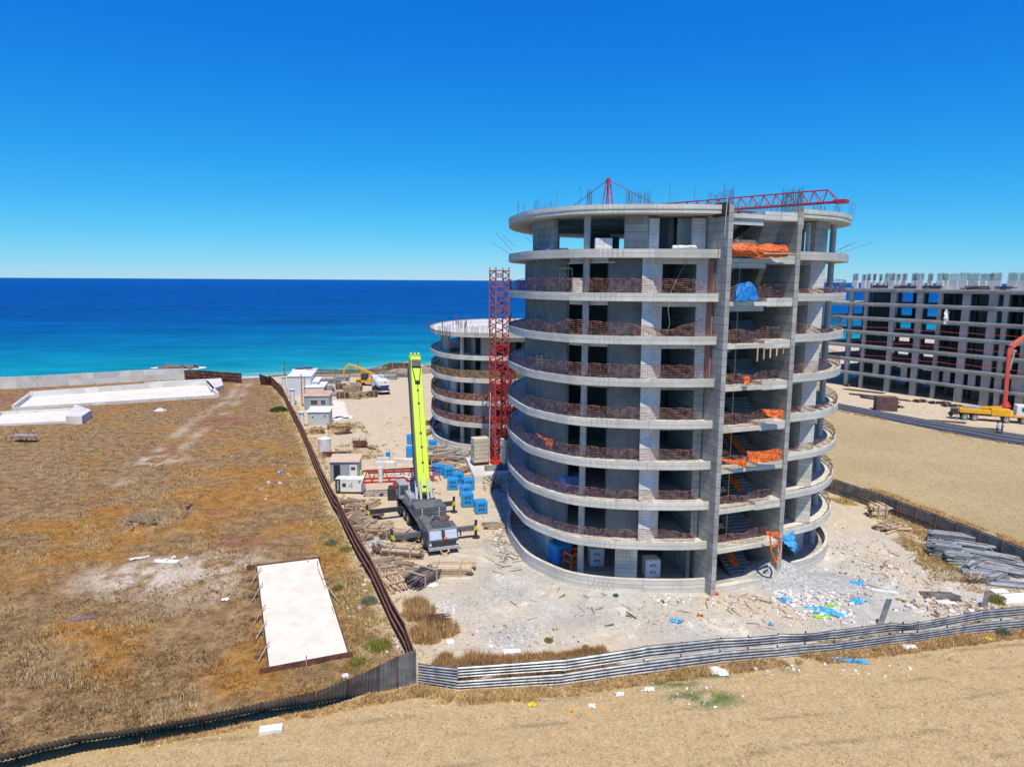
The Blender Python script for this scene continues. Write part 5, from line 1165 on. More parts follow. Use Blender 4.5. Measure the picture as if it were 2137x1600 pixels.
m = MB(); m.box((12.1, -1.24, 2.6), (.9, .03, .75)); m.box((12.1, 1.24, 2.6), (.9, .03, .75)); m.build('side_window', 'glass', c); m = MB(); m.box((13.06, 0, 2.6), (.03, 2.1, .9)); m.build('windscreen', 'glass', c)
m = MB(); m.box((13.0, 0, 1.2), (.3, 2.4, .5)); m.build('bumper', 'lgrey', c)
for x in (1.8, 3.6, 9.2, 12.2):
    for s in (-1, 1):
        m = MB(); m.cyl((x, s*.95, .58), (x, s*1.3, .58), .58, n=18); w = m.build('wheel', M('dusty_rubber', (.20, .19, .18), (.10, .10, .10), 3, .9), T); m = MB(); m.cyl((x, s*1.22, .58), (x, s*1.33, .58), .32, n=14); m.build('rim', 'lgrey', w)
for x in (.3, 13.4):
    m = MB(); m.cyl((x, -1.6, 0), (x, -1.6, 1.2), .08); m.box((x, -1.6, .03), (.5, .5, .06)); m.build('support_leg', 'lgrey', T)
for ch in PT.children: ch.scale = (.82, .92, .95)
inv = Matrix.Rotation(-yw, 3, 'Z')
def lp(px, py, dy=0): w = at(px, py, g(2098, 870).y+.8+dy); return inv @ (w-T.location)
m = MB(); b0 = lp(2098, 848); b1 = lp(2099, 835); m.cyl(b0, b0+Vector((0, 0, .9)), .9, .45, n=14); m.build('boom_turret', 'red', T)
m = MB(); m.beam(lp(2097, 842), lp(2106, 735), .75, .6); m.box(lp(2108, 735), (.9, .8, .9)); am = m.build('lower_boom', M('worn_red_boom', (.66, .07, .04), (.55, .12, .09), 1.2, .45), T, bevel=.05)
m = MB(); m.beam(lp(2106, 736), lp(2112, 722), .6); m.beam(lp(2110, 724), lp(2122, 714), .8, .7); m.beam(lp(2120, 715), lp(2185, 672), .75, .6); m.build('upper_boom', M('worn_red_boom2', (.72, .18, .13), (.60, .14, .10), 1, .45), T, bevel=.04)
m = MB(); m.cyl(lp(2117, 733), lp(2107, 772), .17); m.beam(lp(2110, 728), lp(2121, 733), .3); m.build('boom_cylinder', 'lgrey', T)
# ------------------------------------------------------------------ people
def person(px, py, label, top, legs, arm):
    q = g(px, py); T = thing('person', label, 'person', tuple(q), R(200))
    me = bpy.data.meshes.new('body'); o = bpy.data.objects.new('body', me); C.objects.link(o); o.parent = T
    J = [(0, 0, .95), (0, 0, 1.2), (0, 0, 1.42), (0, 0, 1.52), (0, .02, 1.66), (-.10, 0, .9), (-.12, .03, .5), (-.12, -.02, .08), (-.12, .12, .03), (.10, 0, .9), (.13, .03, .5), (.14, -.02, .08), (.14, .12, .03),
         (-.2, 0, 1.42), (-.27, .02, 1.15), (-.22, .16, .95), (.2, 0, 1.42)]+([(.30, .12, 1.2), (.22, .34, 1.22)] if arm else [(.27, .02, 1.15), (.25, .12, .92)])
    E = [(0, 1), (1, 2), (2, 3), (3, 4), (0, 5), (5, 6), (6, 7), (7, 8), (0, 9), (9, 10), (10, 11), (11, 12), (2, 13), (13, 14), (14, 15), (2, 16), (16, 17), (17, 18)]
    rr = [.15, .15, .17, .07, .115, .10, .075, .055, .05, .10, .075, .055, .05, .075, .05, .045, .075, .05, .045]
    me.from_pydata(J, E, []); o.modifiers.new('skin', 'SKIN')
    for i, r_ in enumerate(rr): me.skin_vertices[0].data[i].radius = (r_, r_*.85)
    me.skin_vertices[0].data[0].use_root = True
    s = o.modifiers.new('sub', 'SUBSURF'); s.levels = 1; s.render_levels = 1
    m_, t, p = nt('work_clothes'); z = N(t, 'ShaderNodeSeparateXYZ'); L(t, coord(t, 'Object'), z.inputs[0])
    r_ = ramp(t, mthx(t, 'MULTIPLY', z.outputs[2], 1/1.8), [(0.0, (.04, .035, .03)), (.06, legs), (.52, top), (.845, (.45, .27, .19))]); r_.node.color_ramp.interpolation = 'CONSTANT'; L(t, r_, p.inputs['Base Color']); me.materials.append(m_)
    m = MB(); m.sphere((0, 0, 1.71), .125, 8, 6, (1, 1.1, .8)); m.build('hair', 'ink', T, smooth=True)
def mthx(t, op, a, b):
    n = t.nodes.new('ShaderNodeMath'); n.operation = op; L(t, a, n.inputs[0]); n.inputs[1].default_value = b; return n.outputs[0]
person(2080, 904, 'worker in pale top and dark trousers, left of the two standing by the road', (.40, .46, .38), (.05, .07, .10), False)
person(2090, 905, 'worker in blue shirt and jeans, right of the two standing by the road', (.02, .16, .42), (.07, .12, .20), True)
# ------------------------------------------------------------------ blue wrapped cubes
def cube(px, py, w, d_, h, rot, label, mat='blue', txt='BTG', group='blue wrapped pallets of blocks', z=0.0, pos=None, tm='ink', ts=.42):
    q = Vector(pos) if pos else g(px, py, z); T = thing('wrapped_pallet', label, 'pallet load', tuple(q), R(rot), group)
    m = MB(); nx = 5
    for zz in (0,):
        m.box((0, 0, .07+h/2), (w, d_, h))
    b = m.build('wrapping', mat, T, bevel=.05)
    m = MB(); m.box((0, 0, h+.085), (w*.9, d_*.9, .05)); m.build('top_flap', mat, T)
    m = MB(); m.box((0, -d_*.38, .035), (w, .1, .07)); m.box((0, d_*.38, .035), (w, .1, .07)); m.box((0, 0, .035), (w, .1, .07)); m.build('pallet', 'wood', T)
    if txt:
        for zz in (.34, .72): text_part(txt, ts*.8, tm, T, (0, -d_/2-.012, h*zz+.05), (R(90), 0, 0))
        text_part(txt, ts, tm, T, (w/2+.012, 0, h*.34+.05), (R(90), 0, R(90)))
    return T
cs = [(913, 990, 12, 'first of the row, under loose boards near the boom'), (936, 996, 14, 'second of the row, beside the lettered one'), (955, 1008, 16, 'behind the front lettered pallet'), (945, 1020, 5, 'standing alone in front with large black letters'),
      (977, 1021, 18, 'farther one right of the middle group'), (972, 1036, 15, 'half hidden behind a taller pallet'), (975, 1055, 10, 'tall one second from the nearest'), (1003, 1069, 14, 'nearest to the round tower\'s shadow')]
for i, (px, py, r_, lb) in enumerate(cs): cube(px, py, 1.25, 1.15, 1.2 if i not in (6,) else 1.35, r_, 'bright blue wrapped pallet load, '+lb)
cube(857, 952, 1.2, 1.2, 1.25, 10, 'bright blue wrapped pallet load, left of the lime boom and nearer', txt=None); cube(858, 925, 1.2, 1.2, 1.2, 15, 'bright blue wrapped pallet load, left of the lime boom and farther', txt=None)
cube(903, 934, 1.1, 1.1, 1.0, 15, 'bright blue wrapped pallet load, just right of the lime boom by the low tower', txt=None)
# loads inside the round tower
p = on_curve(1168, 2.3, .4, 0, .5); cube(0, 0, 1.5, 1.4, 1.55, 28, 'blue wrapped pallet load inside the big tower on the ground floor', pos=(p.x, p.y, .31), group=None, ts=.5)
p = on_curve(1168, 4.2, .4, 0, .5); cube(0, 0, 1.5, 1.2, 1.5, 5, 'blue and white wrapped load behind the first one on the tower\'s ground floor', pos=(p.x, p.y, .31), group=None, txt=None, mat=M('blue_white_wrap', (.06, .12, .62), (.75, .76, .8), 1.0, .4, lo=.5, hi=.55))
for px, d_, lb in ((1243, 4.0, 'white printed pallet load on the tower\'s ground floor, left of the broad pier'), (1358, 2.4, 'white printed pallet load on the tower\'s ground floor, right of the broad pier')):
    p = on_curve(px, d_, .4, 0, .5); cube(0, 0, 1.2, 1.1, 1.45, 6, lb, 'white', 'BTG', 'white printed pallet loads', pos=(p.x, p.y, .31), ts=.34)
p = on_curve(1188, 2.1, zt(2)+.3, 0, .5); cube(0, 0, 1.6, 1.4, 1.0, 30, 'dark blue wrapped load on the tower\'s second-floor balcony', pos=(p.x, p.y, zt(2)), group=None, txt=None, mat=M('deep_blue_wrap', (.02, .10, .50), (.25, .35, .5), 1.5, .4))
p = F1+U*1.9+Vd*.75; T = thing('lettered_sack', 'crumpled blue lettered sack standing on the seventh-floor stair landing', 'sack', (p.x, p.y, zb(7)+.02), R(12))
m = MB(); n_ = 7; vs = []
for j in range(5):
    for i in range(n_): w_ = 1.0-.12*j; vs.append(((i/(n_-1)-.5)*1.9*w_+random.uniform(-.05, .05), -.25+.06*j+random.uniform(-.07, .07), .02+j*.31+random.uniform(-.03, .03)))
m.add(vs, [(j*n_+i, j*n_+i+1, (j+1)*n_+i+1, (j+1)*n_+i) for j in range(4) for i in range(n_-1)]); o_ = m.build('sack_front', M('royal_blue_sack', (.03, .26, .66), (.01, .12, .38), 4, .4), T); sd_ = o_.modifiers.new('t', 'SOLIDIFY'); sd_.thickness = -.45
text_part('BTG', .34, 'ink', T, (.15, -.36, .85), (R(80), 0, 0)); text_part('BTG', .3, 'ink', T, (.25, -.38, .3), (R(85), 0, 0))
p = on_curve(1087, 1.0, zt(7)+.5, 0, .3); m = MB(); m.cyl((p.x, p.y, zt(7)), (p.x, p.y, zt(7)+1.0), .45, n=12); m.cyl((p.x+.75, p.y-.6, zt(7)), (p.x+.75, p.y-.6, zt(7)+.95), .42, n=12); tag(m.build('blue_drums', 'blue'), 'two blue drums on the seventh-floor balcony at the tower\'s left end', 'drums')
p = on_curve(1196, 2.2, .6, 0, .5); T = thing('metal_crate', 'red-orange metal crate frame beside the blue load on the tower\'s ground floor', 'crate', (p.x, p.y, .31), R(35)); m = MB()
for z in (.05, .75, 1.4):
    for a, b in (((-.6, -.5), (.6, -.5)), ((.6, -.5), (.6, .5)), ((.6, .5), (-.6, .5)), ((-.6, .5), (-.6, -.5))): m.beam((*a, z), (*b, z), .12)
for a in ((-.6, -.5), (.6, -.5), (.6, .5), (-.6, .5), (0, -.5)): m.beam((*a, 0), (*a, 1.45), .1)
m.build('frame', 'orange', T)
# block stack, boards and bits on the balconies
p = on_curve(1259, 1.2, zt(8)+.5, 0, .5); m = MB(); m.box((p.x-.31, p.y, zt(8)+.48), (.6, .8, .95)); m.box((p.x+.31, p.y+.02, zt(8)+.48), (.6, .8, .95)); tag(m.build('block_stack', 'block'), 'white block stack on the top storey near the round column', 'block stack')
p = on_curve(1205, .7, zt(7)+.5, 0, .5); m = MB(); m.box((p.x, p.y, zt(7)+.6), (.75, .5, 1.2), rz=R(-5)); tag(m.build('block_stack', 'block'), 'white block stack on the seventh-floor balcony behind the net', 'block stack')
p = on_curve(1129, 1.2, zt(5)+.5, 0, .4); T = thing('wooden_pallet', 'pale wooden pallet leaning on the wall of the fifth-floor balcony', 'pallet', (p.x, p.y, zt(5)), R(-30)); m = MB()
for i in range(5): m.box((0, .1+.02*i, .12+i*.24), (1.1, .05, .17))
for s in (-.45, 0, .45): m.box((s, .16, .6), (.1, .1, 1.2))
m.build('boards', 'pale_wood', T)
T = thing('trestle_frame', 'thin steel trestle frame on the seventh-floor balcony', 'trestle', tuple((*on_curve(1180, .9, zt(7)+.5, 0, .5), zt(7))), R(-15)); m = MB(); m.tube([(-.5, 0, 0), (-.5, 0, 1.9), (.5, 0, 1.9), (.5, 0, 0)], .03, 5); m.build('frame', 'pale_wood', T)
a = on_curve(1185, 1.2, zb(8)-.4, 0, .5); b = on_curve(1284, 1.2, zb(8)-.4, 0, .5); m = MB(); m.beam((*a, zb(8)-.38), (*b, zb(8)-.3), .07); tag(m.build('steel_tube', 'white'), 'long white tube hung under the top slab across the round column', 'tube')
m = MB(); c0 = Vector((*on_curve(1416, .3, zt(7)+1, 0, .5), 0))
m.tube([(c0.x+.9, c0.y+1.2, zb(8)-.1), (c0.x+.2, c0.y+.6, zt(7)+1.5), (c0.x-.5, c0.y-.15, zt(7)+.4), (c0.x-.75, c0.y-.4, zb(7)-.6), (c0.x-.6, c0.y-.4, zb(7)-1.6), (c0.x-.8, c0.y-.4, zb(7)-2.3)], .022, 4); tag(m.build('cable', M('green_hose', (.25, .42, .28), rough=.6)), 'pale green hose dangling from the seventh-floor balcony past the wide opening', 'hose')
for px, lb in ((1430, 'pile of white sacks on the top-storey slab edge by the fin wall'), (1165, 'white sacks heaped on the top-storey floor at the left')):
    p = on_curve(px, .5 if px > 1200 else 2.2, zt(8)+.3, 0, .5); m = MB()
    for i in range(5): m.sphere((p.x-.7+i*.33, p.y+random.uniform(-.1, .2), zb(8)+.62+.12), .24, 8, 5, (1.1, 1, .7), .15)
    tag(m.build('sacks', 'paper'), lb, 'sacks')
p = F1+U*3.6-Vd*.1; m = MB()
for i in range(5): q = F1+U*(3.0+i*.55)+Vd*.1; m.beam((q.x, q.y, zb(6)-1.2+.12*i), (q.x, q.y, zb(6)-.2), .09)
tag(m.build('hanging_battens', 'pale_wood'), 'five pale battens hanging under the sixth-floor stair landing', 'battens')
m = MB(); a = F1+U*2.8-Vd*.15; b = F1+U*6.0-Vd*.2
for i in range(4): m.beam((a.x+.1*i, a.y+.1*i, zb(8)+.32+.03*i), (b.x-.3*i, b.y+.12*i, zb(8)+.34+.03*i), .12, .05)
tag(m.build('planks', 'pale_wood'), 'loose planks laid along the top stair landing edge', 'planks')
m = MB()
for px, py in ((1510, 415), (1560, 414), (1530, 418)): p = at(px, py, 56); m.box((p.x, 56, zb(9)+.55), (1.6, .3, .1), rz=random.uniform(-.3, .5))
tag(m.build('roof_boards', 'dwood'), 'dark boards lying on the roof above the stair bay', 'boards')

# ------------------------------------------------------------------ cabins, tanks, generator
def cabin(px, py, w, d_, h, rot, name, label, wall='white', roof='white', win=(), door=None, slope_=0.35, group=None):
    q = g(px, py); T = thing(name, label, 'cabin', tuple(q), R(rot), group)
    m = MB(); vs = [(-w/2, 0, 0), (w/2, 0, 0), (w/2, d_, 0), (-w/2, d_, 0), (-w/2, 0, h), (w/2, 0, h), (w/2, d_, h+slope_), (-w/2, d_, h+slope_)]
    m.add(vs, [(0, 1, 5, 4), (1, 2, 6, 5), (2, 3, 7, 6), (3, 0, 4, 7), (4, 5, 6, 7), (3, 2, 1, 0)]); b = m.build('wall', wall, T)
    m = MB(); nr_ = 10
    vs = [(-w/2-.15+ (w+.3)*i/(nr_*2), y, z+(.04 if i % 2 else 0)+.05) for y, z in ((-.15, h-.02), (d_+.15, h+slope_+.02)) for i in range(nr_*2+1)]; k = nr_*2+1
    m.add(vs, [(i, i+1, k+i+1, k+i) for i in range(k-1)]); r_ = m.build('roof', roof, T); s = r_.modifiers.new('t', 'SOLIDIFY'); s.thickness = .04
    for (x, z, ww, hh) in win:
        m = MB(); m.box((x, -.02, z), (ww+.12, .05, hh+.12)); f = m.build('window', 'white', T); m = MB(); m.box((x, -.045, z), (ww, .03, hh)); m.build('pane', 'glass', f)
    if door:
        for (x, ww, hh, mat) in door: m = MB(); m.box((x, -.02, hh/2+.03), (ww, .05, hh)); m.build('door', mat, T)
    return T
wsh = M('ribbed_white_sheet', (.66, .68, .70), (.56, .58, .60), 2, .5); gsh = M('blue_grey_sheet', (.33, .39, .43), (.27, .32, .36), 1.5, .5)
cabin(625, 829, 4.6, 7, 4.2, 6, 'tall_shed', 'tall white metal shed, tallest of the row beside the rusty fence', wsh, 'white')
cabin(643, 828, 4.0, 4.5, 3.0, 6, 'white_shed', 'white metal shed just right of the tallest one', wsh, 'white')
cabin(655, 831, 3.9, 5, 2.2, 6, 'white_shed', 'low flat white shed between the tall shed and the brown-roofed cabin', wsh, 'white')
cabin(661, 855, 4.4, 4, 2.5, 6, 'brown_roofed_cabin', 'grey cabin with faded brown roof and window strip', gsh, M('sandy_roof', (.58, .44, .33), (.46, .25, .16), .6, .8), win=((-.4, 1.4, 1.3, .9), (1.2, 1.4, .9, .9)))
cabin(665, 888, 3.4, 3.2, 2.2, 5, 'site_office', 'pale grey site cabin with two small square windows', M('pale_grey_sheet', (.50, .54, .57), (.44, .47, .5), 2, .5), 'white', win=((-.9, 1.5, .3, .25), (1.0, 1.65, .3, .25)))
T = cabin(719, 1003, 3.3, 2.3, 2.25, 3, 'guard_cabin', 'blue-grey cabin with tan corrugated roof and open dark doorway', gsh, M('tan_roof', (.60, .48, .36), (.5, .38, .28), 1, .8), door=((-.85, .75, 1.9, 'ink'), (1.05, .85, 1.9, 'white')))  # left doorway: black panel added for the dark inside of the opening
m = MB(); m.box((1.05, -.06, 1.5), (.5, .04, .35)); m.build('door_window', 'glass', T)
q = g(729, 1030); T = thing('generator', 'white generator set with dark green end panel, standing before the blue-grey cabin', 'generator', tuple(q), R(-1))
m = MB(); m.box((0, .65, .95), (3.1, 1.3, 1.5)); b = m.build('housing', 'white', T, bevel=.05)
m = MB(); m.box((-1.25, -.015, .95), (.55, .05, 1.42)); m.build('green_panel', 'dgreen', T)
m = MB(); m.box((0, .65, .1), (3.0, 1.2, .2)); m.build('skid', 'dark', T)
m = MB(); m.box((-.55, -.02, 1.0), (.4, .05, .35)); m.build('control_window', 'dark', T)
for x, z in ((.0, .9), (.25, 1.15), (.3, .85)): m = MB(); m.cyl((x, -.04, z), (x, .0, z), .07); m.build('knob', 'ink', T)
text_part('Evergreen', .27, 'white', T, (-1.25, -.048, .95), (R(90), R(-90), 0)); text_part('KJ', .34, 'navy', T, (1.15, -.012, 1.38), (R(90), R(-90), 0))
q = g(678, 943); T = thing('water_tank', 'round white metal tank standing left of the yard track', 'tank', tuple(q)); m = MB(); m.cyl((0, 0, 0), (0, 0, 1.9), .85, n=24); m.build('shell', 'white', T)
m = MB(); m.cyl((0, 0, 1.9), (0, 0, 2.15), .88, .25, n=24); m.build('lid', 'white', T)
for px, py, h, lb in ((593, 816, 3.0, 'farthest upright white tank pipe behind the rusty fence'), (611, 846, 3.0, 'middle upright white tank pipe behind the rusty fence'), (630, 890, 2.3, 'nearest upright white pipe beside the site office')):
    q = g(px, py); m = MB(); m.cyl((q.x, q.y, 0), (q.x, q.y, h), .42, n=16); m.cyl((q.x, q.y, h), (q.x, q.y, h+.15), .55, n=16); tag(m.build('white_cylinder', 'white'), lb, 'cylinder', 'upright white cylinders')
q = g(634, 848); m = MB(); m.beam((q.x-.3, q.y, 0), (q.x-.3, q.y, 6), .18); m.beam((q.x+.3, q.y, 0), (q.x+.3, q.y, 5.6), .15)
for i in range(8): m.beam((q.x-.3, q.y, .6+i*.65), (q.x+.3, q.y, .6+i*.65), .07)
tag(m.build('ladder_mast', M('pinkish_red', (.55, .22, .2), (.35, .2, .2), .6)), 'thin reddish ladder mast standing in front of the white sheds', 'mast')
m = MB(); a = [g(x, y) for x, y in ((680, 834), (718, 838), (727, 868), (684, 868))]; m.prism([(p.x, p.y) for p in a][::-1], .02, .06); tag(m.build('concrete_slab', M('cream_slab', (.74, .69, .60), (.66, .60, .5), .5, .9)), 'cream concrete slab on the ground beside the cabins', 'slab')
m = MB(); a = [g(x, y) for x, y in ((690, 868), (738, 868), (728, 878), (690, 876))]; m.prism([(p.x, p.y) for p in a][::-1], .02, .05); tag(m.build('ground_sheet', 'paper'), 'white plastic sheet spread on the yard ground in front of the cream slab', 'sheet')
for px, py, r_ in ((708, 871, .6), (722, 873, .5), (700, 873, .4)): q = g(px, py); m = MB(); m.box((q.x, q.y, .12), (r_*2, r_, .1), rz=.4); tag(m.build('dark_board', 'dark'), 'small dark board lying on the white sheet, '+{708: 'in the middle', 722: 'at its right', 700: 'at its left'}[px], 'board', 'dark boards on the sheet')

# ------------------------------------------------------------------ basins, slab with formwork
def basin(name, label, px4, h, th, floor_z, extra=None):
    a = [g(x, y) for x, y in px4]; o = a[0].copy(); T = thing(name, label, 'concrete basin', tuple(o))
    for i in range(4):
        p, q = a[i], a[(i+1) % 4]; m = MB(); m.wall(p, q, -.5, h[i], th); loc(m, o).build('side_wall', 'white_c', T)
    m = MB(); m.prism([(p.x, p.y) for p in a], -.3, floor_z); loc(m, o).build('basin_floor', M('pale_screed', (.76, .72, .64), (.66, .6, .5), .3, .9), T); return T, o
T, o = basin('long_basin', 'long white concrete basin with upright walls at the back left of the field', [(28, 856), (455, 829), (432, 803), (62, 830)], (.55, .9, 1.25, .9), .45, .12)
m = MB(); a = [g(x, y, 0) for x, y in ((300, 806), (462, 797), (466, 812), (440, 822), (432, 806))]; m.prism([(p.x, p.y) for p in a], -.2, .9); loc(m, o).build('end_platform', 'white_c', T)
T, o = basin('small_basin', 'smaller white concrete basin with a raised end, nearer on the left', [(-30, 890), (140, 882), (160, 857), (0, 866)], (.35, .6, .6, .5), .4, .08)
a = [g(x, y) for x, y in ((138, 884), (172, 884), (192, 870), (158, 858))]; m = MB(); m.prism([(p.x, p.y) for p in a], -.3, 1.25); loc(m, o).build('end_block', 'white_c', T)
a = [g(x, y) for x, y in ((563, 1402), (726, 1371), (664, 1172), (537, 1188))]; o = a[0].copy(); T = thing('cast_slab', 'big bright white concrete slab in the left field, still in its rusty formwork', 'concrete slab', tuple(o))
m = MB(); m.prism([(p.x, p.y) for p in a], -.1, .30); loc(m, o).build('slab', M('bright_white_slab', (.74, .69, .59), (.60, .53, .43), .9, .9, lo=.45, hi=.8), T)
for (p1, p2, e1, e2, hh) in ((a[0], a[1], .6, .3, .38), (a[2], a[3], .2, .8, .42), (a[1], a[2], 0, 0, .36), (a[3], a[0], 0, 0, .34)):
    d = (p2-p1).normalized(); n2 = Vector((d.y, -d.x, 0))*.05; m = MB(); m.wall(p1-d*e1+n2, p2+d*e2+n2, -.1, hh, .05); loc(m, o).build('formwork_board', 'rust', T)
for px, py, h in ((534, 1196, .9), (642, 1180, .9), (533, 1300, .5), (664, 1190, .8), (640, 1400, 1.0), (535, 1262, .5), (675, 1215, .5), (700, 1270, .6)):
    q = g(px, py); m = MB(); m.beam((q.x, q.y, 0), (q.x+random.uniform(-.1, .1), q.y, h), .06); loc(m, o).build('stake', 'wood', T)
for i, (y1, xr) in enumerate(((1212, 537), (1245, 540), (1292, 545), (1325, 548), (1372, 553))):
    q = g(xr-22, y1+4); r_ = g(xr, y1); m = MB(); m.beam((q.x, q.y, .12), (r_.x, r_.y, .14), .05, .26); loc(m, o).build('brace_board', 'dwood', T)
    q = g(xr-14, y1+12); r_ = g(xr+9, y1-14); m = MB(); m.beam((q.x, q.y, .1), (r_.x, r_.y, .6), .06); loc(m, o).build('stake', 'wood', T)
for i, (x1, y1, x2, y2) in enumerate(((664, 1195, 690, 1265), (672, 1215, 686, 1222), (680, 1230, 708, 1262), (693, 1275, 700, 1300))):
    q = g(x1, y1); r_ = g(x2, y2); m = MB(); m.beam((q.x, q.y, .38), (r_.x, r_.y, .2), .07); loc(m, o).build('stake', 'wood', T)
# folding frame left behind in the field
q = g(52, 922); T = thing('bench_frame', 'rusty metal bench frame with two A-shaped ends in the field', 'metal frame', tuple(q), R(-4))
for x in (-1.3, 1.0): m = MB(); m.tube([(x-.5, -.6, 0), (x, 0, 1.9), (x+.4, .8, 0)], .04, 5); m.build('end_frame', 'rust', T)
m = MB(); m.box((0, .1, 1.0), (3.6, 1.2, .05)); m.build('table_top', M('grey_board', (.35, .34, .36), rough=.8), T)
m = MB(); m.beam((-1.3, -.5, .2), (1.5, .6, .9), .05); m.beam((1.3, -.5, .2), (-1.3, .6, .9), .05); m.build('brace', 'dark', T)

# ------------------------------------------------------------------ timber
cl0 = M('grey_sheets', (.46, .45, .43), (.28, .27, .26), 2, .8, piece=.5)
def bundle(px, py, l_, w, h, rot, label, mat='wood', n=26, end_spread=.35, t_=.11, cat='timber', name='timber_bundle', group='timber piles on the site', round_=False, fan=0.0, z=0.0):
    q = g(px, py); T = thing(name, label, cat, (q.x, q.y, z), R(rot), group); m = MB(); rows = max(1, int(h/(t_*1.05))); per = max(2, n//rows)
    for r_ in range(rows):
        for i in range(per):
            y = -w/2+w*(i+.5)/per+random.uniform(-.03, .03); zz = t_*.55+r_*t_*1.03; s = random.uniform(-end_spread, end_spread); f = random.uniform(-1, 1)*fan
            a = (-l_/2+s, y-f, zz+random.uniform(-.01, .02)); b = (l_/2+s+random.uniform(-.2, .2), y+f, zz+random.uniform(-.01, .04)*(1+fan*3))
            if round_: m.cyl(a, b, t_*.5, n=6)
            else: m.beam(a, b, w/per*.86, t_)
    m.build('boards', mat, T)
    if h > .35 and mat is not globals().get('gs'):
        for x in (-l_*.28, l_*.28):
            m = MB(); m.beam((x, -w/2-.1, h+.06), (x, w/2+.1, h+.06), .09); m.beam((x, -w/2-.09, 0), (x, -w/2-.09, h+.2), .09); m.build('strapping_batten', 'pale_wood', T)
    return T
bundle(833, 1125, 3.1, 1.3, .9, -18, 'grey plank pile with battens beside the truck crane, nearer the rear wheels', n=60); bundle(840, 1160, 3.2, 1.2, .75, -10, 'plank bundle at the front left wheel of the truck crane', n=48)
bundle(842, 1144, 3.0, 1.0, .5, -25, 'loose tan planks heaped on the bundles by the truck crane', 'pale_wood', n=30, fan=.15)
bundle(938, 1196, 3.3, 1.5, .8, -1, 'long pale brown plank stack in front of the truck crane, right end', 'pale_wood', n=36, t_=.16); bundle(862, 1198, 2.6, 1.0, .4, 12, 'thin plank row behind the steel tube heap', n=20)
bundle(880, 1214, 2.5, 1.7, .9, 58, 'dark heap of steel tubes stacked between posts', M('tube_steel', (.20, .24, .34), (.36, .22, .15), 2.5, .5, .3, piece=.8), n=90, round_=True, cat='steel tubes', name='tube_stack', group=None, fan=.12)
bundle(822, 1218, 3.0, 1.4, .45, 118, 'fan of yellow-brown round poles at the rusty fence', 'pale_wood', n=30, round_=True, fan=.35); bundle(808, 1200, 2.4, 1.2, .4, 110, 'paler round poles above the fan of poles', 'pale_wood', n=18, round_=True, fan=.3)
bundle(782, 1115, 2.0, 1.2, .9, -6, 'square stack of short grey boards by the rusty fence', n=60); bundle(770, 1060, 2.6, .9, .7, 64, 'pale new timber beams lying beyond the left outrigger', 'pale_wood', n=16, t_=.2)
for i, (px, py, r_, w) in enumerate(((745, 1062, 20, 1.6), (738, 1078, 70, 1.5), (752, 1090, -30, 1.7), (765, 1082, 40, 1.6), (735, 1050, -10, 1.3), (760, 1106, 10, 1.5), (790, 1180, 30, 1.5), (800, 1192, -40, 1.4), (757, 1125, 70, 1.3))):
    bundle(px, py, 2.0, w, .35, r_, 'jumbled scrap boards in the heap by the rusty fence, '+('farthest', 'far left', 'centre', 'right', 'next to the generator', 'lower', 'near the grey stack', 'lowest', 'against the fence')[i]+' part', n=14, fan=.5, end_spread=.5)
# bundles in the yard behind
for i, (px, py) in enumerate(((712, 812), (728, 815), (742, 810), (715, 831), (741, 832), (757, 830), (776, 828), (728, 824), (745, 820))):
    bundle(px, py, 1.8, 1.5, 1.2 if i < 7 else 1.8, 8, 'brown timber bundle in the yard group, '+('back left', 'back middle', 'back right', 'front left', 'front second', 'front third', 'front right, standing apart', 'middle', 'tall middle')[i], 'dwood' if i % 3 == 0 else 'wood', n=60, group='timber bundles in the yard')
for i, (px, py, l_, h, lb) in enumerate(((683, 825, 2.2, 2.0, 'tall grey board stack behind the timber bundles'), (699, 826, 2.4, 1.0, 'low grey board stack behind the timber bundles'), (690, 800, 4, 1.2, 'grey formwork stack far back in the yard'), (713, 795, 3, 1.4, 'grey formwork stack left of the yellow handler'), (808, 791, 4.2, 1.8, 'tall grey panel stack behind the tanker'), (838, 787, 3.6, 1.2, 'low grey panel stack near the lime boom tip'), (785, 779, 5, 1.2, 'far grey panel stack by the beach fence'), (832, 774, 5, 2.2, 'farthest brown panel stack near the beach'))):
    bundle(px, py, l_, 2.0, h, 4, lb, M('grey_formwork', (.42, .43, .44), (.28, .27, .27), 2, .85, piece=.6) if i != 7 else 'dwood', n=40, t_=.2, cat='board stack', name='board_stack', group='board stacks in the yard')
for px, py, lb in ((697, 895, 'left pile of brown pallets by the site office'), (716, 897, 'right pile of brown pallets by the site office'), (663, 904, 'small pile of pinkish pallets by the site office')):
    bundle(px, py, 1.6, 1.3, 1.0, 5, lb, M('orange_timber', (.52, .33, .17), (.3, .19, .11), 3, .9, piece=.6), n=40, t_=.14, group='pallet piles by the office')
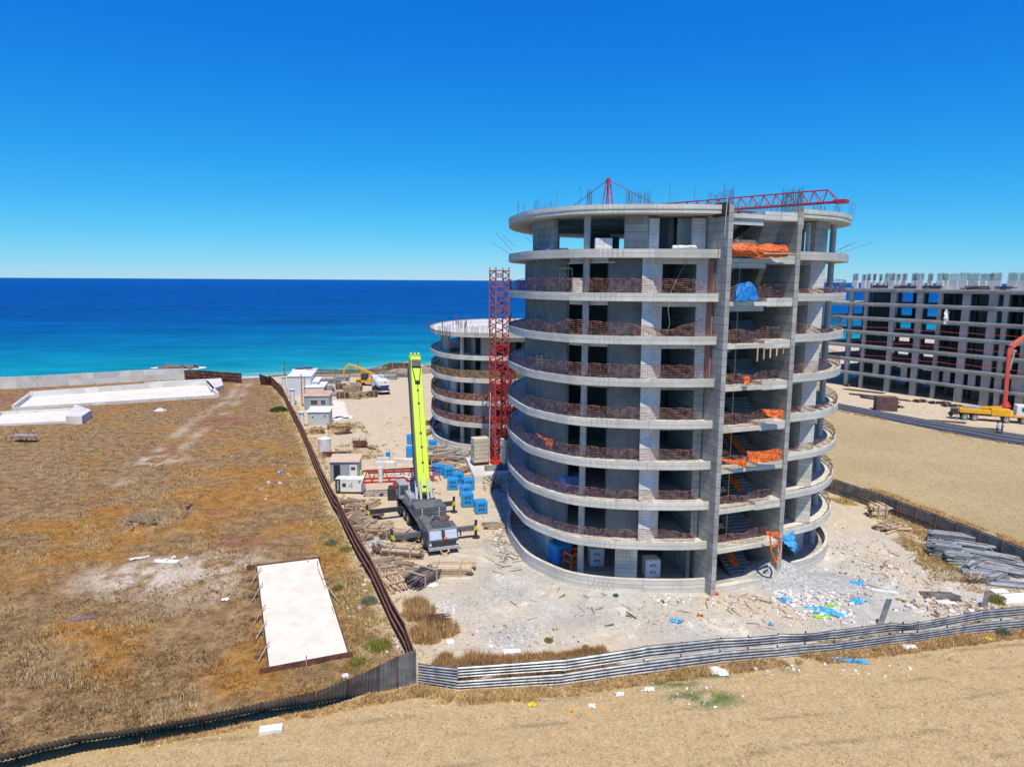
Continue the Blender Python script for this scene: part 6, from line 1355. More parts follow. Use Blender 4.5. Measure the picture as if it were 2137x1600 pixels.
for i, (px, py, l_, w, h, r_, mt, lb) in enumerate(((728, 1068, 1.8, .9, .5, 85, 'dwood', 'dark boards against the rusty fence below the generator'), (775, 1078, 1.7, .8, .5, 15, 'wood', 'short crossed boards left of the left outrigger beam'), (768, 1098, 2.0, 1.0, .7, -60, 'wood', 'steep board heap between the outriggers'), (795, 1098, 1.6, .9, .35, 5, 'pale_wood', 'light boards beside the square grey stack'), (788, 1150, 1.5, .8, .35, 100, 'dwood', 'dark box boards below the grey tarpaulin'), (815, 1172, 2.2, .9, .3, 20, 'pale_wood', 'scattered pale slats above the fan of poles'), (840, 1180, 1.8, .6, .25, -15, 'wood', 'brown slats left of the thin plank row'), (752, 925, 2.2, .9, .25, -40, 'rust', 'rusty plates left of the yard track'), (770, 935, 2.4, .5, .2, -50, 'dwood', 'dark plates sliding down beside the rusty cage'), (716, 905, 2, 1.2, .3, 30, 'rust', 'small rusty scrap bundle behind the rusty cage'), (900, 1000, 2.4, .3, .12, -60, 'wood', 'two thin planks lying right of the crane boom foot'), (925, 948, 2.4, 1.3, .7, 5, cl0, 'grey sheet stack in front of the low tower, middle'), (948, 948, 1.8, 1.2, .8, 80, cl0, 'grey frame stack in front of the low tower, right'))):
    bundle(px, py, l_, w, h, r_, lb, mt, n=16, fan=.35, end_spread=.4, group='scattered boards round the truck crane')
# precast pieces near the placing boom
for px, py, l_, w, h, r_, lb in ((806, 974, 2.3, 1.0, .7, 4, 'pale precast concrete beam nearest the red placing boom'), (842, 966, 2.6, .7, .6, -14, 'slanting pale precast slab beside the blue bucket'), (800, 962, 1.6, .6, .5, 2, 'small grey precast block behind the pale beam')):
    q = g(px, py); m = MB(); m.box((q.x, q.y, h/2), (l_, w, h), rz=R(r_)); tag(m.build('precast_piece', 'white_c', bevel=.03), lb, 'concrete piece', 'precast pieces behind the placing boom')
q = g(810, 955); m = MB(); m.cyl((q.x, q.y, .0), (q.x, q.y, .75), .26, .33, n=16); tag(m.build('bucket', 'blue'), 'blue plastic barrel behind the precast pieces', 'barrel')
q = g(751, 934); T = thing('steel_cage', 'rusty steel cage crate left of the yard track', 'cage', tuple(q), R(15)); m = MB()
for i in range(7):
    for z in (.1, .5, .9, 1.3): m.beam((-.9+i*.3, -.5, z), (-.9+i*.3, .5, z), .05)
for x in (-.9, 0, .9): m.beam((x, -.5, 0), (x, -.5, 1.4), .07); m.beam((x, .5, 0), (x, .5, 1.4), .07)
m.box((0, 0, .6), (1.6, .8, .8)); m.build('bars', 'rust', T)
q = g(730, 920); m = MB(); 
for i in range(40): a_ = random.uniform(0, 6.3); m.beam((q.x+random.uniform(-2.2, 2.2), q.y+random.uniform(-1.6, 1.6)-9, .05+random.uniform(0, .35)), (q.x+random.uniform(-2.2, 2.2), q.y+random.uniform(-1.6, 1.6)-9, .05+random.uniform(0, .5)), .06)
tag(m.build('scrap_heap', 'rust'), 'heap of tangled rusty scrap bars behind the blue-grey cabin', 'scrap heap')
# clutter round the low tower's foot
cl = M('grey_boards', (.44, .42, .39), (.28, .26, .24), 2, .9, piece=.65)
for i, (px, py, l_, r_, mt, lb) in enumerate(((905, 940, 3, 10, cl, 'grey panel pile under the low tower, left'), (925, 955, 3.4, 25, 'wood', 'brown plank pile right of the lime boom'), (950, 962, 2.6, -20, cl, 'grey panel pile in the middle below the low tower'), (990, 945, 2.6, 70, 'wood', 'timber rack at the right of the low tower\'s foot'), (938, 975, 2.5, -35, 'pale_wood', 'pale planks behind the blue pallets'), (965, 985, 2.8, 60, 'wood', 'long planks between the blue pallets and the mast foundation'), (915, 968, 2.4, -10, 'dwood', 'dark timber just behind the first blue pallet'), (968, 950, 2, 80, 'lgrey', 'upright bundle of white and black props'), (893, 905, 3.5, 60, cl, 'far debris pile left of the low tower'), (897, 885, 2.5, 20, 'dwood', 'small far debris pile left of the low tower'), (975, 1000, 2.2, 15, 'pale_wood', 'short planks in front of the mast foundation'))):
    bundle(px, py, l_, 1.5, .55, r_, lb, mt, n=22, fan=.3, t_=.13, group='material piles round the low tower')
m = MB(); q = g(1046, 975); corr_panel(m, (q.x-1.8, q.y-5), (q.x+1.6, q.y-4.2), .9, 2.0, .9, 2.0, 6, .05, lean=(-1.2, -1.2)); tag(m.build('awning_sheet', 'dgalv'), 'tilted corrugated awning sheet beside the big tower\'s left edge', 'metal sheet')
m = MB(); q = g(1035, 1020)
for i in range(14): m.beam((q.x-1.6+random.uniform(0, 3), q.y+random.uniform(-2, 2), 0), (q.x-1.6+random.uniform(0, 3), q.y+random.uniform(-2, 2), random.uniform(.3, 1.6)), .06)
tag(m.build('scaffold_scrap', 'dark'), 'tangle of dark scaffold tubes under the awning sheet', 'scaffold')
bundle(1030, 1100, 1.6, 1.1, .35, 6, 'small brown pallet stack at the tower shadow edge', 'wood', n=18, group=None)
# right-hand yard
bundle(1831, 1078, 1.4, 1.4, 1.3, 5, 'wooden pallet stack beside the dark sheet fence', 'pale_wood', n=60, group=None); bundle(1857, 1103, 2.6, 1.6, .5, 15, 'heap of pale split timber beside the dark sheet fence', 'pale_wood', n=20, fan=.6, group=None, t_=.15)
gs = M('grey_steel', (.52, .54, .56), (.34, .36, .38), 2, .55, .2, piece=.7)
for i, (px, py, l_, w, h, r_, lb) in enumerate(((1990, 1135, 3.6, 1.1, 1.1, -24, 'grey steel panels piled highest in the scaffold yard'), (1968, 1160, 2.0, 1.6, 1.2, -24, 'dark grey steel boxes at the left of the scaffold yard'), (2003, 1175, 1.8, 1.2, .9, -12, 'short grey panel stack in the scaffold yard'), (2058, 1172, 4.2, 1.0, .9, -35, 'long grey scaffold frames leaning in the yard'), (2100, 1180, 5, 1.0, .6, -38, 'long thin scaffold tubes behind the frames'), (2048, 1198, 2.8, 1.0, .35, -4, 'low stack of light grey boards in the scaffold yard'), (2110, 1222, 3.5, 1.2, .3, -14, 'pale flat sheets at the right edge of the scaffold yard'))):
    bundle(px, py, l_, w, h, r_, lb, gs, n=110 if h > .5 else 30, t_=.075, round_=i in (3, 4), fan=.1 if i in (3, 4) else 0, cat='scaffold stack', name='scaffold_stack', group='steel stacks in the right yard')
bundle(1968, 1247, 2.3, 1.2, .3, -6, 'flat dark weathered boards on the ground at the right', M('dark_weathered', (.2, .18, .17), (.1, .09, .09), 2, .9), n=10, group=None)
for px, py, l_, w, r_, lb in ((2120, 1253, 3.0, 1.3, 10, 'big white panel beside the silver fence at the right edge'), (1975, 1262, 1.3, .35, -8, 'white plank by the dark weathered boards'), (2085, 1238, 1.2, .6, 5, 'white block half in the weeds at the right'), (1845, 1238, 1.8, .2, -22, 'thin white board lying on the grey ground'), (566, 1526, 1.15, .5, 14, 'white polystyrene slab lying on the mown field, lower left'), (1068, 1365, 1.1, .45, 6, 'white block among brown weeds behind the silver fence'), (940, 1345, .5, .45, 20, 'small white block in the brown weeds left of the larger one')):
    q = g(px, py); m = MB(); m.box((q.x, q.y, .14), (l_, w, .22), rz=R(r_), rx=.05); tag(m.build('white_board', 'paper', bevel=.02), lb, 'panel')
for i, (px, py, l_, w, h, r_, lb) in enumerate(((1958, 1145, 1.6, 1.0, .6, 60, 'upright grey panel pack at the back left of the scaffold yard'), (2025, 1160, 2.6, .9, 1.2, -35, 'tall pack of grey channels in the scaffold yard'), (2030, 1185, 2.2, .9, .6, 40, 'crossed grey channels in the scaffold yard'), (2080, 1195, 3.0, .8, .5, -30, 'dark ended tube pack in the scaffold yard'), (2075, 1210, 1.6, .9, .5, 20, 'dark crate of clamps in the scaffold yard'), (2120, 1200, 3.0, .8, .5, -42, 'sloping tube pack at the right edge of the scaffold yard'))):
    bundle(px, py, l_, w, h, r_, lb, gs, n=70, t_=.07, round_=i in (3, 5), fan=.25, cat='scaffold stack', name='scaffold_stack', group='steel stacks in the right yard')
q = g(2030, 1215); m = MB()
for i in range(60): a = random.uniform(0, 6.28); r = random.uniform(.3, 1.1); m.beam((q.x, q.y, .1), (q.x+1.2*r*math.cos(a), q.y+.9*r*math.sin(a), random.uniform(.1, .8)), .05)
tag(m.build('brush_pile', 'wood'), 'dry twig pile in front of the scaffold yard', 'brush pile')
q = g(912, 1300); m = MB()
for i in range(90): a = random.uniform(-1.2, .6); r = random.uniform(.6, 2.0); m.beam((q.x-.8, q.y-.2, random.uniform(.2, .9)), (q.x-.8+r*math.cos(a), q.y-.2+r*math.sin(a), random.uniform(.02, .5)), .035)
tag(m.build('brush_pile', 'rust'), 'reddish brown brush pile beside the rusty fence, among tall weeds', 'brush pile')
# road strip things by the long block
for i, (x1, y1, x2, y2, w) in enumerate(((1770, 822, 1905, 838, .9), (1760, 812, 1850, 822, .7), (1790, 828, 1880, 842, .6))):
    a, b = g(x1, y1), g(x2, y2); T = thing('pipe_pile', ('upper', 'far', 'near')[i]+' run of dark pipes on the sand before the long block', 'pipes', tuple(a), group='dark pipes on the sand'); d = b-a; d.z = 0
    m = MB(); nn = Vector((-d.y, d.x, 0)).normalized()
    for j in range(9): o_ = nn*random.uniform(-w, w); s0 = random.uniform(0, .25); s1 = random.uniform(.7, 1); m.cyl(d*s0+o_+Vector((0, 0, .12)), d*s1+o_*.6+Vector((0, 0, .14)), .10, n=5)
    m.build('pipes', 'dark', T)
q = g(1847, 856); T = thing('storage_crate', 'brown ribbed storage crate on the sand by the black road', 'crate', tuple(q), R(-14)); m = MB(); m.box((0, 0, 1.3), (3.6, 2.2, 2.6)); b = m.build('crate_body', M('mauve_brown', (.17, .10, .10), (.10, .07, .07), 1, .8), T)
for i in range(9): m = MB(); m.box((-1.7+i*.42, -1.12, 1.3), (.08, .05, 2.5)); m.build('rib', 'rust', T)
for px, py, l_, r_, lb in ((1920, 838, 2.4, 10, 'left dark scrap pile before the long block'), (1960, 842, 3.4, -10, 'middle dark scrap pile before the long block'), (1985, 848, 3, -15, 'right dark scrap pile behind the pump truck'), (1775, 806, 2.5, 0, 'small dark crate far left before the long block'), (1975, 880, 5, -25, 'brown steel beams on the sand behind the road'), (2055, 895, 4.5, -20, 'brown board strip on the sand left of the two workers'), (1865, 850, 3, 0, 'dark tangle right of the brown crate')):
    bundle(px, py, l_, 1.3, .4 if l_ < 4 else .15, r_, lb, 'dwood' if l_ > 4 else 'dark', n=16, fan=.3, group='scrap piles before the long block')
# black road
m = MB(); A_ = [Vector((*p, 0)) for p in ROAD]; B_ = [g(x, y) for x, y in ((1735, 838), (1850, 861), (1960, 880), (2060, 896), (2137, 908), (2260, 928))]
vs = []
for a, b in zip(A_, B_): vs += [(a.x, a.y, .0), (b.x, b.y, .0)]
A2 = []
n_ = 40; rows = 5
pa = [Vector(p) for p in ROAD]; 
def along(P, t): 
    f = t*(len(P)-1); i = min(int(f), len(P)-2); return P[i].lerp(P[i+1], f-i)
Bv = [Vector((p.x, p.y)) for p in B_]; vs = []
for i in range(n_+1):
    a, b = along(pa, i/n_), along(Bv, i/n_)
    for j in range(rows+1): p = a.lerp(b, j/rows); vs.append((p.x, p.y, gz(p.x, p.y)+.05))
m = MB(); m.add(vs, [(i*(rows+1)+j, (i+1)*(rows+1)+j, (i+1)*(rows+1)+j+1, i*(rows+1)+j+1) for i in range(n_) for j in range(rows)])
m_, t, p = nt('black_membrane'); _c = noise(t, coord(t, 'Position'), .5, 5); L(t, ramp(t, _c, [(.35, (.035, .045, .065)), (.65, (.06, .075, .10))]), p.inputs['Base Color']); p.inputs['Roughness'].default_value = .5
rd = m.build('road', m_); rd['kind'] = 'structure'
for i, f in enumerate((.3, .62, .85)):
    m = MB(); m.tube([(*along(pa, k/16).lerp(along(Bv, k/16), f+.03*math.sin(k)), .12) for k in range(17)], .06, 4); tag(m.build('laid_pipe', 'grey'), ('nearest', 'middle', 'farthest')[i]+' grey pipe laid along the black strip', 'pipe', 'pipes laid along the black strip')
M('foam_white', (0.85, 0.87, 0.88), (0.65, 0.75, 0.78), 0.8, 0.8)
# rock in the sea
q = g(372, 768, -1.35); T = thing('sea_rock', 'dark rock outcrop in the sea with foam round it', 'rock', (q.x, q.y, -1.6)); m = MB()
for i in range(16): m.sphere((random.uniform(-4.5, 4.5), random.uniform(-2.5, 2.5), random.uniform(-.2, .5)), random.uniform(.8, 1.7), 7, 5, (1.3, 1, .6), .35)
m.build('stone', 'rock', T); m = MB()
for i in range(30): a_ = random.uniform(0, 6.28); m.sphere((6.2*math.cos(a_), 3.6*math.sin(a_), .3), random.uniform(.3, .9), 6, 4, (1.6, .8, .12), .3)
m.build('foam_ring', M('foam_white', (0.85, 0.87, 0.88)), T)
for px, py, lb in ((384, 0, ''),): pass
# parked cars near the beach
for px, py, r_, lb in ((628, 778, 10, 'white car parked by the beach behind the tall shed'), (645, 777, 14, 'white pickup right beside the other car at the beach')):
    q = g(px, py); T = thing('parked_car', lb, 'car', tuple(q), R(r_), 'cars parked by the beach'); m = MB(); m.box((0, 0, .65), (4.2, 1.7, .6)); m.build('body', 'white', T, bevel=.12); m = MB(); m.box((-.2, 0, 1.15), (2.2, 1.5, .5)); m.build('window', 'glass', T, bevel=.12)
    for x in (-1.3, 1.3):
        for s in (-.8, .8): m = MB(); m.cyl((x, s-.1, .32), (x, s+.1, .32), .32, n=12); m.build('wheel', 'black', T)
for px, py, h, lb in ((594, 783, 3.4, 'wooden pole left of the tall shed'), (748, 779, 3.2, 'wooden pole behind the yellow handler')):
    q = g(px, py); m = MB(); m.beam((q.x, q.y, 0), (q.x, q.y, h), .2); tag(m.build('pole', 'dwood'), lb, 'pole', 'poles by the beach')
# ------------------------------------------------------------------ dry grass, weeds, rubble, litter
def colour_mat(name, rough=.9, tr=0.0):
    m, t, p = nt(name); a = t.nodes.new('ShaderNodeVertexColor'); a.layer_name = 'tint'; L(t, a.outputs[0], p.inputs['Base Color']); p.inputs['Roughness'].default_value = rough; p.inputs['Specular IOR Level'].default_value = .15
    return m
def big_mesh(name, V, nper, C_, mat, label, kind='stuff'):
    """V: (n, nper, 3) faces with nper corners; C_: (n, 3) colour per face"""
    n = len(V); me = bpy.data.meshes.new(name); V = V.reshape(-1, 3).astype(np.float32)
    me.vertices.add(len(V)); me.vertices.foreach_set('co', V.ravel()); me.loops.add(len(V)); me.loops.foreach_set('vertex_index', np.arange(len(V), dtype=np.int32))
    me.polygons.add(n); me.polygons.foreach_set('loop_start', (np.arange(n)*nper).astype(np.int32)); me.polygons.foreach_set('loop_total', np.full(n, nper, np.int32)); me.update()
    a = me.color_attributes.new('tint', 'FLOAT_COLOR', 'POINT'); c = np.repeat(np.concatenate([C_, np.ones((n, 1))], 1), nper, 0); a.data.foreach_set('color', c.astype(np.float32).ravel())
    me.materials.append(mat); o = bpy.data.objects.new(name, me); C.objects.link(o); o['kind'] = kind; o['label'] = label; return o
GM = colour_mat('grass_blades')
def tufts(x, y, h, spread, nb, colf, wid=.022, flat=.5):
    n = len(x); z = land_z(x, y); X = np.repeat(x, nb); Y = np.repeat(y, nb); Z = np.repeat(z, nb); H = np.repeat(h, nb)*rng.uniform(.55, 1.2, n*nb); S = np.repeat(spread, nb)
    a = rng.uniform(0, 2*np.pi, n*nb); r0 = rng.uniform(0, .5, n*nb)*S; r1 = r0+rng.uniform(.2, 1.0, n*nb)*S*(.5+flat)
    bx, by = X+np.cos(a)*r0, Y+np.sin(a)*r0; a2 = a+rng.uniform(-.7, .7, n*nb); tx, ty = X+np.cos(a2)*r1, Y+np.sin(a2)*r1
    wdir = rng.uniform(0, np.pi, n*nb); W_ = np.repeat(wid*(.6+h*1.6)*np.maximum(1, y/55), nb) if np.ndim(wid) == 0 else np.repeat(wid, nb)
    wx, wy = np.cos(wdir)*W_, np.sin(wdir)*W_
    V = np.stack([np.stack([bx-wx, by-wy, Z-.03], -1), np.stack([bx+wx, by+wy, Z-.03], -1), np.stack([tx, ty, Z+H], -1)], 1)
    c = np.repeat(colf, nb, 0)*rng.uniform(.7, 1.3, (n*nb, 1)); return V, c
def pick(pal, n, w=None): pal = np.array(pal); return pal[rng.choice(len(pal), n, p=w)]
def scatter(n, X0, X1, Y0, Y1, power=1.0):
    """more samples near the viewer: uniform over the picture rather than over the ground"""
    u = rng.uniform(0, 1, n); y = 1/((1/Y0)*(1-u)+(1/Y1)*u) if power else Y0+(Y1-Y0)*u; s = rng.uniform(-1.1, 1.1, n); x = s*(y*.85+6); k = (x > X0) & (x < X1); return x[k], y[k]
# the left field
x, y = scatter(210000, -190, 3, 32, 150); k = sdist(LFIELD, x, y) > .1
k &= (sdist(gp([(563, 1402), (726, 1371), (664, 1172), (537, 1188)]), x, y) < .1) & (sdist(gp([(28, 856), (455, 829), (466, 806), (432, 797), (62, 830)]), x, y) < .3) & (sdist(gp([(-30, 890), (172, 886), (192, 866), (160, 855), (0, 864)]), x, y) < .3)
x, y = x[k], y[k]
o_, r_, gr_ = patches(x, y); bare = np.clip((fbm(x, y, 3, 4, 71)-.36)*6, .12, 1); pr_ = np.hypot(x-PIT.x, y-PIT.y); bare = bare*np.where(pr_ < 2.6, .15, 1)
k = rng.uniform(0, 1, len(x)) < bare; x, y, o_, r_, gr_ = x[k], y[k], o_[k], r_[k], gr_[k]; n = len(x)
cf = pick([(.28, .185, .09), (.20, .13, .065), (.42, .29, .15), (.55, .41, .22), (.13, .085, .045)], n, (.3, .25, .2, .1, .15))
cf = np.where(rng.uniform(0, 1, (n, 1)) < o_[:, None]*.8, pick([(.42, .20, .04), (.52, .27, .06), (.30, .14, .03)], n), cf); cf = np.where(rng.uniform(0, 1, (n, 1)) < r_[:, None]*.6, np.array([[.22, .06, .05]]), cf)
cf = np.where(rng.uniform(0, 1, (n, 1)) < gr_[:, None], np.array([[.12, .17, .06]]), cf)
strawy = np.clip((fbm(x, y, 4, 3, 91)-.62)*8, 0, 1); cf = np.where(rng.uniform(0, 1, (n, 1)) < strawy[:, None]*.8, pick([(.62, .50, .30), (.55, .42, .24)], n), cf)
V1, c1 = tufts(x, y, rng.uniform(.06, .22, n)+.18*strawy, rng.uniform(.10, .22, n), 4, cf)
big_mesh('field_grass', V1, 3, c1, GM, 'dry brown and rust-coloured grass covering the left field')
# stubble of the near and right fields
x, y = scatter(95000, -60, 60, 20, 52); k = (sdist(SITE, x, y) < -.3) & (sdist(LFIELD, x, y) < -.3) & (sdist(RFIELD, x, y) < 0); x, y = x[k], y[k]; n = len(x); _, _, gr_ = patches(x, y)
cf = pick([(.50, .37, .19), (.66, .51, .29), (.26, .18, .09), (.40, .30, .16)], n); cf = np.where(rng.uniform(0, 1, (n, 1)) < gr_[:, None]*.85, pick([(.10, .17, .05), (.15, .22, .07), (.20, .24, .10)], n), cf)
V1, c1 = tufts(x, y, rng.uniform(.03, .12, n)+.08*gr_, rng.uniform(.06, .12, n), 4, cf, wid=.016)
x, y = scatter(45000, 20, 130, 52, 130); k = (sdist(RFIELD, x, y) > .2); x, y = x[k], y[k]; n = len(x); cf = pick([(.40, .32, .17), (.47, .38, .22), (.33, .27, .14)], n)
V2, c2 = tufts(x, y, rng.uniform(.04, .12, n), rng.uniform(.1, .2, n), 4, cf)
big_mesh('stubble', np.concatenate([V1, V2]), 3, np.concatenate([c1, c2]), GM, 'short straw stubble of the mown fields')
# taller weeds along the fences and in corners
Vs, cs_ = [], []
def weeds(line, n, d0, d1, h, pal, clump=.6):
    P = np.array([tuple(p[:2]) for p in line]); seg = np.hypot(*(P[1:]-P[:-1]).T); cum = np.concatenate([[0], np.cumsum(seg)]); s = rng.uniform(0, cum[-1], n)
    X = np.interp(s, cum, P[:, 0]); Y = np.interp(s, cum, P[:, 1]); i = np.clip(np.searchsorted(cum, s)-1, 0, len(seg)-1); d = (P[1:]-P[:-1])[i]/seg[i][:, None]; off = rng.uniform(d0, d1, n); X += -d[:, 1]*off; Y += d[:, 0]*off
    k = fbm(X, Y, clump*3, 3, 81) > .44; X, Y = X[k], Y[k]; m_ = len(X); hh = h*.75*rng.uniform(.3, 1.2, m_)*(.4+fbm(X, Y, clump*2, 2, 83)); V, c = tufts(X, Y, hh, hh*.9, 7, pick(pal, m_), wid=.02); Vs.append(V); cs_.append(c)
BR = [(.42, .25, .11), (.30, .17, .08), (.56, .37, .17), (.50, .33, .15), (.66, .48, .25)]; ST = [(.74, .56, .28), (.66, .48, .22), (.56, .37, .15)]; OL = [(.42, .38, .12), (.30, .29, .10), (.52, .44, .16)]
weeds(FENCE_F, 6500, -1.2, -.1, .42, BR+ST, 1.0); weeds(FENCE_F[:4], 9000, .3, 3.4, .75, BR[:4]+[(.36, .2, .09), (.24, .13, .06)], 1.1); weeds(FENCE_F[6:], 1200, .3, 1.6, .35, BR+OL); weeds(FENCE_F[:3], 1500, -1.4, -.1, .35, ST)
weeds(FENCE_L, 3500, -.1, -4.5 if False else 2.5, .30, OL+BR+ST, 1.2); weeds(FENCE_L[:8], 2200, .2, 3.2, .35, OL+ST, 1.0); weeds(FENCE_L, 2500, -2.0, -.1, .35, BR+OL+ST, 1.0)
weeds(FENCE_R, 9000, 1.2, 5.5, .75, ST+ST+BR[2:], 1.6); weeds(FENCE_R, 2600, -2.2, -.2, .38, BR+ST+OL, 1.0); weeds(FENCE_B[:8], 2200, .1, 1.3, .3, ST+BR, .8)
weeds(ROAD, 1500, -1.2, 0, .3, ST+BR, 1.0)
weeds([g(715, 885), g(760, 960), g(700, 950)], 1600, -3, 3, .35, OL+BR, 1.2); weeds([g(1930, 1090), g(2137, 1290)], 2600, -3.5, 2.0, .45, BR+ST, 1.4); weeds([g(1880, 1110), g(1990, 1215)], 1300, -1.5, 1.5, .4, BR+OL, 1.2)
weeds([g(560, 776), g(740, 777), g(900, 768)], 1500, -3, 3, .9, [(.12, .17, .05), (.18, .2, .08), (.35, .27, .14)], 3)
for px, py, r_, hh in ((890, 1328, 1.2, .9), (875, 1285, 1.0, .8), (925, 1318, 1.0, .6), (900, 1300, .7, .5), (868, 1262, .8, .6)):
    q = g(px, py); n = 260; a = rng.uniform(0, 6.28, n); r = r_*np.sqrt(rng.uniform(0, 1, n)); V, c = tufts(q.x+r*np.cos(a), q.y+r*np.sin(a), hh*rng.uniform(.4, 1, n), np.full(n, .35), 7, pick(BR, n), wid=.018); Vs.append(V); cs_.append(c)
big_mesh('dry_weeds', np.concatenate(Vs), 3, np.concatenate(cs_), GM, 'brown and straw-coloured weeds along the fences and heaps')
# shrubs one can tell apart
def shrub(px, py, r_, h, pal, label, name='shrub'):
    q = g(px, py); n = 240; a = rng.uniform(0, 6.28, n); r = r_*np.sqrt(rng.uniform(0, 1, n)); X, Y = q.x+r*np.cos(a), q.y+r*np.sin(a); hh = h*np.sqrt(np.clip(1-(r/r_)**2, .15, 1))*rng.uniform(.6, 1.1, n)
    V, c = tufts(X, Y, hh, hh*.45, 8, pick(pal, n), wid=.03); o = big_mesh(name, V, 3, c, GM, label); del o['kind']; tag(o, label, 'shrub', 'shrubs on the dry ground')
GN = [(.07, .13, .04), (.10, .17, .05), (.05, .09, .03)]; YG = [(.38, .36, .08), (.28, .30, .07), (.20, .22, .06)]; GG = [(.24, .27, .17), (.32, .34, .22), (.18, .2, .12)]
for a in ((582, 857, 1.6, .8, GN, 'dark green bush in the field near the far end of the rusty fence'), (692, 1134, .55, .45, GG, 'grey-green bush beside the middle of the rusty fence'), (722, 1147, .6, .35, YG, 'yellow-green bush right against the middle of the rusty fence'), (770, 1255, .6, .5, GG, 'grey-green bush near the rusty fence level with the white slab'), (705, 1228, .4, .4, YG, 'yellow-green bush right of the white slab\'s far edge'),
          (790, 1350, .9, .45, YG, 'wide yellow-green bush right of the white slab\'s near edge'), (747, 1383, .6, .3, YG, 'low yellow-green bush near the white slab\'s near corner'), (1222, 1352, .22, .2, [(.05, .22, .04)], 'small vivid green plant behind the silver fence'), (1145, 1338, .3, .25, YG, 'small yellow plant behind the silver fence, left of the vivid one'),
          (1285, 1244, .2, .2, [(.12, .25, .07)], 'tiny green plant at the foot of the tower parapet'), (2092, 1322, .5, .45, GG, 'green bush in front of the silver fence at the right'), (1985, 1262-6, .0001+.3, .25, YG, 'yellowish plant by the dark weathered boards'), (2080, 1255, .7, .55, YG, 'olive bush behind the silver fence near the right edge'), (1382, 1256, .18, .15, YG, 'tiny yellow plant on the grey ground before the fin wall')): shrub(*a)
# rubble: broken white blocks and crumbs
def rocks(x, y, s, c, z0=0.0):
    n = len(x); base = np.array([(-1, -1, -1), (1, -1, -1), (1, 1, -1), (-1, 1, -1), (-1, -1, 1), (1, -1, 1), (1, 1, 1), (-1, 1, 1)], float)
    B = base[None]*(1+rng.uniform(-.35, .35, (n, 8, 3))); B *= (s[:, None]*np.stack([rng.uniform(.5, 1, n), rng.uniform(.35, .8, n), rng.uniform(.25, .6, n)], 1))[:, None, :]*.5
    a = rng.uniform(0, 6.28, n); ca, sa = np.cos(a)[:, None], np.sin(a)[:, None]; X = B[..., 0]*ca-B[..., 1]*sa; Y = B[..., 0]*sa+B[..., 1]*ca; tl = rng.uniform(-.5, .5, (n, 1)); Z = B[..., 2]+X*tl
    Vv = np.stack([X+x[:, None], Y+y[:, None], Z+(land_z(x, y)+s*.12+z0)[:, None]], -1); F_ = np.array([(0, 3, 2, 1), (4, 5, 6, 7), (0, 1, 5, 4), (2, 3, 7, 6), (1, 2, 6, 5), (3, 0, 4, 7)])
    return Vv[:, F_].reshape(-1, 4, 3), np.repeat(c, 6, 0)
WH = [(.72, .71, .69), (.62, .60, .57), (.80, .79, .77), (.50, .48, .46)]; GY = [(.36, .36, .36), (.46, .45, .43), (.28, .27, .26)]; BN = [(.40, .30, .20), (.30, .21, .14), (.52, .42, .30)]; CO = [(.05, .35, .7), (.75, .25, .05), (.1, .5, .2)]
RV, RC = [], []
def rub(px, py, rx, ry, n, s0, s1, pal):
    q = g(px, py); w = abs(g(px+rx, py).x-q.x); h = abs(g(px, py+ry).y-q.y); a = rng.uniform(0, 6.28, n); r = np.sqrt(rng.uniform(0, 1, n))*rng.uniform(.3, 1.0, n)**.4
    V, c = rocks(q.x+w*r*np.cos(a), q.y+h*r*np.sin(a), s0+(s1-s0)*rng.uniform(0, 1, n)**3, pick(pal, n)); RV.append(V); RC.append(c)
rub(1700, 1255, 95, 38, 420, .06, .50, WH); rub(1640, 1240, 40, 25, 120, .08, .45, WH); rub(1760, 1225, 60, 45, 170, .06, .42, WH+GY); rub(1720, 1295, 120, 28, 160, .05, .3, WH); rub(1950, 1275, 90, 22, 200, .06, .35, WH+BN)
rub(1400, 1250, 70, 14, 130, .05, .35, WH); rub(1300, 1290, 300, 40, 700, .03, .16, WH+GY+BN); rub(1550, 1290, 250, 50, 600, .03, .18, WH+BN+GY); rub(1750, 1130, 100, 60, 500, .03, .28, WH+GY); rub(1850, 1210, 130, 60, 500, .04, .34, WH+GY+BN); rub(1990, 1265, 110, 25, 260, .08, .55, WH+BN); rub(1560, 1262, 90, 22, 260, .04, .3, BN+WH); rub(1930, 1180, 110, 70, 350, .04, .25, WH+BN)
rub(1000, 1260, 100, 60, 400, .03, .16, WH+BN); rub(930, 1270, 32, 18, 220, .05, .22, WH); rub(1060, 1330, 160, 30, 260, .04, .25, WH+BN); rub(1080, 1205, 60, 50, 260, .03, .14, GY+WH); rub(1000, 1110, 60, 60, 250, .03, .15, GY+BN)
rub(800, 1180, 40, 60, 340, .06, .40, BN+WH); rub(760, 1090, 30, 60, 260, .06, .4, BN+WH); rub(710, 950, 40, 60, 300, .06, .4, BN+WH); rub(820, 890, 100, 60, 260, .04, .16, BN+WH); rub(940, 960, 50, 30, 240, .08, .45, BN+GY+WH); rub(740, 850, 60, 40, 120, .06, .3, WH)
rub(1045, 1130, 18, 45, 160, .05, .35, BN+GY+WH); rub(1040, 1060, 14, 25, 60, .08, .4, GY+WH); rub(1900, 860, 180, 25, 240, .05, .3, BN+GY); rub(830, 1330, 25, 60, 60, .06, .35, WH); rub(745, 1250, 20, 90, 60, .05, .3, WH); rub(600, 980, 50, 120, 60, .06, .4, WH)
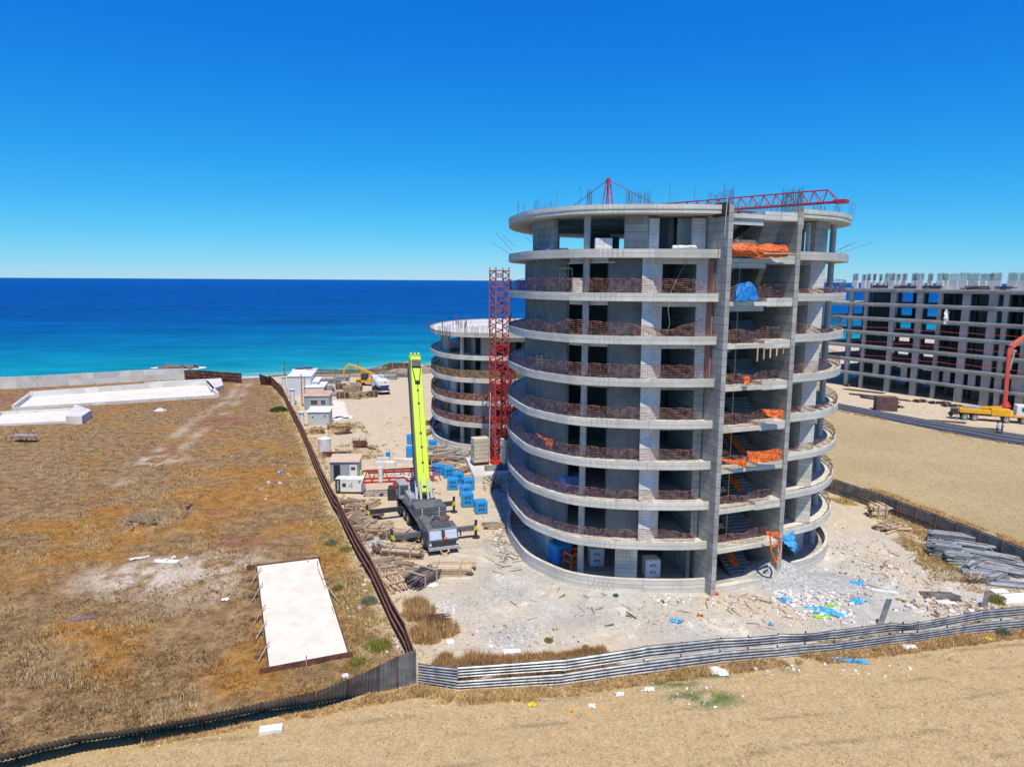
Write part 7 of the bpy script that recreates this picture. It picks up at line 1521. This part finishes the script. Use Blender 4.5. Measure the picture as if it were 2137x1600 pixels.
rub(350, 1170, 60, 8, 26, .1, .5, WH); rub(335, 1085, 60, 32, 260, .08, .5, [(.22, .17, .12), (.34, .27, .19), (.15, .11, .08)]); rub(1000, 1450, 130, 30, 60, .04, .2, WH); rub(1450, 1440, 120, 45, 130, .03, .22, WH+CO[:1]); rub(1700, 1392, 260, 26, 120, .03, .30, WH); rub(1640, 1385, 200, 14, 60, .03, .2, WH+BN); rub(1300, 1520, 1000, 90, 160, .02, .12, WH); rub(600, 1540, 400, 40, 40, .03, .16, WH); rub(1230, 1480, 60, 12, 8, .1, .3, [(.8, .35, .05), (.75, .1, .1)])
big_mesh('rubble', np.concatenate(RV), 4, np.concatenate(RC), colour_mat('rubble_stone'), 'broken white blocks, stones and scraps strewn over the site and field edge')
# sticks and reinforcing offcuts on the ground
m = MB()
for cx, cy, rx, ry, n in ((1300, 1270, 300, 40, 40), (1055, 1140, 30, 60, 60), (800, 1190, 40, 80, 60), (950, 960, 60, 30, 40), (830, 920, 60, 60, 30), (1900, 1200, 100, 60, 30), (1650, 1280, 150, 40, 24)):
    for i in range(n):
        a, r = random.uniform(0, 6.28), math.sqrt(random.random()); q = g(cx+rx*r*math.cos(a), cy+ry*r*math.sin(a)); l_ = random.uniform(.3, 1.3); b = random.uniform(0, 3.14); m.beam((q.x, q.y, .04), (q.x+l_*math.cos(b), q.y+l_*math.sin(b), random.uniform(.03, .15)), random.uniform(.03, .07))
o = m.build('sticks', 'wood'); o['kind'] = 'stuff'; o['label'] = 'loose sticks and offcuts lying about the site'
# gravel heap beside the right fin wall
q = g(1650, 1212); nx = 44; m = MB(); gx = np.linspace(-4.0, 5.2, nx); gy = np.linspace(-2.6, 3.4, nx); XX, YY = np.meshgrid(gx, gy)
rr = np.hypot(XX*.72+YY*.2+ .6, YY*.95-.9)/2.9; ZZ = 1.75*np.clip(1-rr, 0, 1)**1.1; r2 = np.hypot((XX-2.2)*.6, YY+.2)/2.3; ZZ = np.maximum(ZZ, .55*np.clip(1-r2, 0, 1)); ZZ += (fbm(XX, YY, .8, 4, 4)-.5)*.35*np.clip(ZZ*2, 0, 1)-.06
m.add([(q.x+a, q.y+b, c) for a, b, c in zip(XX.ravel(), YY.ravel(), ZZ.ravel())], [(j*nx+i, j*nx+i+1, (j+1)*nx+i+1, (j+1)*nx+i) for j in range(nx-1) for i in range(nx-1)])
tag(m.build('gravel_heap', 'gravel', smooth=True), 'grey gravel heap poured against the right fin wall of the big tower', 'gravel heap')
# plastic sheets
def blob(px, py, w, h, mat, label, rot=0.0, hh=.22, cat='plastic sheet', grp='plastic sheets on the ground', z=0.0):
    q = g(px, py, z); nx, ny = 5, 4; rows = []
    for j in range(ny):
        row = []
        for i in range(nx):
            a, b = (i/(nx-1)-.5)*w*random.uniform(.75, 1.1), (j/(ny-1)-.5)*h*random.uniform(.75, 1.1); c, s = math.cos(rot), math.sin(rot); e = (i in (0, nx-1) or j in (0, ny-1))
            X_, Y_ = q.x+a*c-b*s, q.y+a*s+b*c; row.append((X_, Y_, gz(X_, Y_)+(.05 if e else random.uniform(.3, 1)*hh)))
        rows.append(row)
    return sheet(rows, mat, 'plastic_sheet', label, cat, th=.01, crump=.055, group=grp)
blob(1722, 1275, 3.0, 1.3, 'bluesh', 'largest crumpled blue sheet on the rubble in front of the gravel heap', -.5); blob(1716, 1288, 1.2, .4, 'greensh', 'bright green sheet under the near edge of the largest blue one', -.2); blob(1738, 1264, .9, .35, 'greensh', 'small bright green sheet behind the largest blue one')
blob(1640, 1252, 1.1, .8, 'bluesh', 'blue sheet left of the gravel heap\'s foot'); blob(1628, 1240, .5, .4, 'bluesh', 'smallest blue sheet just left of the gravel heap'); blob(1790, 1254, 1.3, .9, 'bluesh', 'blue sheet on the rubble right of the largest one', .4); blob(1786, 1218, 1.5, .9, 'bluesh', 'farthest blue sheet on the rubble', .1)
blob(1411, 1296, .95, .55, 'bluesh', 'lone blue sheet on the bare ground before the parapet', -.3); blob(1608, 1305, .3, .25, 'bluesh', 'tiny blue scrap near the silver fence'); blob(1770, 1379, 2.3, .5, 'bluesh', 'long twisted blue sheet in front of the silver fence', -.12); blob(586, 984, .8, .6, 'bluesh', 'small blue sheet in the left field by the rusty fence')
blob(1500, 1404, 1.3, .7, 'paper', 'big white plastic bag in front of the silver fence', -.3, .35); blob(1897, 1350, 1.2, .5, 'paper', 'torn white sheet in front of the silver fence at the right'); blob(1002, 1456, .5, .4, 'paper', 'round white bag on the near field, left'); blob(1293, 1451, .5, .3, 'paper', 'white paper scrap on the near field'); blob(1236, 1476, .4, .35, 'paper', 'white printed bag on the near field'); blob(1111, 1473, .5, .28, 'hazy', 'yellow packet on the near field'); blob(1355, 1441, .6, .4, 'paper', 'folded white sheet on the green patch')
blob(720, 1412, .4, .35, 'paper', 'white and blue scrap near the white slab\'s corner'); blob(2064, 1334, .6, .4, 'hazy', 'orange-yellow sack in front of the silver fence at the right'); blob(470, 1252, .5, .3, 'paper', 'white scrap left of the white slab'); blob(1494, 1240, .4, .3, 'orange', 'orange scrap by the parapet foot'); blob(1460, 1286, .45, .12, 'orange', 'thin orange strip on the bare ground'); blob(1530, 985, .01+.5, .3, 'bluesh', 'x') if False else None
blob(785, 1135, 1.8, 1.2, 'lgrey', 'grey tarpaulin and basin heap at the rusty fence', .5, .5); blob(812, 1108, .5, .4, 'greensh', 'bright green scrap by the plank pile'); blob(905, 1222, .9, .6, 'paper', 'white board beside the fan of poles')
blob(335, 857, 1.8, 2.0, 'stone', 'small heap of white rubble in the field before the long basin', 0, .7, 'rubble heap'); blob(345, 1172, 2.2, .7, 'paper', 'white broken boards lying in the left field, right part', .0, .12, 'boards'); blob(292, 1165, 1.8, .5, 'stone', 'pale broken boards lying in the left field, left part', .5, .12, 'boards'); blob(170, 1290, 2.0, .8, M('mauve_board', (.22, .15, .16), (.15, .1, .1), 2, .8), 'dark mauve boards lying in dry grass, lower left', .5, .2, 'boards')
